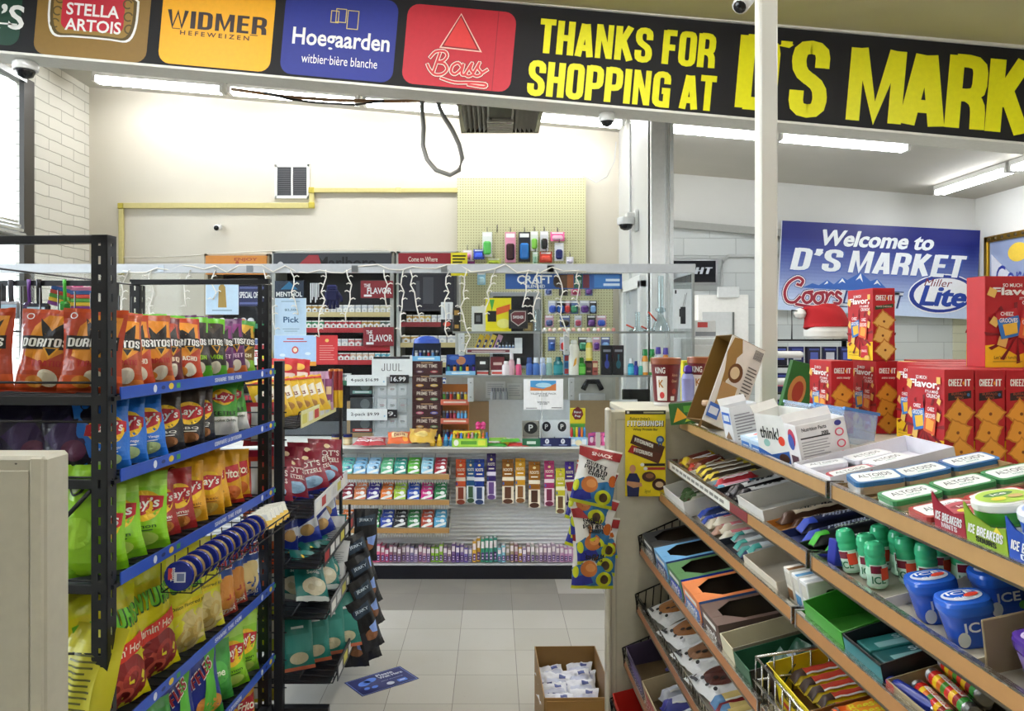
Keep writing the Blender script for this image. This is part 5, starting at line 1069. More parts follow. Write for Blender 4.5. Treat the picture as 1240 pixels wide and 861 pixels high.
for cols_, py, nm in GUM:
    z0 = wz(py, YG); xr = wx(542, YG); n = len(cols_); stp = .0925; x_l = xr - .012 - stp * n
    o = thing('gum_shelf', '%s of the three white gum shelves with tan lips on the counter front' % nm, 'shelf', ((x_l + xr) / 2, YG, z0)); hw = (xr - x_l) / 2 + .012
    m = MB(); m.box(-hw, hw, .0, .25, .0, .006, M('#e2e2de', 'paint')); sb_ = m.build('shelf_board', o)
    m = MB(); m.box(-hw, hw, -.006, .0, -.002, .034, M('#b48a54')); m.box(-hw, hw, -.008, .002, .033, .037, M('#d8d2c4', 'metal')); m.build('price_lip', sb_)
    m = MB(); m.add([(-hw, 0, 0), (-hw, .25, 0), (-hw, .25, .13), (-hw, 0, .05)], [(0, 1, 2, 3)], M('#dcdcd6', 'paint')); m.add([(hw, 0, 0), (hw, .25, 0), (hw, .25, .13), (hw, 0, .05)], [(0, 1, 2, 3)], M('#dcdcd6', 'paint')); m.build('end_plate', o)
    m = MB()
    for k in range(int(hw * 2 / .018)): m.box(-hw + .01 + k * .018, -hw + .016 + k * .018, -.004, .002, -.03, -.004, M('#c8c4ba'))
    m.build('tag_fringe', sb_)
    for i, c_ in enumerate(cols_):
        x = x_l + .006 + stp * (i + .5)
        tr = thing('gum_tray', '%s tray with a white back card on the %s gum shelf' % (CN[c_], nm), 'tray', (x, YG + .12, z0 + .007))
        MB().box(-.043, .043, -.11, .11, 0, .003, M('#e6e6e2')).build('tray_floor', tr)
        m = MB(); m.box(-.043, .043, .1, .104, 0, .135, M('#f0f0ee')); draw(m, plane((0, .1, .1), (1, 0, 0), (0, 0, 1)), [('r', .1, .9, .1, .9, M('#e2e6ea'))], .08, .06); m.build('back_card', tr)
        if c_ not in gm:
            m = MB(); c2 = M(c_); m.box(-.04, .04, -.008, .008, 0, .085, c2, .002)
            lum = sum(rgb(c_)[:3]); sw = '#f4f6f4'
            draw(m, plane((0, -.008, .0425), (1, 0, 0), (0, 0, 1)), [('p', [(0, .25), (.35, .45), (1, .62), (1, .42), (.4, .25), (0, .1)], M(sw)), ('e', .68, .72, .2, .14, M('#ffffff' if lum < 1.2 else '#3a6a90')), ('t', ['5 gum', 'mint', 'fresh', 'cool'][i % 4], .4, .72, .5, .2, M('#f6f8f8'), .02), ('r', 0, 1, 0, .06, M('#d8dce0'))], .08, .085)
            draw(m, plane((0, 0, .085), (1, 0, 0), (0, 1, 0)), [('r', .1, .9, .2, .8, M(sw))], .08, .016)
            gm[c_] = m.mesh('gum_pack')
        for k, w_ in enumerate(('front', 'middle', 'back')):
            q = bpy.data.objects.new('gum_pack', gm[c_]); COL.objects.link(q); q.location = (x + RND.uniform(-.002, .002), YG + .03 + k * .055, z0 + .011 + k * .014); q.rotation_euler = (-.32, 0, RND.uniform(-.05, .05))
            tag(q, '%s gum pack, %s one of its tray on the %s gum shelf' % (CN[c_], w_, nm), 'gum')
        if nm != 'top' and i % 3 == 0: pass
# long chocolate bars on pegs
BARS = [(558, 556, 610, 12, '#c8502a', '#8c3a24', '#e8d8c8', 'burnt orange'), (570, 556, 608, 10, '#2c5a86', '#3a5a3c', '#d8e4ec', 'steel blue'), (580.5, 556, 610, 12, '#1f3a8c', '#2a3f70', '#e4e8f4', 'deep blue'), (595, 549, 604, 11, '#3a2a6c', '#6a4a8c', '#e8e0f0', 'dark violet'),
        (615, 556, 609, 14, '#8c5a24', '#5a3420', '#f0e4cc', 'golden brown'), (630, 555, 608, 12, '#d29a2c', '#8a5a2c', '#f4ecd8', 'amber'), (647, 559, 614, 14, '#9a6428', '#4a2a1a', '#f2e8d4', 'chestnut'), (665, 558, 612, 12, '#a83a6c', '#7a2a4c', '#f2dce6', 'raspberry'),
        (678.5, 567, 621, 11, '#c8c032', '#6a4a2c', '#f4f0c8', 'lemon green'), (689.5, 559, 612, 11, '#4a2f8c', '#3a2a5c', '#e4dcf2', 'royal purple'), (704.5, 557, 610, 11, '#d0702c', '#8a4420', '#f2e0cc', 'copper orange')]
for i, (px, y0, y1, w, c_, c2, c3, cn) in enumerate(BARS):
    Y = 5.50 - (.02 if i in (2, 8) else 0); W_b, H_b = w / FOC * Y, (y1 - y0) / FOC * Y
    o = thing('chocolate_bar', '%s boxed chocolate bar hanging on the ribbed counter front' % cn, 'chocolate bar', (wx(px, Y), Y, wz(y1, Y)))
    m = MB(); m.box(-W_b / 2, W_b / 2, -.012, .012, 0, H_b - .02, M(c_, 'gloss'), .003)
    draw(m, plane((0, -.012, (H_b - .02) / 2), (1, 0, 0), (0, 0, 1)), [('r', 0, 1, .55, .64, M(c3)), ('r', 0, 1, 0, .42, M(c3)), ('r', .22, .78, .12, .4, M(c2)), ('e', .5, .05, .42, .06, M(c2)), ('t', 'ROOTS', .5, .82, .76, .07, M('#f2e8d0'), .02), ('r', .2, .8, .7, .73, M('#f2e8d0')), ('e', .5, .93, .14, .03, M('#e8d090')), ('r', .05, .18, .45, .52, M('#2f5aa8'))], W_b, H_b - .02); m.build('box', o)
    MB().box(-W_b / 2, W_b / 2, -.001, .001, H_b - .022, H_b, M(c_, 'gloss')).build('hang_tab', o)
    MB().tube([(0, -.05, H_b - .004), (0, -.045, H_b - .012), (0, .09, H_b - .012)], .003, M('#8a8a88', 'metal'), 6).build('peg_hook', o)
# the row of small cartons along the foot
ROWC = '#e8c040 #e08aa0 #d84a70 #e86a90 #e07a9c #cf5c86 #a86a80 #8a6a7c #9a7888 #a08894 #a890ac #8a80a8 #b09ab8 #a87c90 #c89ab0 #9a7aa0 #9ac83c #8abf38 #a4cc50 #9a7ca0 #a0888c #7a5a8c #6a58a0 #8a70b0 #7a6ab4 #a0a0c0 #d8a83c #c89a30 #3f9a78 #2f8a6c #4a9a86 #3a8f80 #6ab0c0 #8ac4d4 #b0a890 #a08a70 #b88a9a #c8a050 #a08cb0 #9a7c84 #b0b0a8 #c0b8b4 #b8a0b0 #a88aa4 #c0a8bc #b49ab4 #a890a8 #cc9cc0 #c48ab8 #d09cc8 #c890c0 #b088c0 #a8a8d0'.split()
x = wx(441, 5.46); xend = wx(708, 5.46); rr = random.Random(9); n = len(ROWC)
cmk = {}
for i, c_ in enumerate(ROWC):
    xi = x + (xend - x) * (i + .5) / n; tall = .09 + .035 * rr.random() + (.05 if 26 <= i <= 31 else 0); wd = (xend - x) / n * .88
    m = MB(); m.box(-wd / 2, wd / 2, -.06, .06, 0, tall, M(c_), .0015)
    draw(m, plane((0, -.06, tall / 2), (1, 0, 0), (0, 0, 1)), [('r', .12, .88, .08, .42, M('#4a2470')), ('r', .3, .7, .14, .2, M('#e6d8ee')), ('r', .3, .7, .28, .34, M('#e6d8ee')), ('r', .1, .9, .6, .9, M('#f2e6ea'))], wd, tall)
    draw(m, plane((0, 0, tall), (1, 0, 0), (0, 1, 0)), [('r', .15, .85, .1, .9, M('#eadfe4'))], wd, .12)
    tag(m.build('soap_carton', None, (xi, 5.50 + rr.uniform(-.008, .008), .1045), (-.12, 0, 0)), '%s small carton from the left in the row along the foot of the counter' % nth(i), 'box')
# ================================================================ chip rack at the left
BLK_ = M('#14151b', 'paint', .4)
def xr1(Y): return -1.06 + (Y - 2.12) * .068        # front face of the rack
RA = .068                                           # it stands slightly turned
rk = thing('chip_rack', 'tall black metal chip rack with blue shelf strips', 'shelf rack', (-1.06, 2.12, 0), (0, 0, -RA))
D1, L1 = .53, 1.215
def post(mb, x, y, top, w=.04, sx=-1, sy=1, slot=True):
    """slotted angle post: one face towards -y, one towards +x"""
    t = .003
    if slot:
        n = int(top / .05)
        for i in range(n):
            z = i * .05
            for (a0, a1, b0, b1) in ((x + sx * w * .59, x + sx * w, y, y + t), (x, x + sx * w * .41, y, y + t), (x, x - sx * -t, y, y + w * .41), (x, x + sx * t, y + w * .59, y + w)):
                mb.box(a0, a1, b0, b1, z, z + .05, BLK_)
            mb.box(x + sx * w * .41, x + sx * w * .59, y, y + t, z, z + .028, BLK_); mb.box(x, x + sx * t, y + w * .41, y + w * .59, z, z + .028, BLK_)
        mb.box(x, x + sx * w, y, y + w, top - .01, top, BLK_)
    else: mb.box(x, x + sx * w, y, y + w, 0, top, BLK_, .002)
for (x, y, top, sl) in ((.03, -.02, 1.957, True), (-D1, -.02, 1.957, False), (.03, L1 - .02, 1.925, True), (-D1, L1 - .02, 1.925, True)):
    m = MB(); post(m, x, y, top, .045, -1, 1, sl); m.build('post', rk)
for y, top in ((-.02, 1.957), (L1 - .02, 1.925)): MB().box(-D1 - .04, .03, y, y + .03, top - .022, top, BLK_, .002).build('top_bar', rk)
SZ = [1.512, 1.287, 1.004, .596, .29]
for i, z in enumerate(SZ):
    m = MB()
    for k in range(22): m.tube([(-D1, .02 + k * .055, z + .012), (.035, .02 + k * .055, z + .012)], .003, BLK_, 4)
    for xx in (-D1 + .02, -.2, .03): m.box(xx - .008, xx + .008, 0, L1, z - .002, z + .009, BLK_)
    m.box(-D1, .03, .0, L1, z + .002, z + .007, BLK_); w_ = m.build('wire_shelf', rk)
    m = MB(); m.box(.036, .04, .03, L1 + .03, z, z + .034, M('#2450b8', 'card', .35))
    fr = plane((.04, L1 / 2 + .03, z + .017), (0, 1, 0), (0, 0, 1))
    heavy(m, fr, ['SHARE THE FUN', 'COMPARTE LA DIVERSION', 'SHARE THE FUN', 'SHARE THE FUN', 'COMPARTE LA DIVERSION'][i], .12, 0, .24, .014, M('#dfe6f4'), .001)
    for s in (-.42, .46):
        m.ell(fr, s, 0, .011, .012, M('#e8ecf4'), .0008, 12); m.ell(fr, s + .05, 0, .013, .006, M('#1c2c70'), .0008, 12); m.ell(fr, s + .1, .001, .016, .01, M('#e8c838'), .0008, 12); m.rect(fr, s + .135, s + .16, -.008, .008, M('#3f9a4a'), .0008)
    q = m.build('price_strip', w_)
    MB().box(-D1, .02, -.012, 0, z - .014, z + .012, BLK_, .002).build('end_rail', rk)
for z in (1.56, 1.455, .83, .74):
    MB().tube([(-D1, -.012, z), (.01, -.012, z)], .0035, BLK_, 5).build('end_wire', rk)
MB().tube([(-.25, -.014, 1.03), (-.02, -.014, 1.27)], .006, BLK_, 6).build('brace', rk)
MB().box(-D1 - .03, -D1, 0, L1, .05, .12, BLK_).build('base_rail', rk); MB().box(-.0, .035, 0, L1, .05, .12, BLK_).build('base_rail', rk)
m = MB()
for k in range(9): m.tube([(-D1 - .01, 0, .3 + k * .2), (-D1 - .01, L1, .3 + k * .2)], .003, BLK_, 4)
for k in range(12): m.tube([(-D1 - .01, .05 + k * .1, .1), (-D1 - .01, .05 + k * .1, 1.85)], .003, BLK_, 4)
m.build('wire_back', rk)
def R1(u, v, z):
    """rack coordinates (u behind the front face, v along it from the near end) to the room"""
    c, s = math.cos(-RA), math.sin(-RA); x, y = -u, v
    return (-1.06 + c * x - s * y, 2.12 + s * x + c * y, z)
A0 = PI / 2 - RA
# ---- printed fronts
def LAYS(bg, fruit, nm, ink='#f2f0e4'):
    a = [('e', .52, .56, .36, .20, M('#f6c81e')), ('p', [(.12, .50), (.16, .64), (.5, .70), (.92, .66), (.9, .52), (.5, .44)], M('#c01f2e')), ('t', 'Lay\u2019s', .53, .575, .6, .17, M('#fbf8f0'), .02, .12)]
    a += [('e', .5, .14, .28, .09, M(fruit)), ('t', nm, .5, .30, .5, .05, M(ink), .01), ('r', .32, .68, .24, .255, M(ink)), ('o', .2, .9, .08, .05, M('#1c1c20'), .75)]
    return a
def DORI(flame, nm, ink):
    return [('p', [(.30, .78), (.5, .92), (.95, .9), (.9, .5), (.55, .34), (.2, .42)], M(flame)), ('p', [(.38, .88), (.62, .72), (.86, .86), (.8, .6), (.5, .55)], M('#1a1412')), ('r', .1, .95, .5, .66, M('#15110f')), ('T', 'DORITOS', .53, .58, .78, .1, M('#fbfbf6'), .15), ('p', [(.52, .52), (.78, .52), (.64, .38)], M('#e8a82c')), ('p', [(.56, .51), (.74, .51), (.64, .42)], M('#1a1412')),
            ('T', nm, .58, .33, .5, .07, M(ink)), ('e', .62, .16, .16, .1, M('#e8dfc8')), ('e', .4, .12, .16, .07, M('#d98a2c')), ('o', .2, .9, .06, .04, M('#f0f0ee'), .7)]
FUN = lambda hot: [('e', .55, .2, .46, .22, M('#8c2020' if hot else '#e2cf8a')), ('o', .35, .18, .18, .09, M('#c8503c' if hot else '#cdae5c'), .6), ('o', .66, .22, .18, .09, M('#b03a30' if hot else '#d9bd6c'), .6), ('o', .5, .1, .16, .07, M('#d8604a' if hot else '#c8a850'), .6), ('T', 'FUNYUNS', .5, .715, .93, .17, M('#1f4f1c')), ('T', 'FUNYUNS', .485, .725, .9, .155, M('#6fc02f'))] + ([('p', [(0, .46), (.5, .5), (1, .56), (1, .42), (.5, .38), (0, .33)], M('#d8301e')), ('t', 'Flamin\u2019 Hot', .55, .455, .7, .07, M('#f8e8d0'), .02, .2)] if hot else [('p', [(.05, .5), (.95, .56), (.95, .47), (.05, .41)], M('#f2dc28')), ('t', 'Onion Flavored Rings', .5, .485, .8, .045, M('#2a3a14'), .01)])
RUF = lambda low, nm, chip: [('r', 0, 1, .0, .3, M(low)), ('e', .5, .26, .4, .2, M(chip)), ('e', .6, .4, .3, .12, M(chip)), ('T', 'RUFFLES', .5, .68, .96, .16, M('#f8f8f6'), .2), ('T', 'RUFFLES', .5, .68, .9, .13, M('#a81e30'), .2), ('t', nm, .5, .07, .7, .07, M('#f6efe0'), .02), ('r', .1, .5, .5, .53, M('#2c4aa0'))]
FRIT = [('p', [(.1, .45), (.2, .7), (.9, .76), (.95, .5), (.5, .4)], M('#c01f2c')), ('t', 'Fritos', .52, .58, .7, .18, M('#fbf4dc'), .02, .2), ('e', .5, .2, .36, .14, M('#c8641e')), ('r', 0, 1, 0, .07, M('#a8201c'))]
_bk = {}; RJ = random.Random(17)
def rackbag(key, spec, u, v, z, label, turn=.52, tilt=-.14, group='bags on the chip rack', dz=0):
    """place a bag; the mesh of each kind is made once"""
    w, h, t, base, art, kw = spec
    if key not in _bk: _bk[key] = bag_mesh('chip_bag', w, h, t, base, art, **kw).mesh('chip_bag')
    o = bpy.data.objects.new('chip_bag', _bk[key]); COL.objects.link(o)
    o.location = Vector(R1(u, v, z)); o.rotation_euler = (tilt + RJ.uniform(-.07, .03), RJ.uniform(-.07, .07), A0 - turn + RJ.uniform(-.16, .12))
    return tag(o, label, 'chip bag', None)
DOR = lambda s, c='#bf3d14', fl='#e8921a', nm='NACHO', ink='#f8e8d0', **k: (.17, .225, .075, c, DORI(fl, nm, ink), dict(seed=s, **k))
TAP = DOR(1, '#c8421a', '#e89a1e', 'TAPATIO', '#b01c1c', bands=((.02, .16, '#d8561e'),))
z1 = SZ[0] + .016
# seen through the near end, facing the viewer
for i, (u, v, tn, l) in enumerate(((.065, .055, 1.45, 'orange chip bag right behind the near rack post, its white back edge showing'), (.20, .06, 1.5, 'orange chip bag facing the viewer through the near end of the rack'), (.365, .05, 1.42, 'orange chip bag cut by the edge of the view at the near rack end'))):
    rackbag('tap%d' % (i % 2), (.172, .235, .075, '#b23a14', DORI('#d88a1a', 'TAPATIO', '#b01c1c'), dict(seed=1 + i % 2, bands=((.02, .2, '#d2531c'),), seal='#c04a1c', back='#dcdcdc')), u, v, z1, l, tn, -.1)
S1 = [('do1', DOR(3, '#b04a20', nm='TAPATIO', ink='#b01c1c', bands=((0, .12, '#e0843c'),)), 'brown orange'), ('do2', DOR(4), 'bright orange'), ('do1', None, 'brown orange'), ('br1', DOR(5, '#6a1f22', '#b8482c', 'BBQ', '#f0d8c0', back='#d0d0d2'), 'dark maroon'), ('do2', None, 'bright orange'), ('gr1', DOR(6, '#2a1d18', '#3a2a20', 'LIMON', '#9ad030', bands=((.74, 1, '#6cc02a'), (0, .2, '#58a828'))), 'black and green'),
      ('gr1', None, 'black and green'), ('pu1', DOR(7, '#5a1c5c', '#8a2f7c', 'SWEET', '#f0d0e8', bands=((0, .15, '#c86a2c'),)), 'purple'), ('pu1', None, 'purple'), ('ci1', DOR(8, '#7a5a20', '#d8a838', 'RANCH', '#f0e8c0', bands=((0, .25, '#8abf38'), (.8, 1, '#4a9a3a'))), 'gold and green')]
spec = {}
for i, (k, sp_, cn) in enumerate(S1):
    if sp_: spec[k] = sp_
    rackbag(k, spec[k], .055 + .012 * (i % 2), .17 + i * .103, z1, '%s chip bag, %s from the near post on the top rack shelf' % (cn, nth(i)), .62 + .05 * (i % 3), -.16)
for i in range(8): rackbag('do2' if i < 3 else ('gr1' if i < 6 else 'pu1'), spec['do2' if i < 3 else ('gr1' if i < 6 else 'pu1')], .2, .2 + i * .12, z1 + .012, 'chip bag, %s from the near post in the second row of the top shelf' % nth(i), .5, -.1)
# second shelf
z2 = SZ[1] + .016
BLUE = (.16, .205, .07, '#1f6fd0', LAYS('', '#c8e0a0', 'Salt & Vinegar'), dict(seed=11)); BLKB = (.15, .20, .07, '#2c2a2c', LAYS('', '#b87a4a', 'BBQ'), dict(seed=12, bands=((.72, 1, '#4a4038'),)))
KET = (.16, .20, .07, '#4a9a34', [('r', 0, 1, 0, .34, M('#f0f0e8')), ('e', .5, .72, .3, .16, M('#f6c81e')), ('p', [(.18, .68), (.5, .82), (.86, .76), (.8, .64), (.5, .6)], M('#c01f2e')), ('t', 'Lay\u2019s', .52, .71, .5, .13, M('#fbf8f0'), .02, .12), ('T', 'KETTLE', .5, .4, .7, .08, M('#24401c')), ('t', 'Cooked Original', .5, .26, .72, .07, M('#24401c'), .02)], dict(seed=13))
for i, (k, sp_, v, cn) in enumerate((('bl', BLUE, .10, 'bright blue'), ('bl', BLUE, .22, 'bright blue'), ('bl', BLUE, .33, 'bright blue'), ('bk', BLKB, .47, 'black'), ('bk', BLKB, .60, 'black'), ('bk', BLKB, .72, 'black'), ('kt', KET, .9, 'green kettle'), ('kt', KET, 1.03, 'green kettle'))):
    rackbag(k, sp_, .05 + .01 * (i % 2), v, z2, '%s chip bag, %s from the near post on the second rack shelf' % (cn, nth(i)), .62, -.16)
DRK = (.17, .2, .08, '#1c1830', [('p', [(.1, .5), (.6, .8), (.9, .4), (.4, .3)], M('#342050')), ('e', .7, .3, .2, .15, M('#5a2448'))], dict(seed=14))
for i, (u, v) in enumerate(((.13, .06), (.26, .07), (.38, .06))): rackbag('dk', DRK, u, v, z2, 'dark violet chip bag, %s from the near post behind the end rail' % nth(i), 1.4, -.1)
rackbag('bl', BLUE, .46, .0, z2 - .002, 'bright blue chip bag at the outer edge of the rack end beside the beige cabinet', 1.5, -.1)
# third shelf
z3 = SZ[2] + .016
LIM = (.18, .24, .08, '#8ccc1c', LAYS('', '#c8e86a', 'Limon', '#2a5a1a'), dict(seed=21, bands=((.8, 1, '#a8d84a'), (0, .1, '#7cc01c')))); RED = (.15, .21, .07, '#a82a2a', LAYS('', '#d88a40', 'Flamas'), dict(seed=22)); GLD = (.16, .215, .075, '#e8a820', LAYS('', '#f0c85a', 'Classic', '#7a3a10'), dict(seed=23)); FRI = (.15, .2, .07, '#e0a41c', FRIT, dict(seed=24))
for i, (k, sp_, v, tn, cn) in enumerate((('lm', LIM, .07, .66, 'lime green'), ('lm', LIM, .19, .85, 'lime green'), ('lm', LIM, .31, .8, 'lime green'), ('rd', RED, .46, .62, 'red'), ('rd', RED, .55, .62, 'red'), ('gd', GLD, .66, .6, 'golden'), ('gd', GLD, .77, .62, 'golden'), ('gd', GLD, .87, .6, 'golden'), ('fr', FRI, .98, .6, 'yellow and red'), ('fr', FRI, 1.08, .6, 'yellow and red'))):
    rackbag(k, sp_, .055 + .012 * (i % 2), v, z3, '%s chip bag, %s from the near post on the third rack shelf' % (cn, nth(i)), tn, -.16)
for i, v in enumerate((.5, .64, .78, .95, 1.08)): rackbag('gd' if i < 3 else 'fr', GLD, .17, v, z3 + .02, 'golden chip bag, %s from the near post in the back row of the third shelf' % nth(i), .5, -.1)
LM2 = (.15, .3, .08, '#96d028', [('o', .45, .8, .16, .07, M('#1c2c18'), .7), ('e', .45, .8, .09, .04, M('#d8e8c0')), ('e', .5, .4, .3, .14, M('#a8dc3c'))], dict(seed=25))
for i, (u, v) in enumerate(((.07, .0), (.18, .02), (.29, .01), (.4, .02))): rackbag('lm2', LM2, u, v + .03, z3 - .1 + .11, 'tall lime green chip bag, %s from the near post behind the sloping brace' % nth(i), 1.5, -.06)
# fourth shelf: large onion ring bags and ridged chips
z4 = SZ[3] + .016
FH = (.25, .345, .09, '#e0d81c', FUN(True), dict(seed=31, bands=((.86, 1, '#d8dc20'),))); FO = (.23, .33, .09, '#e8e430', FUN(False), dict(seed=32)); RW = (.17, .29, .08, '#e6e8ec', RUF('#b8402c', 'CHEDDAR', '#d8903a'), dict(seed=33, bands=((.5, 1, '#2a4c9c'), (.0, .08, '#8c2a24')))); RB = (.17, .29, .08, '#eef0f4', RUF('#2a4c9c', 'ORIGINAL', '#e8d090'), dict(seed=34, bands=((.5, 1, '#24489c'),)))
for i, (k, sp_, v, tn, cn) in enumerate((('fh', FH, .13, .3, 'large yellow and red'), ('fh', FH, .34, .3, 'large yellow and red'), ('fo', FO, .55, .36, 'large yellow and tan'), ('fo', FO, .72, .4, 'large yellow and tan'), ('rw', RW, .87, .4, 'white, blue and orange'), ('rw', RW, .99, .45, 'white, blue and orange'), ('rb', RB, 1.09, .45, 'white and deep blue'))):
    rackbag(k, sp_, .03 + .01 * (i % 2), v, z4, '%s chip bag, %s from the near post on the fourth rack shelf' % (cn, nth(i)), tn, -.12)
for i, v in enumerate((.16, .34, .52)): rackbag('fo2', (.23, .33, .09, '#d8e02c', [('e', .3, .6, .2, .14, M('#3a7a20')), ('o', .3, .6, .16, .1, M('#1c3a14'), .7)], dict(seed=35)), .15, v, z4 + .03, 'large yellow chip bag, %s from the near post behind the onion ring bags' % nth(i), .3, -.06)
YB2 = (.2, .33, .1, '#c8c02c', [('r', .3, .8, .2, .85, M('#d2ca3a'))] + lines(.34, .76, .25, .8, 12, M('#5a5a1c'), .35), dict(seed=36))
rackbag('yb2', YB2, .06, -.04, z4 - .04, 'yellow bag turned to show its printed back at the near rack end', 1.7, -.2)
rackbag('rdk', (.2, .3, .1, '#7a1418', [('e', .5, .5, .3, .2, M('#5a0e12'))], dict(seed=37)), .22, .05, z4 - .25 + .0, 'dark red bag low behind the near end of the rack', 1.5, -.1)
# fifth shelf
z5 = SZ[4] + .016
RG = (.2, .27, .08, '#1f2f8c', [('r', 0, 1, 0, .12, M('#3fa83a')), ('e', .62, .2, .3, .14, M('#d8903a')), ('p', [(.45, .1), (.7, 1), (.95, 1), (.75, .1)], M('#5ab838')), ('R', 'RUFFLES', .42, .6, .8, .17, M('#f6f6f4'), .4), ('R', 'RUFFLES', .42, .6, .76, .14, M('#a81e30'), .4)], dict(seed=41)); GN = (.18, .22, .08, '#3f9a3c', [('e', .5, .5, .3, .2, M('#58b84a')), ('t', 'Lime', .5, .5, .4, .12, M('#f0f4e0'), .02, .2)], dict(seed=42))
for i, (k, sp_, v, tn, cn, zz) in enumerate((('gn', GN, .34, .4, 'green', 0), ('rg', RG, .5, .4, 'navy and green ridged', 0), ('rg', RG, .68, .4, 'navy and green ridged', 0), ('gn', GN, .82, .5, 'green', 0), ('lm', LIM, .94, .5, 'lime green', 0), ('lm', LIM, 1.07, .5, 'lime green', 0))):
    rackbag(k, sp_, .03 + .012 * (i % 2), v, z5 + zz, '%s chip bag, %s from the near post on the lowest rack shelf' % (cn, nth(i)), tn, -.14)
for i, v in enumerate((.5, .75, 1.0)): rackbag('lm', LIM, .2, v, z5, 'lime green chip bag, %s from the near post behind the lowest shelf row' % nth(i), .4, -.1)
for i, (k, sp_, v) in enumerate((('rd', RED, .95), ('fr', FRI, 1.08))): rackbag(k, sp_, .04, v, .06, ('red' if k == 'rd' else 'yellow') + ' chip bag on the base of the chip rack below the strips', .4, -.1)
# dip cans hung in a wire basket before the third strip
o = thing('can_basket', 'black wire basket hooked before the third strip of the chip rack', 'wire basket', R1(-.05, .25, .9), (0, 0, A0 - PI / 2)); m = MB()
for q in (-.005, .085): m.tube([(q, 0, .012), (q, .98, .012)], .0028, BLK_, 5)
m.tube([(.1, 0, .06), (.1, .98, .06)], .0028, BLK_, 5)
for k in range(12): m.tube([(-.008, k * .0885, .1), (-.008, k * .0885, .012), (.086, k * .0885, .012), (.1, k * .0885, .06)], .0022, BLK_, 4)
m.build('wire_frame', o)
NB = M('#1c2a8c', 'gloss'); GD_ = M('#c8a860', 'metal', .35)
def dipcan():
    o = thing('dip_can', '', 'can'); T = Matrix.Rotation(PI / 2, 4, 'X')
    m = MB(); m.lathe([(.041, 0), (.043, .003), (.043, .026), (.041, .03)], NB, 20, T, mats=[NB, GD_, NB]); m.build('can_body', o)
    m = MB(); m.lathe([(.044, .03), (.0445, .036), (.042, .04), (.02, .041)], NB, 20, T); fr = plane((0, -.0412, 0), (1, 0, 0), (0, 0, 1))
    m.rect(fr, -.012, .022, -.018, .012, M('#dfe4f0'), .0006); m.rect(fr, -.004, .018, -.014, .008, M('#6a78a8'), .001); m.rect(fr, -.03, -.016, -.01, .024, M('#c83a3a'), .0006); m.text(spin(fr, PI / 2, -.006, .0), 'Tostitos', 0, .01, .04, .012, M('#f0f0f4'), .001); m.build('lid', o)
    return o
dc = dipcan()
for i in range(11): put(dc, R1(-.093, .285 + i * .06, .958), (-.12, 0, A0 - PI / 2 + .12), '%s blue lidded dip can from the near end of the wire basket' % nth(i))
for i in range(5):
    m = MB(); m.box(-.05, .05, -.005, .005, 0, .075, M('#d8d8d2', 'metal'), .003); draw(m, plane((0, -.005, .0375), (1, 0, 0), (0, 0, 1)), [('r', 0, 1, 0, .45, M('#e8c050')), ('r', .2, .8, .5, .8, M('#c0c4c8')), ('e', .5, .25, .2, .2, M('#c8402c'))], .1, .075)
    tag(m.build('snack_tray_pack', None, R1(-.1, .95 + i * .045, .925), (-.6, 0, A0 - .7)), '%s silver and yellow snack pack past the dip cans in the wire basket' % nth(i), 'pack')

# ---- brushes and gloves hanging beyond the rack
def hang(name, label, x, y, z, build_):
    o = thing(name, label, 'cleaning tool', (x, y, z)); build_(o); return o
Yh2 = 3.6
o = thing('tool_rail', 'thin black rail with hanging brushes behind the chip rack', 'rail', (wx(70, Yh2), Yh2, wz(343, Yh2)))
MB().box(-.36, .26, -.012, .012, -.012, .012, BLK_).build('rail', o)
for px in (0, 137):
    MB().box(wx(px, Yh2) - o.location.x - .018, wx(px, Yh2) - o.location.x + .018, -.015, .02, -o.location.z, .0, BLK_).build('post', o)
for px, c1, c2, ln, lab in ((16, '#4a4a50', '#8a8a90', 42, 'grey glove-like mop head hanging at the far end of the tool rail'), (38, '#6a3a8c', '#3a2a4a', 44, 'purple handled brush hanging on the tool rail'), (50, '#1c1c22', '#2a2c34', 47, 'wide black scrubbing brush hanging on the tool rail'), (81, '#4aa83a', '#2a7a2a', 42, 'thin green handled brush hanging on the tool rail')):
    p = pt(px, 344, Yh2); L_ = ln / FOC * Yh2; o = thing('hanging_brush', lab, 'brush', p); w_ = .05 if 'wide' in lab or 'mop' in lab else .022
    MB().tube([(0, -.02, .02), (0, -.02, -.0), (.004, -.02, -L_ * .55)], .012 if w_ > .03 else .008, M(c1, 'gloss'), 8).build('handle', o)
    MB().box(-w_, w_, -.04, 0, -L_, -L_ * .5, M(c2, 'gloss'), .012).build('brush_head', o)
    if w_ > .03: MB().box(-w_ * .8, w_ * .8, -.043, -.04, -L_ * .85, -L_ * .6, M('#9ab4c4')).build('paper_label', o)
for k, (px, py) in enumerate(((75, 356), (100, 360))):
    m = MB(); p = pt(px, py, Yh2 + .05)
    for j, c_ in enumerate(('#8a3a90', '#e8c030', '#58a040', '#d84a3a', '#3a6ab0', '#e890b8')): m.box(-.05, .05, -.015, .015, -.06 + j * .018, -.06 + (j + 1) * .018, M(c_), .003)
    tag(m.build('striped_sock', None, p, (0, .25 if k == 0 else 0, 0)), 'striped colourful cloth pack, %s one on the tool rail' % ('tilted' if k == 0 else 'level'), 'textile pack')
sign('pink_card', 'white and pink hanging card behind the near rack post', 85, 104, 340, 392, Yh2 + .06, '#eee6e6', [('r', .1, .9, .7, .9, M('#d84a8a')), ('e', .3, .55, .2, .06, M('#c83a3a')), ('e', .3, .3, .2, .06, M('#c83a3a')), ('r', .5, .9, .1, .6, M('#e8c8d4'))], .01, 'package')

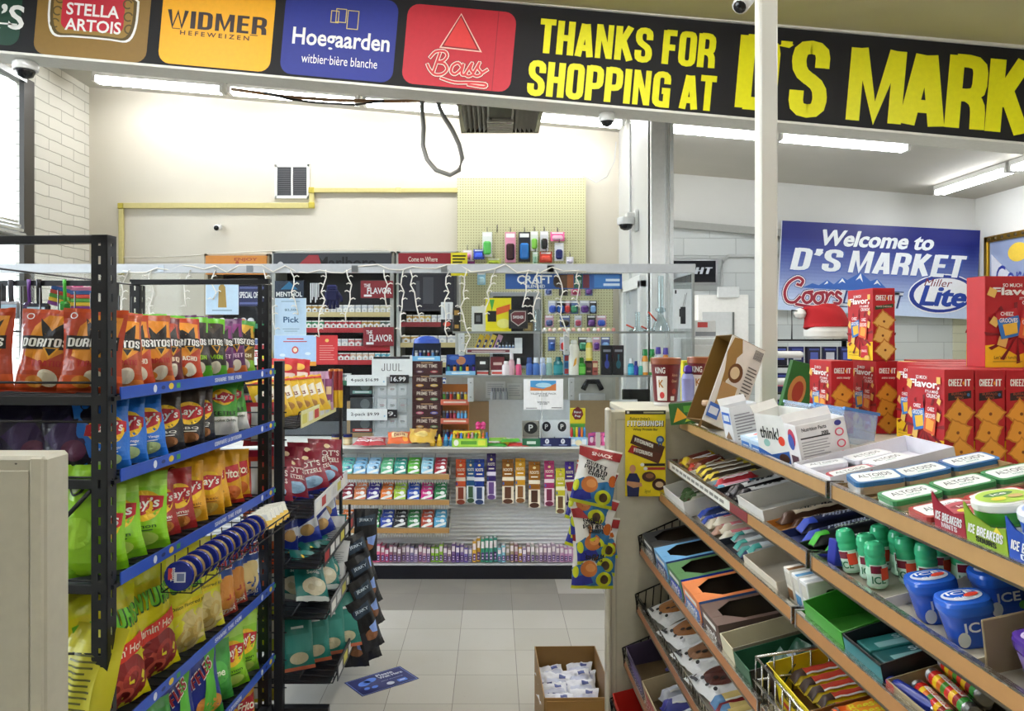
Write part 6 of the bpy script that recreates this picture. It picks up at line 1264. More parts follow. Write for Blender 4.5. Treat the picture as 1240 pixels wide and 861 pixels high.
# ---- beige cabinet end at the near left
o = thing('metal_cabinet', 'beige metal cabinet standing before the near end of the chip rack', 'cabinet', (-1.02, 1.72, 0)); BG = M('#bdb9a8', 'paint', .45)
zt = wz(551, 1.72); xr_ = wx(61, 1.72) + 1.02
m = MB(); m.box(-.6, xr_, -.02, .08, 0, zt, BG, .008); m.build('end_panel', o)
m = MB(); m.box(-.6, xr_ - .033, -.024, -.02, .0, zt - .03, M('#c4c0af', 'paint', .45), .002); m.build('recessed_panel', o)
m = MB(); m.box(xr_ - .03, xr_ - .001, -.028, -.02, 0, zt - .001, M('#c9c5b4', 'paint', .4), .004); m.build('corner_post', o)
m = MB(); m.ell(plane((xr_ - .06, -.0245, zt - .015), (1, 0, 0), (0, 0, 1)), 0, 0, .003, .002, M('#55524a'), .001, 10); m.build('rivet', o)

# ================================================================ low wire rack with sweets and nuts beyond the chip rack
YA, YBk = 3.42, 4.2
o2 = thing('wire_rack', 'low black wire rack of sweets and nuts beyond the chip rack', 'shelf rack', (0, 0, 0))
XW = {1.30: -.86, .91: -.80, .69: -.76, .47: -.73, .19: -.70}
MB().box(wx(333, YA), wx(343.5, YA), YA - .02, YA + .02, 0, wz(437, YA), BLK_, .002).build('post', o2)
MB().box(-.822, -.808, YBk - .01, YBk + .01, 0, 1.32, BLK_).build('post', o2); MB().box(-1.25, -1.235, YBk - .01, YBk + .01, 0, 1.5, BLK_).build('post', o2); MB().box(-1.29, -1.26, YA - .02, YA + .01, 0, 1.5, BLK_).build('post', o2)
for zi, (z, xf) in enumerate(XW.items()):
    m = MB(); xb = xf - .30
    for k in range(14): m.tube([(xb, YA + k * .06, z + .10), (xb, YA + k * .06, z), (xf, YA + k * .06, z - .02), (xf + .015, YA + k * .06, z + .05)], .0026, BLK_, 4)
    for q in ((xf, z - .02), (xf + .015, z + .05), (xb, z), ((xb + xf) / 2, z - .01)): m.tube([(q[0], YA, q[1]), (q[0], YBk, q[1])], .0032, BLK_, 5)
    m.box(xb, xf - .01, YA, YBk, z - .024, z - .02, BLK_); ws_ = m.build('wire_shelf', o2)
    q = MB(); q.box(xf + .016, xf + .02, YA + .02, YBk, z - .022, z + .052, M(['#e8e4a8', '#e6e8ec', '#2c2f34', '#7a7d82', '#3a3c40'][zi])); draw(q, plane((xf + .02, (YA + YBk) / 2, z + .015), (0, 1, 0), (0, 0, 1)), [('r', .02 + k * .16, .14 + k * .16, .2, .8, M(['#d8d060', '#f4f4f0', '#c03a3a', '#f0f0ec', '#d8dadc'][(k + zi) % 5])) for k in range(6)], YBk - YA - .04, .07); q.build('price_strip', ws_)
m = MB()
for k in range(12): m.tube([(-1.27, YA, .15 + k * .12), (-.9, YA, .15 + k * .12)], .003, BLK_, 4)
for k in range(12): m.tube([(-1.27, YBk, .15 + k * .1), (-.8, YBk, .15 + k * .1)], .0026, BLK_, 4)
m.build('wire_side', o2)
MB().box(-1.2, -.72, YA, YA + .04, .0, .06, BLK_).build('foot', o2); MB().box(-1.2, -.75, YBk - .04, YBk, .0, .06, BLK_).build('foot', o2)
def rbag(key, spec_, x, y, z, label, rot, cat='snack bag'):
    w, h, t, base, art, kw = spec_
    if key not in _bk: _bk[key] = bag_mesh('snack_bag', w, h, t, base, art, **kw).mesh('snack_bag')
    o = bpy.data.objects.new('snack_bag', _bk[key]); COL.objects.link(o); o.location = (x, y, z); o.rotation_euler = rot
    return tag(o, label, cat)
PNB = (.13, .19, .05, '#e0b82c', [('p', [(.1, .6), (.9, .75), (.9, .45), (.1, .3)], M('#f4efe0')), ('t', 'Nuts', .5, .53, .5, .14, M('#7a2a1a'), .02), ('e', .5, .2, .3, .1, M('#b8864a')), ('r', 0, 1, .88, .94, M('#c83a2c'))], dict(seed=51)); RDB = (.13, .18, .05, '#c8202c', [('r', .1, .9, .4, .6, M('#f0e0d8')), ('e', .5, .75, .25, .1, M('#e8b848'))], dict(seed=52))
for i in range(7): rbag('pnb', PNB, -.985 + i * .0225, 3.5 + i * .055, 1.315, 'yellow nut bag, %s from the near post on the wire rack top tier' % nth(i), (-.45, -.15, .75 - i * .03))
for i in range(3): rbag('rdb', RDB, -1.03 + i * .04, 3.62 + i * .09, 1.40, 'red snack bag, %s from the near post behind the yellow nut bags' % nth(i), (-.3, .1, .5))
for i in range(4): rbag('pnk', (.05, .2, .03, ['#c8a0c0'][0], [('r', .1, .9, .2, .8, M('#8a4a7a')), ('r', .2, .8, .4, .6, M('#e8d0a0'))], dict(seed=53)), -.97 + i * .04, 4.0 + i * .02, 1.30, 'mauve stick pack, %s of four at the far end of the wire rack' % nth(i), (-.1, 0, .2))
for i in range(5): 
    q = MB().lathe([(.012, 0), (.012, .09), (.012, .19), (.01, .2)], None, 10, mats=[M('#d8b030', 'gloss'), M('#8a2a2a', 'gloss'), M('#c87a3a', 'gloss')]).build('meat_stick', None, (-.845 + (i % 3) * .026, 4.08 + (i // 3) * .04, 1.31)); tag(q, '%s slim snack stick upright at the far wire rack end' % nth(i), 'snack stick')
DOT = (.19, .2, .06, '#8c1c34', [('t', 'DOT\u2019S', .5, .62, .8, .14, M('#f2e6e0'), .02), ('t', 'PRETZELS', .5, .44, .76, .11, M('#f2e6e0'), .02), ('e', .5, .18, .32, .13, M('#9ac0e0')), ('e', .5, .8, .1, .06, M('#f0d8b0'))], dict(seed=54))
for i, (x, y, rz, ry) in enumerate(((-.93, 3.66, .9, .25), (-.875, 3.8, .6, -.1), (-.84, 3.95, .75, -.15), (-1.0, 3.56, .5, .1))): rbag('dot', DOT, x, y, .935, 'maroon pretzel bag, %s on the second wire rack tier' % nth(i), (-.5, ry, rz))
m = None
for i in range(4):
    sign('hanging_pack', '%s dark blue card pack above the pretzel bags on the wire rack' % nth(i), 385 + i * 6, 391 + i * 6, 548, 578, 4.0 + i * .04, '#1f2c4c', [('r', .1, .9, .2, .5, M('#3a6a9a')), ('r', .1, .9, .7, .8, M('#b0c4d8'))], .012, 'pack')
BLU = (.14, .22, .06, '#24389c', [('p', [(.05, .3), (.95, .5), (.95, .3), (.05, .1)], M('#e8ecf4')), ('e', .5, .24, .26, .12, M('#c8a060')), ('t', 'Mix', .5, .66, .5, .12, M('#e8ecf4'), .02)], dict(seed=55))
for i, (x, y, rz, ry) in enumerate(((-.95, 3.62, .9, .3), (-.88, 3.74, .5, -.1), (-.83, 3.88, .7, -.3), (-.99, 3.72, .3, .1))): rbag('blu', BLU, x, y, .70, 'deep blue nut bag, %s on the third wire rack tier' % nth(i), (-.4, ry, rz))
TEA = (.18, .24, .06, '#1f7a74', [('e', .5, .25, .36, .17, M('#d8d0b4')), ('e', .38, .22, .12, .06, M('#c0b490')), ('e', .62, .3, .12, .06, M('#e8e2cc')), ('t', 'Sunflower', .5, .62, .7, .08, M('#e4eee8'), .02, .2), ('t', 'Seeds', .5, .52, .4, .07, M('#e4eee8'), .02), ('e', .3, .85, .06, .04, M('#e8c83a'))], dict(seed=56, bands=((0, .08, '#d8e0dc'),)))
for i, (x, y, rz, ry) in enumerate(((-.92, 3.58, .7, .35), (-.86, 3.68, .55, .0), (-.80, 3.8, .6, -.1), (-.94, 3.75, .4, .1))): rbag('tea', TEA, x, y, .48, 'teal seed bag, %s on the fourth wire rack tier' % nth(i), (-.5, ry, rz))
for i in range(8): rbag('tea2', (.15, .25, .05, '#1f7a70', [('r', .1, .9, .3, .6, M('#2f8a80')), ('e', .5, .2, .3, .1, M('#c8c0a0')), ('r', .3, .7, .7, .74, M('#d8e4e0'))], dict(seed=57, bands=((0, .06, '#c86a4a'),))), -.86 + (i % 4) * .055 - (i // 4) * .05, 3.48 + (i % 4) * .085 + (i // 4) * .1, .20, 'teal seed bag, %s in the crowded lowest wire rack tier' % nth(i), (-.35, .0, .45))
for i in range(4):
    x, y = -1.06 + i * .07, 3.6 + i * .13
    rbag('dot', DOT, x, y, .96, 'maroon pretzel bag, %s in the back row of the second wire rack tier' % nth(i), (-.3, .1, .6)); rbag('blu', BLU, x, y, .735, 'deep blue nut bag, %s in the back row of the third wire rack tier' % nth(i), (-.25, -.1, .5)); rbag('tea', TEA, x + .02, y, .53, 'teal seed bag, %s in the back row of the fourth wire rack tier' % nth(i), (-.3, .1, .5))
    rbag('tea', TEA, -.80 + .02 * (i % 2), 3.5 + i * .16, .50, 'teal seed bag, %s along the edge of the fourth wire rack tier' % nth(i), (-.62, .25 - .1 * i, .8))
for i, (z, c_, cn) in enumerate(((.96, '#c8402c', 'red'), (.72, '#d8642c', 'orange'), (.5, '#d8582c', 'deep orange'), (.29, '#c8c82c', 'yellow green'), (.07, '#d0c02c', 'mustard'), (1.2, '#a82a34', 'crimson'))):
    rbag('side%d' % i, (.16, .19, .06, c_, [('r', .2, .5, .1, .9, M('#d8d8d4')), ('r', .6, .9, .3, .7, M('#f0e8d8'))], dict(seed=60 + i)), -1.02, 3.46, z, cn + ' bag behind the side wires at the near end of the wire rack', (-.1, 0, .3))
# jerky bags on a clip strip
o = thing('clip_strip', 'black clip strip hanging at the far front of the wire rack', 'clip strip', (-.735, 4.02, 0)); MB().box(-.006, .006, -.003, .003, .2, .82, BLK_).build('strip', o); 
for k in range(8): MB().tube([(0, -.003, .3 + k * .065), (0, -.02, .295 + k * .065)], .004, BLK_, 5).build('clip', o)
JK = (.125, .26, .045, '#15161c', [('p', [(.1, .82), (.9, .9), (.9, .7), (.1, .66)], M('#2a3c50')), ('t', 'JERKY', .5, .78, .6, .07, M('#c8d8e8'), .02), ('e', .55, .3, .3, .1, M('#8a5a3a')), ('p', [(.55, .45), (.95, .5), (.85, .3), (.6, .34)], M('#8aa8ec')), ('r', .1, .3, .06, .4, M('#2c2c34'))], dict(seed=71, back='#d8dade')); JW = (.12, .25, .045, '#d4d6da', [('t', 'BAR', .3, .88, .4, .05, M('#2a2c30'), .02), ('p', [(.2, .16), (.5, .3), (.85, .14)], M('#3a4658'))] + lines(.15, .85, .4, .8, 10, M('#9a9ea6'), .35), dict(seed=72))
for i, (kk, dx, dy, z, ry, rz) in enumerate((('w', -.07, .0, .78, -.02, .1), ('b', .05, -.02, .80, .03, .2), ('w', -.05, -.05, .62, .1, .1), ('b', .07, -.06, .64, -.28, .5), ('w', .03, -.09, .46, -.05, .3), ('b', .10, -.10, .50, -.3, .6), ('b', -.02, -.12, .36, .15, -.1), ('b', .12, -.14, .36, -.32, .7), ('w', .02, -.16, .27, -.05, .2), ('b', .12, -.18, .22, -.3, .6), ('b', .04, -.20, .1, -.06, .0), ('b', .1, -.17, .13, -.2, .4))):
    rbag('jk' + kk, JK if kk == 'b' else JW, (-.70 + dx) if kk == 'b' else -.775 + dx * .3, 4.0 + dy - (.09 if kk == 'w' else 0), .08 + (z - .1) * .66, '%s jerky bag, %s from the top of the clip strip' % ('black' if kk == 'b' else 'white backed', nth(i)), (-.12, ry, rz))
# ================================================================ sweets gondola at the right
GA, TI = .018, .2                                   # turn of the unit; slope of its shelves down towards the aisle
BEI = M('#c6c1ae', 'paint', .45); BEI2 = M('#b4af9d', 'paint', .5)
def G(x, y, z): return (x - GA * y, 1.63 + y, z)
gd = thing('sweets_gondola', 'long beige shelving unit of sweets with brown shelf edges', 'shelf unit', (0, 1.63, 0), (0, 0, GA))
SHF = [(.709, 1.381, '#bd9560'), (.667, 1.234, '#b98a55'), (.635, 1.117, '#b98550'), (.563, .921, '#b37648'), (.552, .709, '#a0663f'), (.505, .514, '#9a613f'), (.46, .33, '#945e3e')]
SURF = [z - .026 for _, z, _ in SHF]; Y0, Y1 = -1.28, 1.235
m = MB(); m.box(1.0, 1.03, Y0, Y1, 0, 1.36, BEI2)
m.build('back_panel', gd)
m = MB(); m.box(1.0, 1.7, Y0, Y1, 1.375, 1.395, BEI, .003); m.box(.985, 1.0, Y0, Y1, 1.345, 1.40, BEI, .003); m.box(.965, .975, Y0, Y1, 1.34, 1.372, M('#9a9584', 'paint'), .002); m.build('top_deck', gd)
m = MB(); m.box(1.03, 1.69, Y0, Y1, 0, 1.37, BEI2); m.build('rear_body', gd)
m = MB(); m.box(.437, 1.7, Y1, Y1 + .03, 0, 1.412, BEI, .006); m.box(.437, .455, Y1 - .012, Y1 + .04, 0, 1.42, M('#cfcab8', 'paint', .4), .006); m.box(.47, .476, Y1 - .003, Y1, .02, 1.38, BEI2); m.box(.476, 1.0, Y1 - .003, Y1, 1.375, 1.382, BEI2)
m.build('end_panel', gd)
m = MB(); m.box(.46, 1.0, Y0, Y1, 0, .12, BEI2); m.build('base', gd)
for y in (Y1 - .01, .0, Y0 + .02):
    m = MB(); m.box(.985, 1.0, y - .02, y + .01, .1, 1.36, M('#8f8b7e', 'metal'))
    m.build('upright', gd)
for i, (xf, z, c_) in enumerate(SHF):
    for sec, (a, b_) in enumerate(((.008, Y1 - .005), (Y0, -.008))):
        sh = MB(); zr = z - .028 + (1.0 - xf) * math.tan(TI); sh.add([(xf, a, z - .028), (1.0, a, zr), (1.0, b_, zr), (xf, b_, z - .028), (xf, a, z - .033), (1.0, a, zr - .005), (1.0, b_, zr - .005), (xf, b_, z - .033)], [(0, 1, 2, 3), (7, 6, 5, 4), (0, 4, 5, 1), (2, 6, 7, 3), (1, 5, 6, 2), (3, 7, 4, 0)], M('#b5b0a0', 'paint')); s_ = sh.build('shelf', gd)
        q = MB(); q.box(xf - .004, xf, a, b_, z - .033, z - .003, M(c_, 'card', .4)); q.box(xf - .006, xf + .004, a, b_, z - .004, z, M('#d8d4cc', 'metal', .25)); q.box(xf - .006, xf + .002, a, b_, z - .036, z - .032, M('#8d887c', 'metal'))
        if i == 1 and sec == 0: q.box(xf - .0055, xf - .004, .52, 1.2, z - .031, z - .005, M('#f0efe6')); q.box(xf - .0055, xf - .004, .38, .52, z - .031, z - .005, M('#8c3a3c')); [q.rect(plane((xf - .0055, .86, z - .018), (0, -1, 0), (0, 0, 1)), -.3 + k * .05, -.26 + k * .05, -.004, .005, M('#8c8c84'), .0006) for k in range(12)]
        o_ = q.build('price_channel', s_)
        for e in (a, b_ - .006): MB().box(xf - .007, xf + .03, e, e + .006, z - .036, z + .001, M('#c8c8c8', 'metal', .2)).build('end_cap', s_)
        f = MB()
        for k in range(int((b_ - a) / .03)): f.tube([(xf + .012, a + .01 + k * .03, z - .026), (xf + .008, a + .01 + k * .03, z + .014)], .0012, M('#55524c', 'metal'), 3)
        f.tube([(xf + .008, a, z + .014), (xf + .008, b_, z + .014)], .0018, M('#6a675f', 'metal'), 4); 
        if i >= 3: f.build('wire_fence', s_)
        m = MB()
        for k in range(int((b_ - a) / .022)): m.tube([(xf + .02 + (k % 2) * .02, a + k * .022, z - .036), (xf + .02 + ((k + 1) % 2) * .02, a + (k + 1) * .022, z - .036)], .002, M('#3a3936', 'metal'), 3)
        if i < 3: m.build('perforated_edge', s_)
    if i >= 3:
        w = MB(); ye = Y1 - .02; W3 = M('#33312e', 'metal')
        for k in range(6): x = xf - .006 + k * .028; w.tube([(x, ye, z - .02), (x + .006 - .05 * (k < 0), ye - .0, z + .04 + .012 * k)], .0022, W3, 4)
        w.tube([(xf - .012, ye, z + .035), (xf + .15, ye, z + .105)], .003, W3, 5); w.tube([(xf - .012, ye, z + .035), (xf - .004, ye, z - .02)], .003, W3, 5); w.tube([(xf - .012, ye, z + .035), (xf + .01, ye - .12, z - .0)], .003, W3, 5); w.build('wire_side', gd)
for i in range(3): 
    m = MB(); xf, z, _ = SHF[i + 1]; m.tube([(.96, -.02, SHF[i][1] - .03), (xf + .12, -.03, z - .02)], .004, M('#c0c0c0', 'metal', .2), 6); m.tube([(.96, -.035, SHF[i][1] - .03), (xf + .12, -.045, z - .02)], .004, M('#c0c0c0', 'metal', .2), 6); m.build('divider_rod', gd)
def gq(i, d, y, dz=0): return G(SHF[i][0] + d * math.cos(TI) - dz * math.sin(TI) * .5, y, SURF[i] + d * math.sin(TI) + dz)
def gp(i, d, y): return gq(i, d, y, .002)
RZ = (0, -TI, GA)
# white post and green and white poster of the protein bar on the panel
m = MB(); m.box(-.033, .033, -.033, .033, 0, 2.0, M('#d9d8d0', 'gloss', .3), .006); m.box(-.06, .06, -.06, .06, 0, .006, M('#d0cfc8', 'paint')); m.box(-.033, .033, -.033, .033, 2.0, ceil_z(1.05) - 1.42, M('#d9d8d0', 'gloss', .3), .006)
tag(m.build('support_post', None, (1.02, 2.93, 1.415)), 'square white post rising to the ceiling from the far end of the gondola', 'post')
NVY = M('#1f2450'); SK = M('#c8906a'); CHO = M('#4a2a1a'); YL_ = M('#f2da1c')
FIT = [('r', 0, 1, .955, 1, M('#2a2a24')), ('r', .04, .10, .965, .99, WT), ('r', .45, .95, .968, .985, M('#b8b890')), ('t', 'Robert Irvine\u2019s', .36, .905, .5, .035, M('#3a3210'), .01, .2), ('T', 'FITCRUNCH', .5, .845, .9, .07, M('#17171a'), .1), ('T', 'FITCRUNCH', .49, .85, .88, .06, M('#fbfbf4'), .1), ('t', 'Whey Protein Bar', .5, .775, .62, .035, M('#2a2408'), .02)]
FIT += [('p', [(.12, .62), (.2, .72), (.98, .58), (.9, .47)], CHO), ('p', [(.06, .52), (.16, .6), (.92, .49), (.82, .38)], M('#5a2c1c')), ('p', [(.06, .52), (.16, .6), (.3, .58), (.2, .5)], M('#a8281f')), ('R', 'FITCRUNCH', .46, .625, .46, .045, M('#f0f0e8'), -.17), ('R', 'FITCRUNCH', .44, .515, .46, .045, M('#f0f0e8'), -.13), ('e', .86, .66, .1, .045, M('#3a5a8c')), ('e', .86, .66, .06, .025, M('#8ab0d8')), ('p', [(.8, .64), (.82, .58), (.86, .62), (.9, .58), (.92, .64)], M('#3a5a8c'))]
FIT += [('r', .42, .98, .355, .385, M('#2a1c10')), ('r', .5, .98, .31, .34, M('#a83030')), ('e', .42, .37, .05, .02, WT), ('e', .5, .325, .05, .02, WT), ('e', .58, .23, .17, .06, CHO), ('e', .83, .14, .17, .07, CHO), ('e', .6, .24, .1, .03, M('#8a5a38')), ('e', .84, .14, .1, .035, M('#d8b890')), ('p', [(.05, 0), (.03, .2), (.1, .27), (.28, .27), (.36, .2), (.33, 0)], NVY), ('p', [(.02, .14), (.05, .18), (.4, .16), (.42, .12), (.2, .1)], SK), ('e', .18, .325, .075, .045, SK), ('r', .14, .22, .27, .3, SK), ('t', 'Signed', .55, .06, .16, .05, M('#8a7a1a'), 0, .4)]
sign('bar_poster', 'yellow protein bar poster with a man in a navy shirt on the beige panel', 757, 806, 497, 601, 1.63 + Y1 - .005, '#f0d61c', FIT, .0015, 'poster')
# the clip strip of chip bags on the panel edge
o = thing('clip_strip', 'white clip strip of sweet potato chips on the edge of the beige panel', 'clip strip', (.375, 2.80, .80)); MB().box(-.008, .008, -.002, .002, 0, .54, M('#dfdfdb')).build('strip', o); 
for k in range(6): MB().tube([(0, -.002, .08 + k * .08), (0, -.018, .075 + k * .08)], .004, M('#c8c8c8', 'metal'), 5).build('clip', o)
SWP = (.15, .20, .05, '#f4f3ee', [('p', [(0, .36), (.2, .46), (.5, .4), (.8, .46), (1, .38), (1, .06), (0, .06)], M('#2f7ab4')), ('p', [(0, .2), (.4, .28), (.5, .12), (.3, .06), (0, .06)], M('#26309c')), ('e', .38, .36, .2, .14, M('#c87434')), ('e', .42, .38, .12, .07, M('#dc9450')), ('e', .75, .18, .2, .13, M('#cfd81e')), ('e', .76, .18, .1, .08, M('#4a3418')), ('e', .93, .48, .1, .1, M('#c8641e')), ('e', .07, .3, .07, .1, M('#cfd81e')), ('p', [(.0, .97), (.0, .82), (.4, .76), (.6, .84), (1, .82), (1, .97)], M('#9c2226')), ('t', 'SNACK', .55, .885, .5, .06, M('#f0e0dc'), .02), ('R', 'SWEET', .46, .7, .54, .07, M('#1c1c1e'), -.12), ('R', 'POTATO', .46, .62, .6, .07, M('#1c1c1e'), -.12), ('R', 'CHIPS', .5, .54, .44, .07, M('#1c1c1e'), -.12)], dict(seed=81, bands=((0, .06, '#cfd81e'),)))
for i, (x, y, z, ry, rz) in enumerate(((.335, 2.71, 1.1, .2, -.1), (.32, 2.74, 1.03, .22, -.3), (.345, 2.75, .985, -.08, .15), (.32, 2.74, .935, .24, -.3), (.365, 2.73, .90, -.1, .2), (.35, 2.74, .855, .1, -.1), (.345, 2.73, .805, .03, .05))):
    rbag('swp', SWP, x, y, z, 'sweet potato chip bag, %s from the top of the strip beside the beige panel' % nth(i), (-.1, ry, rz), 'chip bag')

# ---- generic goods
def bars(i, y0, y1, n, c_, art, label, L_=.16, w_=.042, t_=.026, d0=.03, rows=1, cols=None, jit=.07, key=None, h0=0):
    """wrapped bars lying across the shelf, print up"""
    r_ = random.Random(int(y0 * 1000) + i * 7)
    for k in range(n):
        y = y0 + (y1 - y0) * (k + .5) / n; cc = cols[k % len(cols)] if cols else c_; ky = (key or label, cc)
        if ky not in _bk:
            _bk[ky] = bar_mesh(L_, w_, t_, cc, art, len(_bk)).mesh('wrapped_bar')
        o = bpy.data.objects.new('wrapped_bar', _bk[ky]); COL.objects.link(o); p = gp(i, d0 + L_ / 2 + r_.uniform(-.008, .012), y)
        o.location = (p[0], p[1], p[2] + .004 + h0 + (k % 2) * .012); o.rotation_euler = (r_.uniform(-.15, .15), -TI - r_.uniform(-.02, .05), GA + r_.uniform(-jit, jit))
        tag(o, label % nth(k), 'sweet bar')
def gtray(i, y0, y1, col, label, D=.25, h=.03, front=.02, inside=None, art=(), d0=.012, back=None):
    """open tray on the shelf, its front towards the aisle"""
    p = gp(i, d0 + D / 2, (y0 + y1) / 2)
    return tray('display_tray', label, 'tray', (y1 - y0, D, h), col, inside, front, art, p, (TI, 0, GA - PI / 2), None, (front, back or h))
def wrap(c1, txt=None, c2='#f2f2ee', sticker=None, stripe=None):
    a = []
    if stripe: a += [('r', .0, .2, .1, .9, M(stripe)), ('r', .8, 1, .1, .9, M(stripe))]
    a += [('r', .2, .8, .1, .9, M(c1)), ('r', .2, .8, .1, .18, M(c2 if txt is None else c1))]
    if txt: a += [('T', txt, .5, .5, .42, .36, M(c2), .1)]
    if sticker: a += [('e', .82, .6, .06, .2, M('#f04a2c'))]
    return a
# shelf 2, far section
bars(1, 1.0, 1.2, 7, '#c89a2c', wrap('#6a2418', None), '%s snack bar in the yellow brown heap at the far end of the second shelf', .13, .05, .022, .02, cols=['#d8b82c', '#7a3a1c', '#b8301f', '#8a5a2c', '#c8a83c'], jit=.6)
gtray(1, .80, 1.0, '#e8e6dc', 'white tray of brown and yellow bars on the second shelf', art=[('r', .1, .9, .3, .7, M('#c8c4b4'))])
bars(1, .81, .99, 6, '#6a5a4a', wrap('#8a7a64', None, stripe='#d8c03c'), '%s brown bar in the white tray near the far end of the second shelf', .17, .035, .018, .03, cols=['#6a5a4a', '#4a4038', '#7a6a52'])
bars(1, .83, .98, 3, '#e8c82c', wrap('#3a8a9c', None), '%s yellow tipped bar at the back of the white tray on the second shelf', .12, .045, .02, .2, cols=['#e8c82c', '#3a9ab0', '#e0b828'])
bars(1, .70, .80, 3, '#3a8aa8', wrap('#e8a0b0', None), '%s teal and pink bar between the white tray and the black bars', .13, .036, .02, .02, cols=['#3a8aa8', '#c83a44', '#58a8c0'])
gtray(1, .50, .70, '#1f1d20', 'black tray of black and white energy bars on the second shelf')
bars(1, .51, .69, 5, '#1d1c20', wrap('#f0f0f0', 'ERX', '#1a1a1e', True), '%s black energy bar in the black tray on the second shelf', .19, .036, .022, .03, cols=['#1d1c20', '#26242a'])
o = gtray(1, .30, .49, '#d6d5d0', 'empty white tray beside the black energy bars on the second shelf', front=.045, h=.06, inside='#c9c8c2')
gtray(1, .205, .295, '#c8843a', 'orange edged tray of brown bars beside the empty white tray', art=[('r', .1, .9, .2, .8, M('#e0a860'))])
bars(1, .21, .29, 2, '#4a2f22', wrap('#d8c8b0', 'MET-RX', '#17171a', True), '%s brown bar in the orange edged tray on the second shelf', .2, .038, .024, .03)
gtray(1, .10, .20, '#2a3468', 'navy tray of dark bars on the second shelf', art=[('r', .1, .9, .2, .8, M('#3a4aa0')), ('e', .3, .5, .1, .3, M('#d8dce8'))])
bars(1, .105, .195, 2, '#161a38', wrap('#1c2248', 'PROTEIN', '#c8d0e8', False, '#2a48b8'), '%s navy bar in the navy tray on the second shelf', .21, .042, .026, .03)
gtray(1, .012, .098, '#20341f', 'dark green tray of dark bars at the section joint of the second shelf', art=[('r', .1, .9, .2, .8, M('#4a9a38'))])
bars(1, .015, .095, 2, '#15171c', wrap('#1a1e28', 'PROTEIN', '#c8d8c8', True, '#3fae2c'), '%s green tipped dark bar in the dark green tray', .21, .038, .026, .03)
# shelf 3, far section
gtray(2, .92, 1.2, '#e6e6e2', 'white tray of green and brown bars at the far end of the third shelf', front=.05, h=.07)
bars(2, .93, 1.19, 8, '#5a4a34', wrap('#d8d0bc', None, stripe='#4a6a3a'), '%s green and brown bar in the far white tray on the third shelf', .14, .042, .02, .05, cols=['#5a3a2a', '#4a5a3a', '#6a2a22', '#c8c4b4'], jit=.5)
bars(2, .78, .90, 3, '#e4e4e2', wrap('#2a4aa8', 'POCKET', '#f4f4f4', False, '#2a4ab0'), '%s white and blue bar beside the far white tray on the third shelf', .17, .036, .02, .03, cols=['#e4e4e2', '#3a4a78', '#e8e8e4'])
bars(2, .58, .78, 5, '#e8e0cc', wrap('#d87a80', None), '%s cream and pink bar in the middle of the third shelf', .17, .04, .022, .03, cols=['#e8e0cc', '#e0d4bc', '#c8a08a'])
gtray(2, .36, .57, '#2c3440', 'slate tray of teal and silver bars on the third shelf')
bars(2, .37, .56, 6, '#9ac8c0', wrap('#dfe6e8', None, sticker=True, stripe='#3a9a90'), '%s teal and silver bar in the slate tray', .17, .034, .02, .03, cols=['#4aa89a', '#d0d6da', '#5a6a98', '#c8ccd0', '#a86a58', '#c0c4c8'])
gtray(2, .13, .35, '#cfc8b8', 'empty pale tray between the slate tray and the protein bar boxes', front=.04, h=.06, inside='#b2aca0', art=[('r', .1, .9, .2, .5, M('#8a6a58'))])
for k, (y, c_, c2) in enumerate(((.105, '#f0ece2', '#8a6038'), (.06, '#f2f2f0', '#5a9ac8'), (.018, '#f4f4f2', '#c8ccd0'))):
    p = gp(2, .14, y); Lb, wb, hb = .22, .036, .075
    carton('protein_box', '%s protein bar box with a coloured band by the shelf joint' % ('tan', 'blue', 'white')[k], 'box', (Lb, wb, hb), c_, {'F': [('T', 'QUEST', .42, .5, .5, .42, M('#2a2a2c')), ('r', .74, 1, .1, .9, M(c2))], 'T': [('r', 0, 1, .1, .5, M(c2)), ('t', 'QUEST', .55, .72, .3, .3, M('#2a2a2c'), .02)], 'L': [('r', .1, .9, .1, .4, M(c2)), ('r', .1, .9, .5, .9, M('#d8d4c8'))]}, (p[0], p[1], p[2]), RZ)
# shelf 4, far section: display boxes with cut-out tops
def cutbox(i, y0, y1, c_, c2, label, txt=None, L_=.26, h=.075):
    p = gp(i, .012 + L_ / 2, (y0 + y1) / 2); w = y1 - y0 - .006; o = thing('display_box', label, 'box', p, (TI, 0, GA - PI / 2)); t = .002; IN = M('#4a3f34')
    m = MB(); m.box(-w / 2, w / 2, -L_ / 2, L_ / 2, 0, t, IN)
    for s in (-1, 1): m.box(s * w / 2, s * (w / 2 - .001), -L_ / 2, L_ / 2, 0, h, M(c_)); m.box(s * (w / 2 - .001), s * (w / 2 - .0025), -L_ / 2, L_ / 2, 0, h - .001, IN)
    m.box(-w / 2, w / 2, L_ / 2 - t, L_ / 2, 0, h, M(c_)); m.build('box_body', o)
    f = MB(); f.box(-w / 2, w / 2, -L_ / 2 - t, -L_ / 2, 0, h, M(c2)); draw(f, plane((0, -L_ / 2 - t, h / 2), (1, 0, 0), (0, 0, 1)), [('r', .08, .92, .2, .6, M(c_)), ('r', .15, .85, .68, .85, WT), ('t', txt or 'snack', .5, .4, .6, .3, WT, .02)], w, h); f.build('front_panel', o)
    T = plane((0, 0, h), (1, 0, 0), (0, 1, 0)); m = MB(); hw, hl = w / 2, L_ / 2
    for s in (-1, 1):
        pts = [(s * hw, -hl), (s * hw, hl), (s * hw * .78, hl), (s * hw * .78, -hl * .45), (s * hw * .3, -hl * .75), (s * hw * .3, -hl)]
        m.poly(T, pts if s > 0 else pts[::-1], M(c2), .0); m.poly(T, pts[::-1] if s > 0 else pts, IN, -.001)
    m.box(-hw * .3, hw * .3, -hl, -hl * .78, h - .001, h + .0004, M(c2)); m.build('top_flap', o); return o
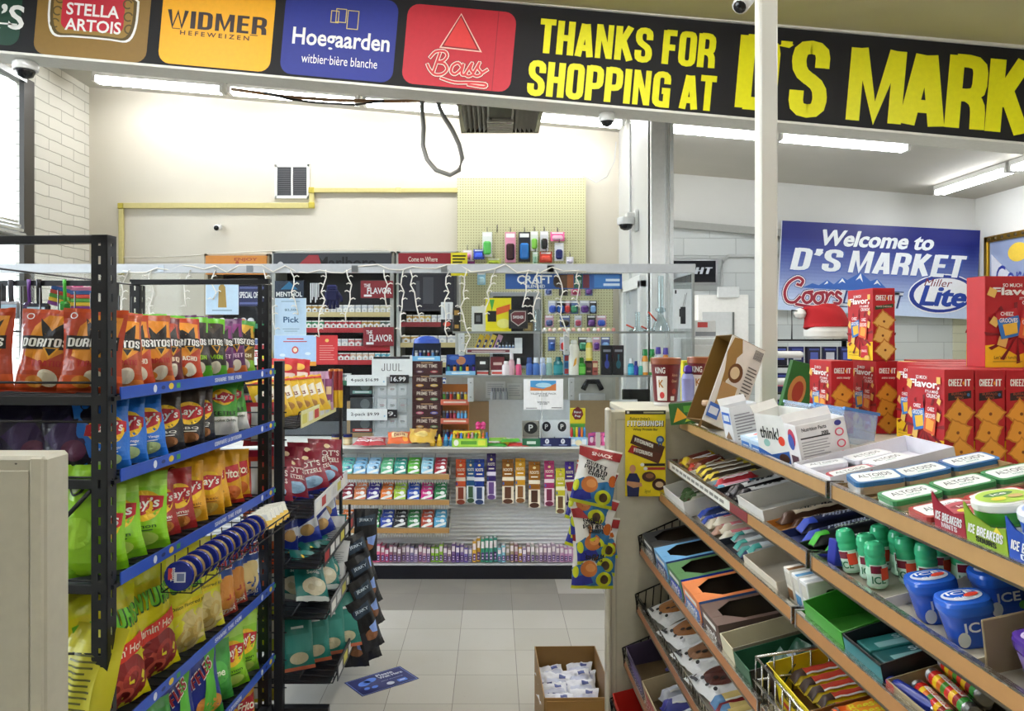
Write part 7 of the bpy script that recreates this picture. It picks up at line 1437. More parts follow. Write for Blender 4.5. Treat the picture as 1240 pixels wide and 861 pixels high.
for k, (a, b_, c_, c2, l) in enumerate(((1.02, 1.2, '#8a8c90', '#26282c', 'black and grey'), (.84, 1.01, '#3a4a8c', '#7ab8e8', 'light blue'), (.66, .83, '#2a48c0', '#5a8a58', 'green and blue'), (.47, .65, '#4a7ac8', '#e88a50', 'orange and blue'), (.30, .46, '#5a4a44', '#6a5248', 'brown'))): cutbox(3, a, b_, c_, c2, '%s snack display box with a cut-out lid on the fourth shelf' % l)
for k in range(3): bars(3, .32 + k * .045, .36 + k * .045, 1, '#c8b83a', wrap('#f0f0e8', None), 'pack lying in the brown display box, %s of three'.replace('%s', ('nearest', 'middle', 'furthest')[k]) + '%.0s', .1, .035, .018, .12, key='brbox%d' % k, cols=[('#d8d4d0', '#c8b83a', '#b0a030')[k]])
gtray(3, .20, .295, '#d8d2b4', 'cream half empty display box beside the brown one on the fourth shelf', .26, .075, .06, '#8a8270')
bars(3, .22, .28, 2, '#d8d4b8', wrap('#b8c4c8', None), '%s pale bar at the back of the cream display box', .1, .04, .02, .15, jit=.5)
gtray(3, .09, .195, '#1f5a3c', 'dark green display box of silver wrapped mints', .26, .07, .055, '#2c2a22')
for k in range(6): 
    y = .1 + k * .016; rbag('york', (.06, .075, .02, '#1f4a36', [('p', [(0, .1), (1, .3), (1, 0), (0, 0)], M('#c8d4dc')), ('e', .5, .4, .3, .2, M('#a8b8c8'))], dict(seed=91)), *gp(3, .06 + (k % 3) * .06, y), '%s foil mint pack in the dark green display box' % nth(k), (-.5, .3 * (k % 2), GA - PI / 2 + .3 * (k % 3)), 'sweets')
# yellow chocolate box in a wire basket
o = gtray(3, -.14, .08, '#f0d81e', 'yellow chocolate bar display box held by a wire basket at the joint', .28, .085, .07, '#7a5a2c', [('r', .0, .2, 0, 1, M('#3a2418')), ('T', 'HERSHEY', .6, .62, .5, .3, M('#2a1a12')), ('r', .25, .6, .15, .3, M('#c83a2c'))], .05)
for k in range(5): bars(3, -.13 + k * .04, -.095 + k * .04, 1, '#f0d824', wrap('#c8402c', None, stripe='#3a2418'), '%s yellow chocolate pack in the yellow display box'.replace('%s', nth(k)) + '%.0s', .15, .036, .02, .08, key='hsh', h0=.03)
b = MB(); ch = M('#c4c2bc', 'metal', .2); p0 = SHF[3][0] - .012; zb = SHF[3][1]
for q in (.0, .05): b.tube([(p0 + .02, -.24, zb + .02 + q), (p0 + .02, .06, zb + .02 + q)], .0032, ch, 6); b.tube([(p0 + .02, .06, zb + .02 + q), (p0 + .3, .06, zb + .06 + q)], .0032, ch, 6)
for k in range(9): b.tube([(p0 + .02, -.24 + k * .0375, zb - .02), (p0 + .02, -.24 + k * .0375, zb + .07)], .0022, ch, 5)
for k in range(8): b.tube([(p0 + .02 + k * .04, .06, zb - .02), (p0 + .02 + k * .04, .06, zb + .07 + k * .0057)], .0022, ch, 5)
w_ = b.build('wire_basket', None, (0, 1.63, 0), (0, 0, GA)); tag(w_, 'chrome wire basket front around the yellow chocolate box', 'wire basket')
# shelf 5: cookie bags
COOK = lambda c_, c2: [('e', .5, .45, .33, .3, M(c_)), ('e', .42, .5, .05, .05, M('#2a1a14')), ('e', .6, .38, .05, .05, M('#2a1a14')), ('e', .52, .3, .04, .04, M('#2a1a14')), ('p', [(.25, .5), (.3, .78), (.72, .8), (.74, .56)], M(c2)), ('t', 'cookie', .5, .66, .34, .1, WT, .02), ('r', .1, .35, .06, .1, M('#3a3a40'))] + [('e', .2 + .2 * k, .12 + .03 * (k % 2), .04, .03, M('#1c1c20')) for k in range(4)]
for k, (y, c_, c2, l) in enumerate(((1.1, '#a8703c', '#3a78c8', 'white cookie bag with a blue badge at the far end of the fifth shelf'), (.90, '#a0683a', '#3a78c8', 'white cookie bag with a blue badge next to the far one'), (.72, '#8a6040', '#3aa0b8', 'white cookie bag with a teal badge on the fifth shelf'), (.55, '#5a2c24', '#c8303a', 'white cookie bag with a dark cookie and red badge on the fifth shelf'))):
    mb = bag_mesh('cookie_bag', .17, .2, .035, '#eceef0', COOK(c_, c2), seed=100 + k); mb.xf(Matrix.Translation((0, 0, .02)) @ Matrix.Rotation(-PI / 2 + .12, 4, 'X') @ Matrix.Translation((0, 0, -.1)))
    p = gp(4, .12, y); tag(mb.build('cookie_bag', None, (p[0], p[1], p[2] + .012), (TI, 0, GA - PI / 2 + .25)), l, 'cookie bag')
bars(4, .22, .46, 6, '#c8a048', wrap('#d8c078', None, stripe='#5a8ab8'), '%s gold wrapped bar beside the cookie bags', .17, .045, .024, .03, cols=['#6a9ac0', '#c8a048', '#b04a4a', '#c8b060', '#d0d4d8', '#b83a48'], jit=.25)
bars(4, .06, .2, 4, '#d8d8dc', wrap('#c83a44', None), '%s silver wrapped bar nearest the joint on the fifth shelf', .17, .045, .024, .03, cols=['#d8d8dc', '#c0c4cc'], jit=.25)
# shelf 6 and 7
for k, (a, b_, l) in enumerate(((.93, 1.2, 'brown open carton with a blue bar at the far end of the sixth shelf'), (.66, .92, 'brown open carton of blue and silver bars on the sixth shelf'), (.36, .65, 'large brown open carton near the joint on the sixth shelf'))): gtray(5, a, b_, ('#4a3f5a', '#b8a888', '#e0dcd0')[k], l, .28, .1, .075, '#5e4c30', [('r', .1, .9, .2, .8, M(('#5a4a8c', '#a83a3a', '#d8d0c0')[k]))])
bars(5, 1.0, 1.08, 1, '#3a3a8c', wrap('#e8e8f4', None), 'blue bar in the far brown carton on the sixth shelf%.0s', .12, .05, .03, .1, h0=.02)
bars(5, .70, .88, 4, '#3a3f98', wrap('#d8dce8', None), '%s blue and silver bar in the middle brown carton', .15, .045, .03, .04, cols=['#b0b4c4', '#3a3f98', '#4a4aa8', '#c0c4d0'], h0=.02, jit=.3)
bars(5, .42, .6, 2, '#c8c4bc', wrap('#8a5a48', None), '%s pale bar at the bottom of the large brown carton', .14, .045, .025, .05)
gtray(6, 1.0, 1.2, '#c82a1f', 'bright red open carton at the far end of the lowest shelf', .26, .1, .09, '#a02018'); gtray(6, .7, .97, '#8a7048', 'brown open carton beside the bright red one', .26, .1, .08, '#5e4c30')
# ---- top shelf, far section
o = thing('cereal_case', 'large torn white and brown carton tipped up at the far end of the top shelf', 'box', gq(0, .05, 1.03, .012), (-.05, .42, .28)); w_, d_, h_ = .14, .10, .31; t = .002; BR = M('#8a6a34'); WH = M('#ecebe4')
m = MB(); m.box(-w_ / 2, w_ / 2, -d_ / 2, -d_ / 2 + t, 0, h_, WH); m.box(-w_ / 2, w_ / 2, d_ / 2 - t, d_ / 2, 0, h_, BR); m.box(w_ / 2 - t, w_ / 2, -d_ / 2, d_ / 2, 0, h_, WH); m.box(-w_ / 2, w_ / 2, -d_ / 2, d_ / 2, 0, t, BR); m.box(-w_ / 2, w_ / 2, -d_ / 2, d_ / 2, h_ - t, h_, BR); m.box(w_ / 2 - t * 2, w_ / 2 - t, -d_ / 2 + t, d_ / 2 - t, t, h_ - t, BR); m.box(-w_ / 2 + t, w_ / 2 - t, -d_ / 2 + t, -d_ / 2 + 2 * t, t, h_ - t, BR)
fr = plane((0, -d_ / 2, h_ / 2), (1, 0, 0), (0, 0, 1))
draw(m, fr, [('p', [(.08, .98), (.3, 1), (.42, .86), (.32, .78), (.36, .6), (.24, .5), (.28, .34), (.16, .3), (.12, .6), (.02, .8)], M('#9c7a40')), ('e', .42, .62, .2, .11, M('#6a4420')), ('e', .4, .62, .13, .07, M('#e0cfa8')), ('r', .16, .6, .22, .48, M('#b89460'))] + [('l', [(-.045 + k * .008, -.08), (-.035 + k * .007, -.01)], .002, M('#8a6a3c')) for k in range(8)] + [('r', .72, .97, .84, .97, WH)] + [('r', .73 + k * .024, .742 + k * .024, .85, .96, M('#1a1a1c')) for k in range(10)] + lines(.68, .95, .3, .76, 12, M('#5a5a58'), .35) + lines(.62, .95, .04, .26, 7, M('#2a2a2a'), .5) + [('r', .02, .34, .06, .22, M('#3a6ac0')), ('r', .05, .3, .1, .18, M('#dfe8f6'))], w_, h_); m.build('case_walls', o)
m = MB(); rr = random.Random(21)
for k in range(9): m.box(-.03 + rr.uniform(-.02, .02), .01, -.03 + rr.uniform(-.01, .01), .0, .01 + k * .012, .03 + k * .012, M(['#efe6d8', '#c8a888', '#f4f2ee', '#6a4a3c'][k % 4]), .005, Matrix.Rotation(rr.uniform(-.4, .4), 4, 'Y'))
m.build('torn_contents', o)
carton('snack_carton', 'small green carton on its side at the far end of the top shelf', 'box', (.1, .07, .075), '#2f6a2c', {'F': [('p', [(.1, .1), (.3, .8), (.6, .3)], M('#e8a828')), ('r', .5, .95, .55, .85, M('#5aa838')), ('p', [(.5, .1), (.7, .5), (.95, .2)], M('#c8d838'))], 'T': [('r', .05, .95, .05, .95, M('#3a2f24'))]}, gq(0, .0, 1.16, .02), (0, -.12, -.3))
carton('snack_carton', 'dark green carton standing behind the white post', 'box', (.13, .06, .19), '#2a6a2c', {'F': [('e', .3, .45, .22, .3, M('#c88a4a')), ('e', .32, .45, .14, .2, M('#a83a2a'))]}, G(1.10, 1.16, 1.40), (0, .25, -.2))
def obox(label, d, y, size, col, artF, artL, rz, artK=None):
    """standing open-topped carton with flaps up, drawn on two faces"""
    w, dd, h = size; p = gp(0, d, y); o = thing('open_carton', label, 'box', p, (0, -TI, rz)); t = .002; m = MB(); c = M(col)
    for a in ((-w / 2, w / 2, -dd / 2, -dd / 2 + t), (-w / 2, w / 2, dd / 2 - t, dd / 2), (-w / 2, -w / 2 + t, -dd / 2, dd / 2), (w / 2 - t, w / 2, -dd / 2, dd / 2)): m.box(a[0], a[1], a[2], a[3], 0, h, c)
    m.box(-w / 2, w / 2, -dd / 2, dd / 2, 0, t, c); fs = faces(w, dd, h); draw(m, fs['F'][0], artF, w, h); draw(m, fs['L'][0], artL, dd, h); m.build('box_body', o)
    MB().box(-w / 2, w / 2, 0, t, 0, .022, c, 0, Matrix.Translation((0, dd / 2, h)) @ Matrix.Rotation(-.5, 4, 'X')).build('flap', o); return o
FP = lambda: lines(.12, .88, .12, .82, 9, M('#9a9aa0'), .4)
obox('white and blue open carton beside the tipped torn carton', .06, .72, (.085, .07, .115), '#eef0f2', FP(), [('r', .1, .9, .55, .85, M('#2f6ac8')), ('r', .2, .8, .62, .78, M('#e8f0fa')), ('p', [(0, .1), (.5, .35), (1, 0), (0, 0)], M('#8a6a4a'))], .1)
for k, y in enumerate((.58, .50)): carton('mint_carton', '%s low light blue carton before the white open cartons' % ('further' if k == 0 else 'nearer'), 'box', (.075, .07, .042), '#c4dcf0', {'F': [('r', .1, .9, .2, .6, M('#5a9ad8'))], 'L': [('r', .1, .9, .1, .7, M('#3a7ac8')), ('r', .2, .8, .3, .5, WT)], 'T': [('r', .1, .9, .2, .8, M('#e8f2fa')), ('e', .5, .5, .15, .12, M('#f04a2c'))]}, gp(0, .055, y), (0, -TI, .05))
obox('white open carton reading think with a red sticker on the top shelf', .065, .40, (.085, .11, .125), '#f2f2ee', [('p', [(.0, .5), (.4, .95), (.5, .9), (.2, .4)], M('#4a3a2c'))] + lines(.4, .95, .15, .9, 6, M('#b8b4b0'), .4) + [('e', .2, .2, .2, .14, M('#6a3a44'))], [('t', 'think!', .42, .62, .6, .26, M('#26262a'), .02), ('e', .78, .48, .1, .1, M('#f0482c')), ('e', .3, .4, .1, .08, M('#9ac8c0')), ('p', [(0, .28), (.4, .16), (1, .3), (1, 0), (0, 0)], M('#2f62b0')), ('e', .8, .12, .16, .1, M('#4a2c1c'))], .42)
obox('white carton printed with a nutrition table at the near end of the box row', .095, .27, (.12, .07, .11), '#f4f2f2', [('t', 'Nutrition Facts', .36, .88, .5, .08, M('#1a1a1c'), .02), ('r', .06, .66, .68, .71, M('#1a1a1c')), ('T', '200', .56, .75, .14, .07, M('#1a1a1c')), ('r', .06, .66, .1, .12, M('#1a1a1c'))] + lines(.06, .62, .16, .64, 8, M('#b0acb0'), .35) + [('o', .84, y, .09, .09, M('#e0506a'), .7) for y in (.2, .45, .7)] + [('e', .84, .9, .07, .06, M('#3a3a8c'))], [('e', .5, .7, .3, .2, M('#c83a5a')), ('e', .4, .6, .25, .18, M('#3a5ab0')), ('r', .2, .8, .1, .3, M('#5a3a44'))], .02)
for k, (d, y, c_) in enumerate(((.21, .62, '#cfe0f0'), (.235, .47, '#a8c8ec'))):
    o = thing('clear_bin', '%s clear plastic bin behind the white open cartons' % ('further' if k == 0 else 'nearer'), 'bin', gp(0, d, y), (0, .18, .2)); m = MB(); w, dd, h, t = .1, .13, .09, .002
    for a in ((-w / 2, w / 2, -dd / 2, -dd / 2 + t), (-w / 2, w / 2, dd / 2 - t, dd / 2), (-w / 2, -w / 2 + t, -dd / 2, dd / 2), (w / 2 - t, w / 2, -dd / 2, dd / 2)): m.box(a[0], a[1], a[2], a[3], 0, h, M(c_, 'clear'))
    m.box(-w / 2, w / 2, -dd / 2, dd / 2, 0, t, M(c_, 'clear')); m.build('bin_walls', o)
    m = MB(); m.box(-w / 2 - .003, w / 2 + .003, -dd / 2 - .003, -dd / 2 + .004, h - .006, h + .002, M('#5a9ae0' if k else '#b0ccec', 'gloss')); m.box(-w / 2 - .003, w / 2 + .003, dd / 2 - .004, dd / 2 + .003, h - .006, h + .002, M('#5a9ae0' if k else '#b0ccec', 'gloss')); m.build('rim', o)
# white tray of loose white tins
gtray(0, .03, .22, '#eceaf0', 'white tray of pale tins at the joint of the top shelf', .27, .04, .03, '#e4e2ea')
def tin(label, p, c_, txt='ALTOIDS', sub='#4a9a8a', rot=(0, 0, GA), sz=(.094, .062, .022), lid='#eef0ee'):
    w, d, h = sz; o = thing('mint_tin', label, 'mint tin', p, (rot[0], rot[1] - TI, rot[2])); m = MB()
    def rr_(x, y, r, z0, z1, mat):
        pr = []
        for cx, cy, a in ((x - r, y - r, 0), (-x + r, y - r, PI / 2), (-x + r, -y + r, PI), (x - r, -y + r, 1.5 * PI)):
            for k in range(4): pr.append((cx + r * math.cos(a + PI / 6 * k), cy + r * math.sin(a + PI / 6 * k)))
        n = len(pr); mb.add([(a, b_, z0) for a, b_ in pr] + [(a, b_, z1) for a, b_ in pr], [(i, (i + 1) % n, n + (i + 1) % n, n + i) for i in range(n)] + [tuple(range(n, 2 * n)), tuple(range(n))[::-1]], mat)
    mb = MB(); rr_(w / 2 - .001, d / 2 - .001, .012, 0, h * .62, M('#d8dade', 'metal', .35)); mb.build('tin_base', o)
    mb = MB(); rr_(w / 2, d / 2, .013, h * .62, h, M(c_, 'gloss', .3)); fr = plane((0, 0, h), (1, 0, 0), (0, 1, 0)); mb.rrect(fr, -w * .43, w * .43, -d * .4, d * .4, .009, M(lid), .0005)
    mb.text(fr, txt, 0, d * .06, w * .66, d * .28, M('#2a2c30'), .0009, .0); mb.text(fr, 'mints', 0, -d * .2, w * .26, d * .1, M(sub), .0009, .01); mb.build('lid', o); return o
for k, (d, y) in enumerate(((.06, .17), (.16, .17), (.17, .1))): tin('%s white lidded tin in the white tray of pale tins' % nth(k), gq(0, d, y, .006), '#e6e8ee', rot=(0, 0, GA + (-.2, .1, .15)[k]), lid='#fafafa')
tin('white and red mint tin lying at the near end of the pale tin tray', gq(0, .07, .062, .006), '#c02c44', rot=(0, -.04, GA - .1))
# ---- top shelf, near section: mint tins
gtray(0, -.135, -.015, '#8a6f48', 'brown tray of blue lidded mint tins on the top shelf', .28, .03, .02, '#a8895c')
for k in range(3): tin('%s blue lidded mint tin from the aisle in its row' % nth(k), gq(0, .055 + k * .098, -.06 - (.01 if k == 0 else 0), (.02 if k == 0 else .012)), '#2f6fa8', rot=((.12, .05, GA - .12) if k == 0 else (.06, 0, GA)), sz=(.096, .066, .024))
gtray(0, -.255, -.14, '#857a52', 'olive brown tray of green lidded mint tins on the top shelf', .28, .03, .02, '#9a8a5c')
for k in range(3): tin('%s green lidded mint tin from the aisle in its row' % nth(k), gq(0, .055 + k * .098, -.195, .012), '#3f8f5c', rot=(.06, 0, GA), sz=(.096, .066, .024))
gtray(0, -.345, -.26, '#8a5c48', 'brown tray of red lidded mint tins on the top shelf', .28, .03, .02, '#9a7a5c')
for k in range(2): tin('%s red lidded mint tin from the aisle in its row' % nth(k), gq(0, .055 + k * .098, -.30, .008), '#a83a3a', rot=(.05, 0, GA), sz=(.096, .066, .024))
# tall display of round mint tubs
gtray(0, -.64, -.355, '#8a7a58', 'brown card display of round mint tubs at the near end of the top shelf', .29, .085, .01, '#9a8a64', back=.09)
MB_ = MB(); yb = -.355
for k, (a, b_, c_, c2, tx) in enumerate(((-.44, -.358, '#a01f34', '#e8d8dc', 'MINTS'), (-.535, -.442, '#8fae2c', '#17201a', 'SOURS'), (-.635, -.537, '#2450b4', '#dfe8f8', 'COOL'))):
    m = MB(); xf = SHF[0][0] + .004; w = b_ - a; h = .075
    pts = [(-w / 2, 0), (w / 2, 0), (w / 2, .062), (w * .15, .055), (-w * .3, .066), (-w / 2, .082)]
    fr = plane((0, 0, 0), (0, -1, 0), (.0, 0, 1)); m.poly(fr, pts, M(c_), .0); m.poly(fr, [(x, y) for x, y in pts[::-1]], M(c_), -.002)
    heavy(m, fr, 'ICE BREAKERS', .0, .044, w * .84, .014, M('#f4f4f4'), .001, .3); heavy(m, fr, tx, .0, .031, w * .5, .008, M(c2), .001)
    if k == 1: m.poly(fr, [(w * .2, .05), (w * .3, .06), (w * .42, .05)], M('#e8d83a'), .0008)
    o = m.build('shelf_card', None, G(xf, (a + b_) / 2, SURF[0] + .002), (0, -.12, GA)); tag(o, ('maroon', 'lime green', 'royal blue')[k] + ' cut card front of the round mint tubs', 'card')
def tub(label, p, c_, lidc, art, r=.043, h=.036):
    o = thing('mint_tub', label, 'mint tub', p, RZ); MB().lathe([(r * .9, 0), (r * .94, .004), (r * .96, h * .62), (r * .9, h * .64)], M(c_, 'gloss', .3), 24).build('tub_base', o)
    m = MB(); m.lathe([(r * .98, h * .6), (r, h * .64), (r, h * .9), (r * .96, h), (r * .85, h * 1.0)], M(lidc, 'gloss', .25), 24); draw(m, plane((0, 0, h), (1, 0, 0), (0, 1, 0)), art, r * 2, r * 2, .0006, .0003); m.build('lid', o); return o
LID = lambda c_, c2: [('e', .5, .5, .42, .42, M(c_)), ('e', .5, .62, .26, .12, M(c2)), ('t', 'ice', .5, .62, .26, .12, WT, .02), ('e', .34, .36, .12, .1, M('#e8d84a')), ('e', .64, .36, .12, .1, M('#c8a868'))]
z0 = SURF[0] + .004
for n_, (d, y, lv, c_, lc, a, l) in enumerate(((.06, -.41, 0, '#8a2a34', '#e8dce0', LID('#b8505c', '#8a2030'), 'maroon round mint tub nearest the aisle'), (.155, -.41, 0, '#8a2a34', '#d8b8c0', LID('#9a5a5a', '#8a2030'), 'maroon round mint tub further from the aisle'), (.06, -.5, 0, '#3f9a3c', '#eef2ea', LID('#7ab848', '#3a7a2c'), 'green round mint tub at the bottom of its stack'), (.06, -.5, 1, '#4aa83c', '#f4f6f0', LID('#a8c848', '#3f7a34'), 'green and white round mint tub on top of the green stack'), (.155, -.5, 0, '#58a848', '#e8e4dc', LID('#a86a6a', '#7a2a34'), 'green round mint tub behind the green stack'), (.07, -.59, 0, '#2a58c0', '#f0f4fa', LID('#3a6ad0', '#1a3a90'), 'blue round mint tub at the bottom of its stack'), (.07, -.59, 1, '#2f62cc', '#eef2fa', LID('#9ab8e8', '#1a3a90'), 'blue and white round mint tub on top of the blue stack'), (.165, -.59, 0, '#2a58c0', '#e8eef8', LID('#3a6ad0', '#1a3a90'), 'blue round mint tub behind the blue stack'))):
    p = gq(0, d + .008, y + .06, .004 + lv * .037); tub(l, p, c_, lc, a)
# ---- second shelf, near section
NV = M('#1f2f9a')
carton('gum_carton', 'navy carton flap beside the green gum bottles', 'box', (.06, .03, .05), '#232f9c', {}, gp(1, .05, -.03), (0, .1, .1))
GT = M('#3fb884', 'gloss', .12); GTL = M('#bfe6cf', 'gloss', .2)
def gumbottle():
    o = thing('gum_bottle', '', 'gum bottle'); r = .0185
    MB().lathe([(r * .85, 0), (r, .004), (r * .9, .014), (r * 1.02, .026), (r * .92, .04), (r * .98, .052), (r * .9, .06)], None, 18, mats=[GTL, GTL, GTL, GTL, GT, GT]).build('body', o)
    m = MB(); m.lathe([(r * .92, .058), (r * 1.0, .064), (r * .96, .074), (r * .8, .082), (r * .5, .085), (r * .45, .083)], GT, 18); m.build('cap', o)
    m = MB()
    def W(x, y, h=0): a = x / r - PI / 2 - .35; R_ = r * 1.02 + .0006 + h; return Vector((R_ * math.cos(a), R_ * math.sin(a), y))
    m.rect(W, -.018, .018, .006, .046, M('#d8eee2', 'gloss'), .0, 8, 1); m.rect(W, -.016, .002, .03, .044, M('#7a2438', 'gloss'), .0008, 4, 1); m.text(W, 'ICE', -.004, .018, .022, .014, M('#1f7a54'), .0012, .02); m.rect(W, .0, .016, .018, .04, M('#f2482a'), .0014, 4, 1); m.build('paper_label', o); return o
gb = gumbottle(); n_ = 0
for row, d in enumerate((.05, .105, .16)):
    for k in range(4 if row else 3):
        put(gb, gq(1, d + (.01 if k % 2 else 0), -.07 - k * .047 - row * .012, .002), (0, -TI * .6 - (.1 if row == 0 and k == 0 else 0), GA + .3 * ((k + row) % 3 - 1)), '%s green gum bottle from the joint in the %s row' % (nth(k), ('aisle', 'middle', 'rear')[row])); n_ += 1
gtray(1, -.52, -.265, '#d8d4ca', 'pale tray of blue gum tubs on the second shelf', .28, .035, .02, '#b8b2a2')
def cube_tub(label, p, c_, lidc, top, txt, rz):
    o = thing('gum_tub', label, 'gum tub', p, (0, -TI, rz)); r = .0345
    MB().lathe([(r * .78, 0), (r * .84, .004), (r * .95, .035), (r, .05), (r * .98, .054)], M(c_, 'gloss', .2), 28, sq=3.2).build('tub_base', o)
    m = MB(); m.lathe([(r * 1.03, .050), (r * 1.06, .054), (r * 1.06, .064), (r * 1.0, .069), (r * .88, .070)], M(lidc, 'gloss', .2), 28, sq=3.2); fr = plane((0, 0, .0705), (1, 0, 0), (0, 1, 0))
    m.ell(fr, 0, 0, r * .84, r * .66, M(top, 'gloss'), .0006); m.ell(fr, 0, .004, r * .7, r * .42, M(lidc, 'gloss'), .0009); m.text(fr, txt, 0, .008, r * 1.1, r * .34, M('#f4f6fa'), .0013, .02); m.text(fr, 'CUBES', 0, -.012, r * .9, r * .26, M('#f4f6fa'), .0013, .02); m.ell(fr, .012, -.004, .012, .007, M('#f2482a'), .0017, rot=.4)
    fr2 = plane((0, -r * .93, .03), (1, 0, 0), (0, -.12, 1)); m.text(fr2, txt, 0, .004, r * 1.0, .016, M('#e8eef8'), .0012, .02); m.ell(fr2, -.02, -.014, .009, .012, M('#e8eef0'), .001); m.ell(fr2, .02, -.012, .007, .007, M('#4aa04a'), .001); m.build('lid', o); return o
for k, (d, y, l) in enumerate(((.06, -.34, 'blue gum tub at the front of the pale tray nearest the bottles'), (.055, -.435, 'blue gum tub at the front of the pale tray further from the bottles'), (.155, -.36, 'blue gum tub at the back of the pale tray'))): cube_tub(l, gq(1, d, y, .004), '#1f4fb8', '#2460cc', '#dfeaf8', 'ICE', GA - .15)
o = carton('tray_card', 'brown card divider between the blue and purple gum tubs', 'card', (.27, .004, .085), '#98886a', {}, gp(1, .15, -.53), (.15, -TI, GA))
cube_tub('purple gum tub behind the brown card divider', gq(1, .065, -.60, .004), '#8a78b0', '#4a2a8c', '#d8cdea', 'ICE', GA - .2); cube_tub('pink gum tub next to the purple one', gq(1, .06, -.70, .004), '#e890b8', '#e85a9a', '#f6dce8', 'ICE', GA - .1)
cube_tub('purple gum tub at the back behind the pink one', gq(1, .165, -.66, .004), '#6a5a9c', '#4a2a8c', '#d8cdea', 'ICE', GA)
# ---- third shelf, near section
o = gtray(2, -.19, -.02, '#3a9a2c', 'bright green empty display box at the joint on the third shelf', .28, .085, .05, '#3c8a2c'); o2_ = gtray(2, -.33, -.195, '#12161a', 'black and teal display box beside the bright green one', .28, .08, .05, '#1a1c20', [('r', 0, 1, .4, .9, M('#2a7a80'))])
for k, c_ in enumerate(('#2a7a78', '#1c5c60')): carton('gum_carton', '%s teal flat carton in the black and teal display box' % ('upper', 'lower')[k], 'box', (.2, .05, .035), c_, {'T': [('r', .1, .9, .1, .5, M('#8ab8b8')), ('t', 'SOLAR', .5, .7, .4, .3, M('#c8e0e0'))]}, gp(2, .13, -.225 - k * .055), RZ)
gtray(2, -.58, -.34, '#9a8a68', 'brown tray of striped candy rolls on the third shelf', .26, .05, .03, '#8a7a5a', [('T', 'LIFE SAVERS', .5, .5, .7, .5, M('#f0f0f0')), ('r', 0, .1, 0, 1, M('#a83a2c'))])
RC_ = ['#c8281f', '#e8c020', '#d86a1e', '#4a8a2c', '#c8281f', '#e8b41c', '#8a1f1a', '#3a8a3a']
def roll(label, p, rz, cols_=RC_, txt=True, L_=.105, r=.0125):
    o = thing('candy_roll', label, 'candy roll', p, (0, 0, rz)); T = Matrix.Rotation(PI / 2, 4, 'Y'); n = len(cols_); pr = [(r, -L_ / 2 + L_ * k / n) for k in range(n + 1)]
    m = MB(); m.lathe(pr, None, 16, T, mats=[M(c_, 'gloss', .25) for c_ in cols_])
    def W(x, y, h=0): a = PI / 2 + .35 - y / r; R_ = r + .0005 + h; return Vector((x, -R_ * math.cos(a) * 1.0, R_ * math.sin(a)))
    if txt: m.rect(W, -L_ * .36, L_ * .36, -.006, .008, M('#f4f2ea'), 0, 1, 6); heavy(m, W, 'LIFESAVERS', 0, .001, L_ * .66, .011, M('#c83a20'), .0006); 
    m.build('wrapper', o)
    for s in (-1, 1): MB().lathe([(r, 0), (r * .98, .004), (r * .45, .007), (r * .9, .014)], M('#c4c8cc', 'metal', .3), 12, Matrix.Translation((s * L_ / 2, 0, 0)) @ Matrix.Rotation(s * PI / 2, 4, 'Y')).build('twisted_end', o)
    return o
for k, (d, y, dz) in enumerate(((.045, -.42, .0), (.078, -.40, .004), (.112, -.38, .002), (.062, -.435, .022), (.097, -.41, .025))): roll('striped candy roll, %s in the brown tray counted from the aisle' % nth(k), gq(2, d, y, .018 + dz), GA - PI / 2 - .12)
roll('navy candy roll at the aisle edge of the brown tray', gq(2, .03, -.375, .016), GA - PI / 2 + .2, ['#20308c'] * 4, False); roll('dark red candy roll at the back of the brown tray', gq(2, .15, -.44, .02), GA - PI / 2 - .3, ['#8c2a20'] * 4, False); roll('navy candy roll at the back of the brown tray', gq(2, .14, -.37, .03), GA - PI / 2 - .2, ['#182450'] * 4, False)
gtray(2, -.85, -.59, '#5a86b8', 'pale blue tray of mints at the near end of the third shelf', .26, .05, .035, '#4a6a98', [('T', 'LIFE SAVERS', .4, .5, .6, .5, M('#f0f4f8'))])
bars(2, -.83, -.62, 5, '#3a6ab0', wrap('#dfe8f4', None), '%s blue mint pack in the pale blue tray', .14, .036, .022, .04)
# ---- fourth shelf, near section: orange peanut cups
gtray(3, -.38, -.15, '#7a5c30', 'brown carton of orange peanut cup packs on the fourth shelf', .28, .07, .06, '#8a6c40')
bars(3, -.37, -.16, 5, '#f0641c', [('p', [(.2, .2), (.3, .85), (.85, .8), (.75, .15)], M('#f8a02c')), ('t', 'Reese\u2019s', .52, .5, .5, .4, M('#f4e83a'), .02, .2), ('r', .08, .16, .1, .9, M('#5a2c18'))], '%s orange peanut cup pack in the brown carton', .15, .055, .03, .05, h0=.05, jit=.3)
gtray(3, -.9, -.45, '#8a7a5a', 'brown tray at the near end of the fourth shelf', .26, .06, .045); bars(3, -.85, -.5, 7, '#8a2a2a', wrap('#e8d8c0', None), '%s dark red bar in the near brown tray on the fourth shelf', .15, .045, .024, .04)
for i in (4, 5):
    gtray(i, -.6, -.02, '#8a7a5a', 'brown tray on the %s shelf of the near section' % ('fifth', 'sixth')[i - 4], .26, .06, .045)
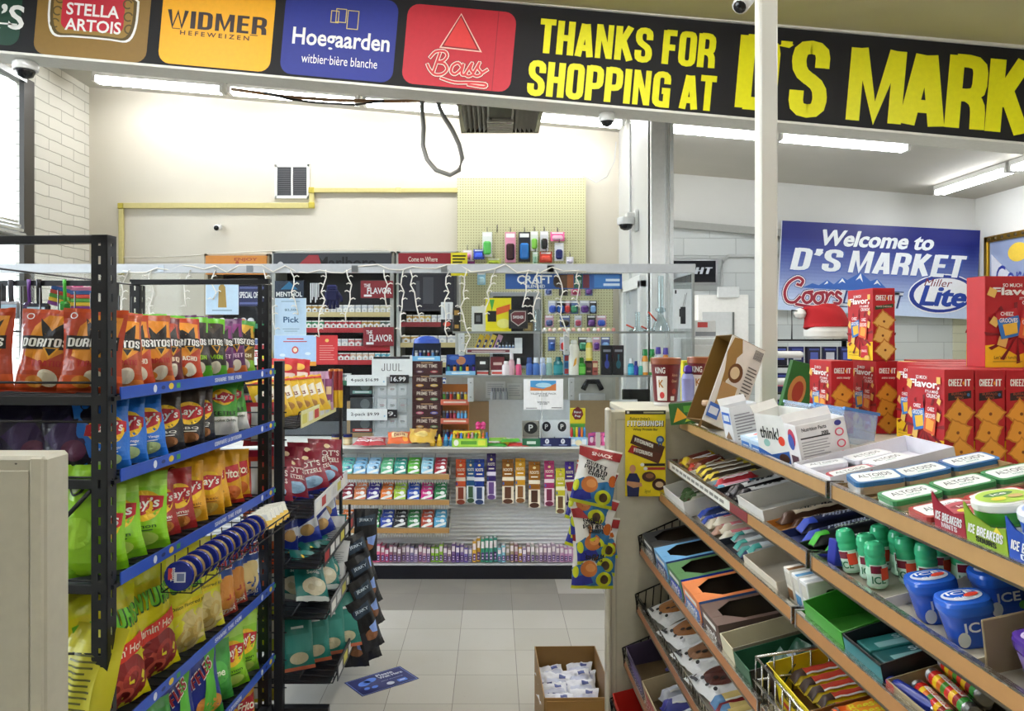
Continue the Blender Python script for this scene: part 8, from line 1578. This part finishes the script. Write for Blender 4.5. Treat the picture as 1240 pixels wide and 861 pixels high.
# ================================================================ cracker cartons on the gondola deck
RD = '#b3151f'; RDM = M(RD); CRK = M('#e09a34'); CRK2 = M('#c27a22'); PALE = M('#e8bc62')
def cracker(cx, cy, r, a, col=None):
    """a square cracker with a pinked edge and a hole"""
    c = col or CRK; p = []
    for k in range(4):
        for j in range(6):
            t = j / 6; a0, a1 = a + k * PI / 2, a + (k + 1) * PI / 2; rr_ = r * (1 if j % 2 == 0 else .93)
            x = (1 - t) * math.cos(a0) + t * math.cos(a1); y = (1 - t) * math.sin(a0) + t * math.sin(a1); p.append((cx + x * rr_, cy + y * rr_ * .067 / .215))
    q = [(cx + (x - cx) * .86, cy + (y - cy) * .86) for x, y in p]
    return [('p', p, CRK2), ('p', q, c), ('e', cx, cy, r * .1, r * .1 * .067 / .215, M('#7a4414'))]
def spine(variant):
    a = [('T', 'CHEEZ', .36, .865, .46, .072, M('#fbf8f2'), .04), ('T', 'IT', .78, .865, .2, .072, M('#fbf8f2'), .04), ('p', [(.60, .86), (.64, .885), (.68, .86), (.64, .835)], M('#f2a02c'))]
    if variant == 'buffalo': a += [('p', [(.12, .755), (.9, .785), (.9, .705), (.12, .675)], M('#241312')), ('t', 'BUFFALO', .48, .748, .5, .026, M('#a84a2c'), .01), ('t', 'WING', .48, .712, .3, .026, M('#a84a2c'), .01), ('e', .8, .74, .05, .018, M('#3a6a9c'))]
    elif variant == 'white': a += [('p', [(.1, .75), (.92, .785), (.92, .735), (.1, .70)], M('#1f4a24')), ('t', 'WHITE CHEDDAR', .5, .745, .7, .022, M('#e8e8d8'), .01)]
    else: a += [('t', 'extra toasty', .55, .765, .6, .036, M('#f6efe2'), .015, .2)]
    col = PALE if variant == 'white' else CRK
    a += cracker(.5, .54, .56, .12, col) + cracker(.44, .345, .54, .4, col) + cracker(.55, .145, .54, .1, col)
    return a
def front():
    YLW = M('#f4c81c'); a = [('r', 0, 1, 0, .1, YLW), ('p', [(0, .08), (0, .24), (.14, .25), (.3, .21), (.5, .13), (.66, .17), (.82, .25), (1, .26), (1, .08)], YLW)]
    a += [('p', [(.5, .35), (.5 + .52 * math.cos(b), .38 + .34 * math.sin(b)), (.5 + .5 * math.cos(b + .12), .38 + .33 * math.sin(b + .12))], M('#7c0f18')) for b in [k * .52 for k in range(12)]]
    a += [('t', 'SO MUCH', .42, .90, .3, .04, WT, .02), ('t', 'Flavor,', .5, .825, .78, .095, WT, .02), ('t', 'Flavor,', .508, .828, .78, .095, WT, .02), ('t', 'IT\u2019S A MIND', .70, .755, .34, .03, WT, .02), ('t', 'CRUNCH!', .74, .71, .34, .042, WT, .02)]
    for cx, cy, s_, b in ((.10, .82, .09, .4), (.88, .88, .07, .8), (.14, .50, .09, .2), (.26, .28, .1, .5), (.86, .50, .09, .5), (.72, .34, .08, .1), (.9, .66, .06, .3)):
        a += [('p', [(cx + s_ * math.cos(b + k * PI / 2), cy + s_ * .72 * math.sin(b + k * PI / 2)) for k in range(4)], PALE)]
    def pk(cx, cy, w, h, ang, c1, c2):
        R_ = lambda x, y: (cx + x * w * math.cos(ang) - y * h * math.sin(ang), cy + (x * w * math.sin(ang) + y * h * math.cos(ang)) * .72)
        return [('p', [R_(-.5, -.5), R_(.5, -.5), R_(.5, .5), R_(-.5, .5)], M(c1)), ('p', [R_(-.5, .22), R_(.5, .22), R_(.5, .5), R_(-.5, .5)], M('#b81a24')), ('p', [R_(-.3, -.4), R_(.3, -.4), R_(.36, -.02), R_(-.3, .02)], M(c2)), ('t', 'CHEEZ', R_(0, .36)[0], R_(0, .36)[1], w * .6, h * .1, WT, .02), ('t', 'GROOVES', R_(0, .12)[0], R_(0, .12)[1], w * .84, h * .12, WT, .02)]
    a += pk(.36, .48, .34, .42, .22, '#2f74c0', '#e8b838') + pk(.68, .46, .3, .42, -.16, '#d8562a', '#e8a040')
    a += [('t', 'Let\u2019s do lunch!', .30, .11, .36, .035, M('#3a2a10'), .0), ('r', .1, .56, .06, .066, M('#8a7420')), ('p', [(.6, .03), (.62, .19), (.86, .21), (.88, .05)], M('#c2222c')), ('t', 'SNACK', .74, .13, .2, .035, WT, .02), ('e', .84, .04, .1, .03, PALE)]
    return a
_ck = {}
def cracker_box(x, y, z, rz, variant, label, w=.066, d=.157, h=.215):
    """spine towards the viewer, big face to the left"""
    if variant not in _ck:
        m = MB(); m.box(-w / 2, w / 2, -d / 2, d / 2, 0, h, RDM, .001); fs = faces(w, d, h)
        draw(m, fs['F'][0], spine(variant), w, h); draw(m, fs['L'][0], front(), d, h); draw(m, fs['R'][0], front(), d, h); draw(m, fs['T'][0], [('r', .06, .94, .49, .5, M('#6c0c14')), ('r', .1, .9, .1, .4, M('#c82a34')), ('r', .0, 1, .96, 1, M('#8a1018'))], w, d); _ck[variant] = m.mesh('cracker_carton')
    o = bpy.data.objects.new('cracker_carton', _ck[variant]); COL.objects.link(o); o.location = (x, y, z); o.rotation_euler = (0, 0, rz)
    return tag(o, label, 'carton')
ZD = 1.3965
cracker_box(1.0 + .033, 2.32 + .0785, ZD, .0, 'toasty', 'red cracker carton standing alone nearest the white post'); cracker_box(1.133 + .033, 2.32 + .0785, ZD, .0, 'toasty', 'red cracker carton carrying another one, next to the lone carton'); cracker_box(1.122 + .033, 2.32 + .08, ZD + .216, .02, 'white', 'red cracker carton with a green band stacked on top of another before the blue sign')
for k in range(5): cracker_box(1.04 + .069 * k, 1.75 + .0785, ZD, 0, 'buffalo', '%s red cracker carton in the near row at the edge of the deck' % nth(k))
for k in range(5): cracker_box(1.135 + .069 * k, 1.93 + .0785, ZD, 0, 'buffalo', '%s red cracker carton in the second row behind the near row' % nth(k))
for k in range(4): cracker_box(1.20 + .069 * k, 2.11 + .0785, ZD, 0, 'toasty', '%s red cracker carton in the third row of the deck' % nth(k))
for k in range(4): cracker_box(1.33 + .069 * k, 2.32 + .0785, ZD, 0, 'toasty', '%s red cracker carton in the far row beyond the dark carton' % nth(k))
carton('cracker_carton', 'dark purple carton with a yellow top band among the red cracker cartons', 'carton', (.09, .15, .21), '#241420', {'F': [('r', 0, 1, .78, 1, M('#f0c81c')), ('T', 'CHEEZ-IT', .5, .7, .8, .07, WT), ('r', .1, .9, .4, .44, M('#e8b030')), ('r', .2, .8, .3, .33, M('#e8b030')), ('e', .5, .15, .3, .08, M('#c83a3a'))], 'L': [('r', 0, 1, .8, 1, M('#f0c81c')), ('T', 'FLAVOR,', .5, .6, .7, .1, WT)], 'T': [('r', .05, .95, .05, .95, M('#f0d028'))]}, (1.27, 2.38, ZD))
cracker_box(1.235, 1.885, ZD + .216, PI / 2 + .06, 'buffalo', 'red cracker carton turned broadside on top of the near row')
for i, (x, y) in enumerate(((1.33, 1.56), (1.40, 1.56))): cracker_box(x, y, ZD, .1, 'buffalo', '%s red cracker carton before the near row at the edge of the view' % nth(i))

# ---------------------------------------------------------------- the end of the gondola: cups
m = MB(); m.box(.52, 1.12, Y1 + .031, Y1 + .42, 1.385, 1.408, BEI, .003); m.build('end_shelf', gd)
def cup(px, Y, r, h, label):
    o = thing('drink_cup', label, 'cup', (wx(px, Y), Y, 1.41)); MB().lathe([(r * .74, .012), (r * .78, .016), (r, h * .86)], M('#6a1a20', 'gloss', .3), 24).build('body', o)
    MB().lathe([(r * .99, h * .86), (r * 1.05, h * .87), (r * 1.05, h * .99), (r * .99, h), (r * .9, h * .99)], M('#8a4a2c', 'gloss', .3), 24).build('rim', o); MB().lathe([(r * .85, 0), (r * .86, .012), (r * .7, .014)], M('#e6e4e0', 'gloss'), 24).build('foot', o)
    m = MB()
    def W(x, y, hh=0): a = -PI / 2 + x / r; rad = r * (.78 + .22 * (y - .016) / (h * .86 - .016)) + .0008 + hh; return Vector((rad * math.cos(a), rad * math.sin(a), y))
    m.rect(W, -r * .95, -r * .1, .02, h * .62, M('#eeeae4'), 0, 6, 1); m.text(W, 'KING', -r * .62, h * .74, r * .75, h * .13, WT, .001, .02); m.text(W, 'K', -r * .55, h * .46, r * .4, h * .16, M('#b8782c'), .001, .02); m.ell(W, -r * .5, h * .22, r * .2, h * .07, M('#c83a3a'), .001, 12)
    m.text(W, 'Fit for the', r * .5, h * .64, r * .5, h * .06, M('#e0b890'), .001, 0, .3); m.text(W, 'Crown!', r * .5, h * .52, r * .5, h * .06, M('#e0b890'), .001, 0, .3); m.ell(W, r * .5, h * .3, r * .2, h * .06, M('#a83a30'), .001, 12); m.rect(W, r * .2, r * .55, .02, h * .2, M('#d8d4d0'), .0005, 3, 1); m.build('printed_band', o)
cup(806, 3.12, .057, .188, 'maroon drink cup with a brown rim on the end shelf beside the poster'); cup(850, 3.22, .057, .188, 'maroon drink cup half hidden behind the tipped carton')
bottle('spray_bottle', 'lavender bottle with a purple ball top between the two cups', 'bottle', [(.025, 0), (.027, .1), (.02, .12)], [(.012, .12), (.02, .13), (.016, .15), (.004, .155)], M('#9aa0d8', 'gloss'), M('#4a2a8c', 'gloss'), (wx(833, 3.2), 3.2, 1.41)); carton('yellow_carton', 'yellow and pink carton behind the cups on the end shelf', 'box', (.06, .04, .17), '#e8e02c', {'F': [('e', .6, .4, .3, .2, M('#e04a78')), ('r', .1, .9, .8, .95, M('#8ab83a'))]}, (wx(832, 3.34), 3.31, 1.41))

# ---------------------------------------------------------------- floor
def floor_pt(px, py): Y = CH * FOC / (py - VY); return Vector((wx(px, Y), Y, .0))
A, B, C_, D = floor_pt(416, 826), floor_pt(482.7, 806), floor_pt(508.5, 823), floor_pt(440, 845)
c = (A + B + C_ + D) / 4; ex = ((B - A) + (C_ - D)).normalized(); ey = Vector((-ex.y, ex.x, 0)); w_, h_ = .315, .185
m = MB(); fr = plane(c * 0, ex, ey)
for zz, s_, col in ((.0012, 1, '#1f2a6e'), (.0016, .955, '#8aa0e0'), (.002, .935, '#1f2a70')): m.rect(fr, -w_ / 2 * s_, w_ / 2 * s_, -h_ / 2 * (1 - (1 - s_) * 1.6), h_ / 2 * (1 - (1 - s_) * 1.6), M(col, 'gloss', .4), zz)
m.box(-.001, .001, -.001, .001, 0, .001, M('#1f2a6e'))
for (x, y, rx, ry, a) in ((-.085, .02, .034, .024, .3), (-.045, -.01 + .045, .034, .022, .2), (-.1, -.035, .016, .012, .3), (-.06, -.04, .018, .012, .2)): m.ell(fr, x, y, rx, ry, M('#5a8cf0'), .0026, 20, rot=a)
m.text(fr, 'Please', .045, .058, .09, .024, M('#e8eef8'), .0026, .02); m.text(fr, 'Wait Here', .065, .03, .13, .024, M('#e8eef8'), .0026, .02); m.text(fr, 'social distancing', .05, -.01, .12, .01, M('#c8d4f0'), .0026, .0)
m.ell(fr, .02, -.05, .02, .016, M('#dfe6f4'), .0026); m.rrect(fr, .06, .11, -.066, -.036, .006, M('#5a8cf0'), .0026); m.rect(fr, .07, .1, -.055, -.047, M('#e8eef8'), .003)
tag(m.build('floor_sticker', None, c), 'dark blue floor mat with pale footprints reading please wait here', 'floor mat')
bx = thing('cardboard_box', 'open brown cardboard box on the floor at the foot of the beige panel', 'box', (.325, 3.25, 0), (0, 0, .02)); KR = M('#a8814a'); KR2 = M('#8f6c3a'); w, d, h, t = .27, .50, .30, .004
m = MB(); m.box(-w / 2, w / 2, -d / 2, -d / 2 + t, 0, h, KR); m.box(-w / 2, w / 2, d / 2 - t, d / 2, 0, h, KR2); m.box(-w / 2, -w / 2 + t, -d / 2, d / 2, 0, h, KR2); m.box(w / 2 - t, w / 2, -d / 2, d / 2, 0, h, KR2); m.box(-w / 2, w / 2, -d / 2, d / 2, 0, t, KR2); m.build('box_walls', bx)
m = MB(); m.box(-w / 2 + .01, w / 2 - .01, -d / 2 - .006, -d / 2 - .001, .0, h - .01, M('#a0783f'), .001); m.build('front_flap', bx)
rr = random.Random(8)
for k in range(16):
    key = 'cp%d' % (k % 3)
    if key not in _bk: _bk[key] = bag_mesh('clear_pack', .12, .1, .03, '#e3e6f2', [('r', .1, .9, .4, .62, M('#ccd2ea')), ('r', .12, .3, .15, .4, M('#3a4690')), ('r', .55, .8, .65, .85, M('#54609c')), ('r', .4, .5, .2, .3, M('#2f3a80')), ('r', .7, .86, .12, .3, M('#6a78b4'))], seed=110 + k % 3, wr=1.8).mesh('clear_pack')
    o = bpy.data.objects.new('clear_pack', _bk[key]); COL.objects.link(o); i_, j_ = k % 2, k // 2
    o.location = (.265 + i_ * .11 + rr.uniform(-.01, .01), 3.07 + j_ * .045 + .03 * i_, .17 + (j_ % 2) * .012); o.rotation_euler = (-1.15 + rr.uniform(-.15, .15), rr.uniform(-.1, .1), rr.uniform(-.25, .25)); tag(o, '%s white and blue plastic pack from the near end of the cardboard box' % nth(k), 'pack', None)
carton('crisp_carton', 'green printed carton leaning behind the beige panel on the floor', 'box', (.05, .3, .37), '#8ab04a', {'L': [('p', [(.1, .5), (.5, .9), (.9, .5), (.5, .3)], M('#e8e8c8')), ('e', .5, .2, .3, .1, M('#d8b03a')), ('r', .1, .9, .85, .95, M('#4a7a2c'))], 'T': [('r', .05, .95, .05, .95, M('#5a4a2c'))]}, (.535, 3.32, 0))

# ---------------------------------------------------------------- stockroom side at the right
YS2 = 8.93; sl = math.atan(12 / 239); Sp = YS2 / FOC; cen = pt(1064.5, 327, YS2)
t = thing('welcome_sign', 'large blue welcome sign with mountain and oval beer logos on the block wall', 'sign', cen); cs, sn = math.cos(sl), math.sin(sl)
WF = lambda x, y, h=0: Vector((cs * x * Sp + sn * y * Sp, -h, -sn * x * Sp + cs * y * Sp))
m = MB(); W_s, H_s = 240, 108; bar(m, WF, -W_s / 2, W_s / 2, -H_s / 2, H_s / 2, -.04, 0, M('#d8dce4'))
nb = 26
for i in range(nb):
    tt = (i + .5) / nb; c0, c1 = (198, 216, 244), (10, 26, 118); k_ = max(0, min(1, (tt - .12) / .72)) ** .9; cc = '#%02x%02x%02x' % tuple(int(a + (b - a) * k_) for a, b in zip(c0, c1))
    m.rect(WF, -W_s / 2, W_s / 2, -H_s / 2 + H_s * i / nb, -H_s / 2 + H_s * (i + 1) / nb, M(cc, 'card', .4), .001)
SW = M('#eef4fa')
[m.text(WF, 'Welcome to', -3 + k * .55, 36 + k * .3, 134, 19, SW, .004 + k * .0006, .02, .25) for k in (-1, 0, 1)]; heavy(m, WF, 'D\u2019S', -75, 8, 62, 28, M('#3a5aa8'), .003, .2); heavy(m, WF, 'MARKET', 34, 8, 142, 28, M('#3a5aa8'), .003, .2); heavy(m, WF, 'D\u2019S', -75.6, 8.6, 60, 26.5, SW, .0045, .2); heavy(m, WF, 'MARKET', 33.4, 8.6, 139, 26.5, SW, .0045, .2)
MT = M('#2f62b8'); m.poly(WF, [(-92, -26), (-80, -20), (-72, -22), (-62, -15), (-54, -20), (-44, -11), (-38, -14), (-22, -4), (-10, -14), (-2, -11), (10, -22), (18, -26)], MT, .003)
for p_ in ([(-22, -5), (-28, -14), (-23, -11), (-19, -16)], [(-44, -12), (-49, -19), (-44, -16), (-40, -18)], [(-62, -16), (-66, -21), (-61, -19)], [(-2, -12), (-6, -18), (-1, -16), (3, -19)]): m.poly(WF, p_, SW, .0042)
COORS = [[(17, 18), (19, 23), (13, 26), (4, 20), (0, 10), (3, 1), (11, 0), (17, 6)], [(17, 18), (13, 19)], [(27, 11), (22, 10), (20, 4), (24, 0), (29, 3), (29, 9), (25, 11), (30, 12)], [(39, 11), (34, 10), (32, 4), (36, 0), (41, 3), (41, 9), (37, 11), (43, 12)], [(45, 12), (46, 6), (44, 1)], [(46, 7), (50, 12), (53, 10)], [(61, 11), (57, 13), (56, 9), (61, 5), (59, 1), (54, 1)], [(13, -2), (30, -4), (58, -4)]]
for w2, c_, z in ((7, '#20306a', .0036), (5.6, '#f0e8ec', .0044), (3.4, '#9c1f36', .0052)): stroke(WF, [smooth(q_) for q_ in COORS], w2, M(c_), z, 1.12, 1.15, -113, -44)
for w2, c_, z in ((.30, '#26366e', .003), (.165, '#d4dae4', .004)):
    V, Fs = heavygeo('LIGHT', w2); m.add([WF(-9 + x * 76 + .2 * y * 20, -36 + y * 19, z) for x, y, k in V], Fs, M(c_))
NVB = M('#1f3690'); m.ell(WF, 77, -25, 41, 24, M('#f2f4f8'), .003, 28, rot=.12); m.ell(WF, 77, -25, 39.5, 22.6, NVB, .0036, 28, rot=.12); m.ell(WF, 78, -25, 35, 19, M('#f4f6fa'), .0044, 28, rot=.12); m.text(WF, 'Miller', 72, -12, 34, 9, M('#7a2434'), .0052, .0, .3)
V, Fs = textgeo('Lite', .02, .25); m.text(WF, 'Lite', 79, -28, 57, 25, M('#20409c'), .0052, .02, .25); m.text(WF, 'Lite', 78.4, -27.6, 55, 24, M('#20409c'), .0056, .02, .25); m.text(WF, 'Lite', 77.4, -27.6, 55, 24, M('#20409c'), .006, .02, .25)
m.build('sign_face', t)
ft = thing('framed_sign', 'black framed light beer sign with a silver frame by the partition column', 'sign', pt(836, 329, 8.95)); q = 8.95 / FOC
m = MB(); m.box(-33 * q, 33 * q, -.02, .0, -16 * q, 16 * q, M('#c4c8cc', 'metal', .3), .008); m.build('frame', ft)
m = MB(); m.box(-30 * q, 30 * q, -.024, -.018, -13 * q, 13 * q, M('#15171f', 'gloss')); heavy(m, plane((0, -.0245, 0), (1, 0, 0), (0, 0, 1)), 'LIGHT', 3 * q, 1 * q, 44 * q, 8 * q, M('#aeb4be'), .001, .3); m.build('panel', ft)
ft = thing('bar_mirror', 'gold framed blue beer mirror on the wall right of the welcome sign', 'mirror', (XR - .002, 8.2, 2.28)); m = MB()
for a in ((-.6, .6, -.5, -.43), (-.6, .6, .43, .5), (-.6, -.53, -.5, .5), (.53, .6, -.5, .5)): m.box(-.05, 0, a[0], a[1], a[2], a[3], M('#b08a2c', 'metal', .35), .01)
for k in range(10): m.lathe([(.02, 0), (.012, .015)], M('#4a3a18'), 8, Matrix.Translation((-.05, -.5 + k * .11, .465)) @ Matrix.Rotation(-PI / 2, 4, 'Y'))
m.build('frame', ft)
m = MB(); m.box(-.02, 0, -.54, .54, -.44, .44, M('#8794b4', 'gloss')); fr = plane((-.02, 0, 0), (0, -1, 0), (0, 0, 1)); m.poly(fr, [(-.5, .3), (-.1, .0), (-.5, -.1)], M('#c8ccd8'), .001); m.text(fr, 'Corona', -.02, .03, .8, .26, M('#1f2f8c'), .002, .0); m.ell(fr, -.06, .28, .16, .1, M('#d8b83a'), .002); m.text(fr, 'Extra', .05, -.18, .4, .12, M('#1f2f8c'), .002, .0, .2); m.build('glass', ft)
cable('stockroom_conduit', 'thin grey conduit bent along the block wall of the stockroom', [pt(x, y, 9.02) for x, y in ((874, 356), (874, 325), (876, 315), (882, 310), (900, 310), (945, 310))], .018, '#b8bcbc')
m = MB(); m.box(-.12, .12, -.05, 0, -.06, .06, M('#cfd3d4', 'paint'), .006); tag(m.build('junction_box', None, pt(881, 354, 8.85)), 'small white junction box on top of the white stockroom door', 'junction box')
# cabinet with cartons behind the end of the screen
m = MB(); m.box(1.62, 2.15, 6.75, 7.25, 0, 1.66, M('#d9dcdc', 'paint'), .008); m.box(1.64, 2.13, 6.74, 6.752, .1, 1.6, M('#e4e6e6', 'paint'), .004); tag(m.build('storage_cabinet'), 'plain white storage cabinet beyond the end of the clear screen', 'cabinet')
carton('white_carton', 'white carton with a red stripe on the white storage cabinet', 'box', (.2, .3, .15), '#e4e4e4', {'F': [('r', .0, 1, .1, .35, M('#8a8c90')), ('r', .1, .6, .6, .9, M('#c8403c'))], 'T': [('r', .1, .7, .2, .8, M('#c8403c'))]}, (1.8, 6.95, 1.661), (0, 0, .3))
# black stand with santa hat
st = thing('accessory_stand', 'black wire stand of small accessories behind the cracker cartons', 'display stand', (1.46, 3.62, 0)); K_ = M('#18181e', 'paint')
for x in (-.16, .16): MB().tube([(x, 0, 0), (x, 0, 1.78)], .012, K_, 8).build('post', st)
for z in (1.3, 1.42, 1.54, 1.66): MB().box(-.19, .19, -.09, .07, z, z + .008, K_).build('tier', st)
MB().box(-.2, .2, -.18, .18, 0, .03, K_).build('foot', st); MB().tube([(-.1, -.05, 1.66), (-.1, -.05, 1.8), (.07, -.05, 1.78), (.09, -.05, 1.66)], .004, K_, 5).build('hook_wire', st)
for r_ in range(3):
    for k in range(5):
        p = (1.30 + k * .075, 3.56, (1.31, 1.43, 1.55)[r_]); c_ = ['#1c2250', '#22285c', '#1a1d2e', '#262c6c', '#30304a'][(k + r_) % 5]
        carton('accessory_pack', '%s navy accessory pack on the %s tier of the black stand' % (nth(k), ('lowest', 'middle', 'upper')[r_]), 'pack', (.06, .03, .085), c_, {'F': [('r', .2, .8, .3, .7, M(['#d8dcec', '#e88aa0', '#5a6ac8', '#c8d0f0'][(k * 2 + r_) % 4])), ('r', .1, .9, .8, .9, M('#4a5ab0'))]}, p, (0, 0, .1 * (k % 3 - 1)))
for k in range(3): 
    tag(MB().lathe([(.014, 0), (.016, .01), (.016, .13), (.012, .14)], M('#eceef0', 'gloss'), 12, Matrix.Rotation(PI / 2, 4, 'Y')).build('white_tube', None, (1.24, 3.5, (1.36, 1.48, 1.60)[k])), '%s white tube lying across the front of the black stand' % ('lowest', 'middle', 'upper')[k], 'tube')
hat = thing('santa_hat', 'red santa hat with a white brim on the black stand', 'hat', (1.52, 3.58, 1.67))
m = MB(); m.lathe([(.088, 0), (.098, .012), (.1, .035), (.096, .055), (.086, .062)], M('#eeeae4', 'matte'), 24, Matrix.Diagonal((1, .8, 1, 1))); m.build('brim', hat)
def hatf(u, v):
    a = 2 * PI * u; r = .09 * (1 - v) ** .75 + .012; cxh, czh = -.03 * v - .075 * v * v, .055 + .09 * math.sin(min(1, v * 1.25) * PI * .62)
    return Vector((cxh + r * math.cos(a), r * .8 * math.sin(a), czh + (r * .25 * math.cos(a) + .006 * math.sin(5 * a + 9 * v)) * (1 if v > .05 else 0)))
MB().grid(24, 14, hatf, M('#b0121c', 'matte')).build('cap', hat); MB().lathe([(.002, -.026), (.02, -.018), (.027, 0), (.02, .018), (.002, .026)], M('#f2f0ec', 'matte'), 14, Matrix.Translation((-.118, 0, .115))).build('pompom', hat)
# glove and keys hung on the screen
gl = thing('work_glove', 'navy blue work glove hanging inside the clear screen', 'glove', (wx(402, 5.56), 5.56, wz(345, 5.56))); GN_ = M('#1a1c4c', 'matte')
m = MB(); m.box(-.05, .05, -.02, .02, -.12, -.03, GN_, .016); m.box(-.035, .035, -.018, .018, -.04, .0, M('#22255c', 'matte'), .01); m.build('palm', gl)
for k in range(4): MB().tube([(-.037 + k * .025, 0, -.11), (-.038 + k * .026, -.002, -.15), (-.038 + k * .026, -.004, -.175 + .01 * abs(k - 1.5))], .0125, GN_, 8).build('finger', gl)
MB().tube([(.045, 0, -.06), (.065, -.004, -.09), (.068, -.006, -.12)], .012, GN_, 8).build('thumb', gl)
k_ = thing('key_bundle', 'bundle of white plastic clips hanging beside the navy glove', 'key bundle', (wx(381, 5.56), 5.56, wz(341, 5.56)))
for k in range(6): MB().box(-.03 + k * .011, -.022 + k * .011, -.01 + .004 * (k % 2), .0, -.15 + .02 * (k % 3), -.01, M('#dfe0e4', 'gloss'), .003).build('clip', k_)
cig_row(340, 425, 462, 10, ['#d86a3a', '#3a3a44', '#2f58b8', '#c8ccd8', '#8a8c94'], 'the lowest shelf of the wide cabinet'); cig_row(486, 552, 466, 7, ['#c84a3a', '#c9ccd2', '#3a5a9c'], 'the lowest shelf of the narrow cabinet')
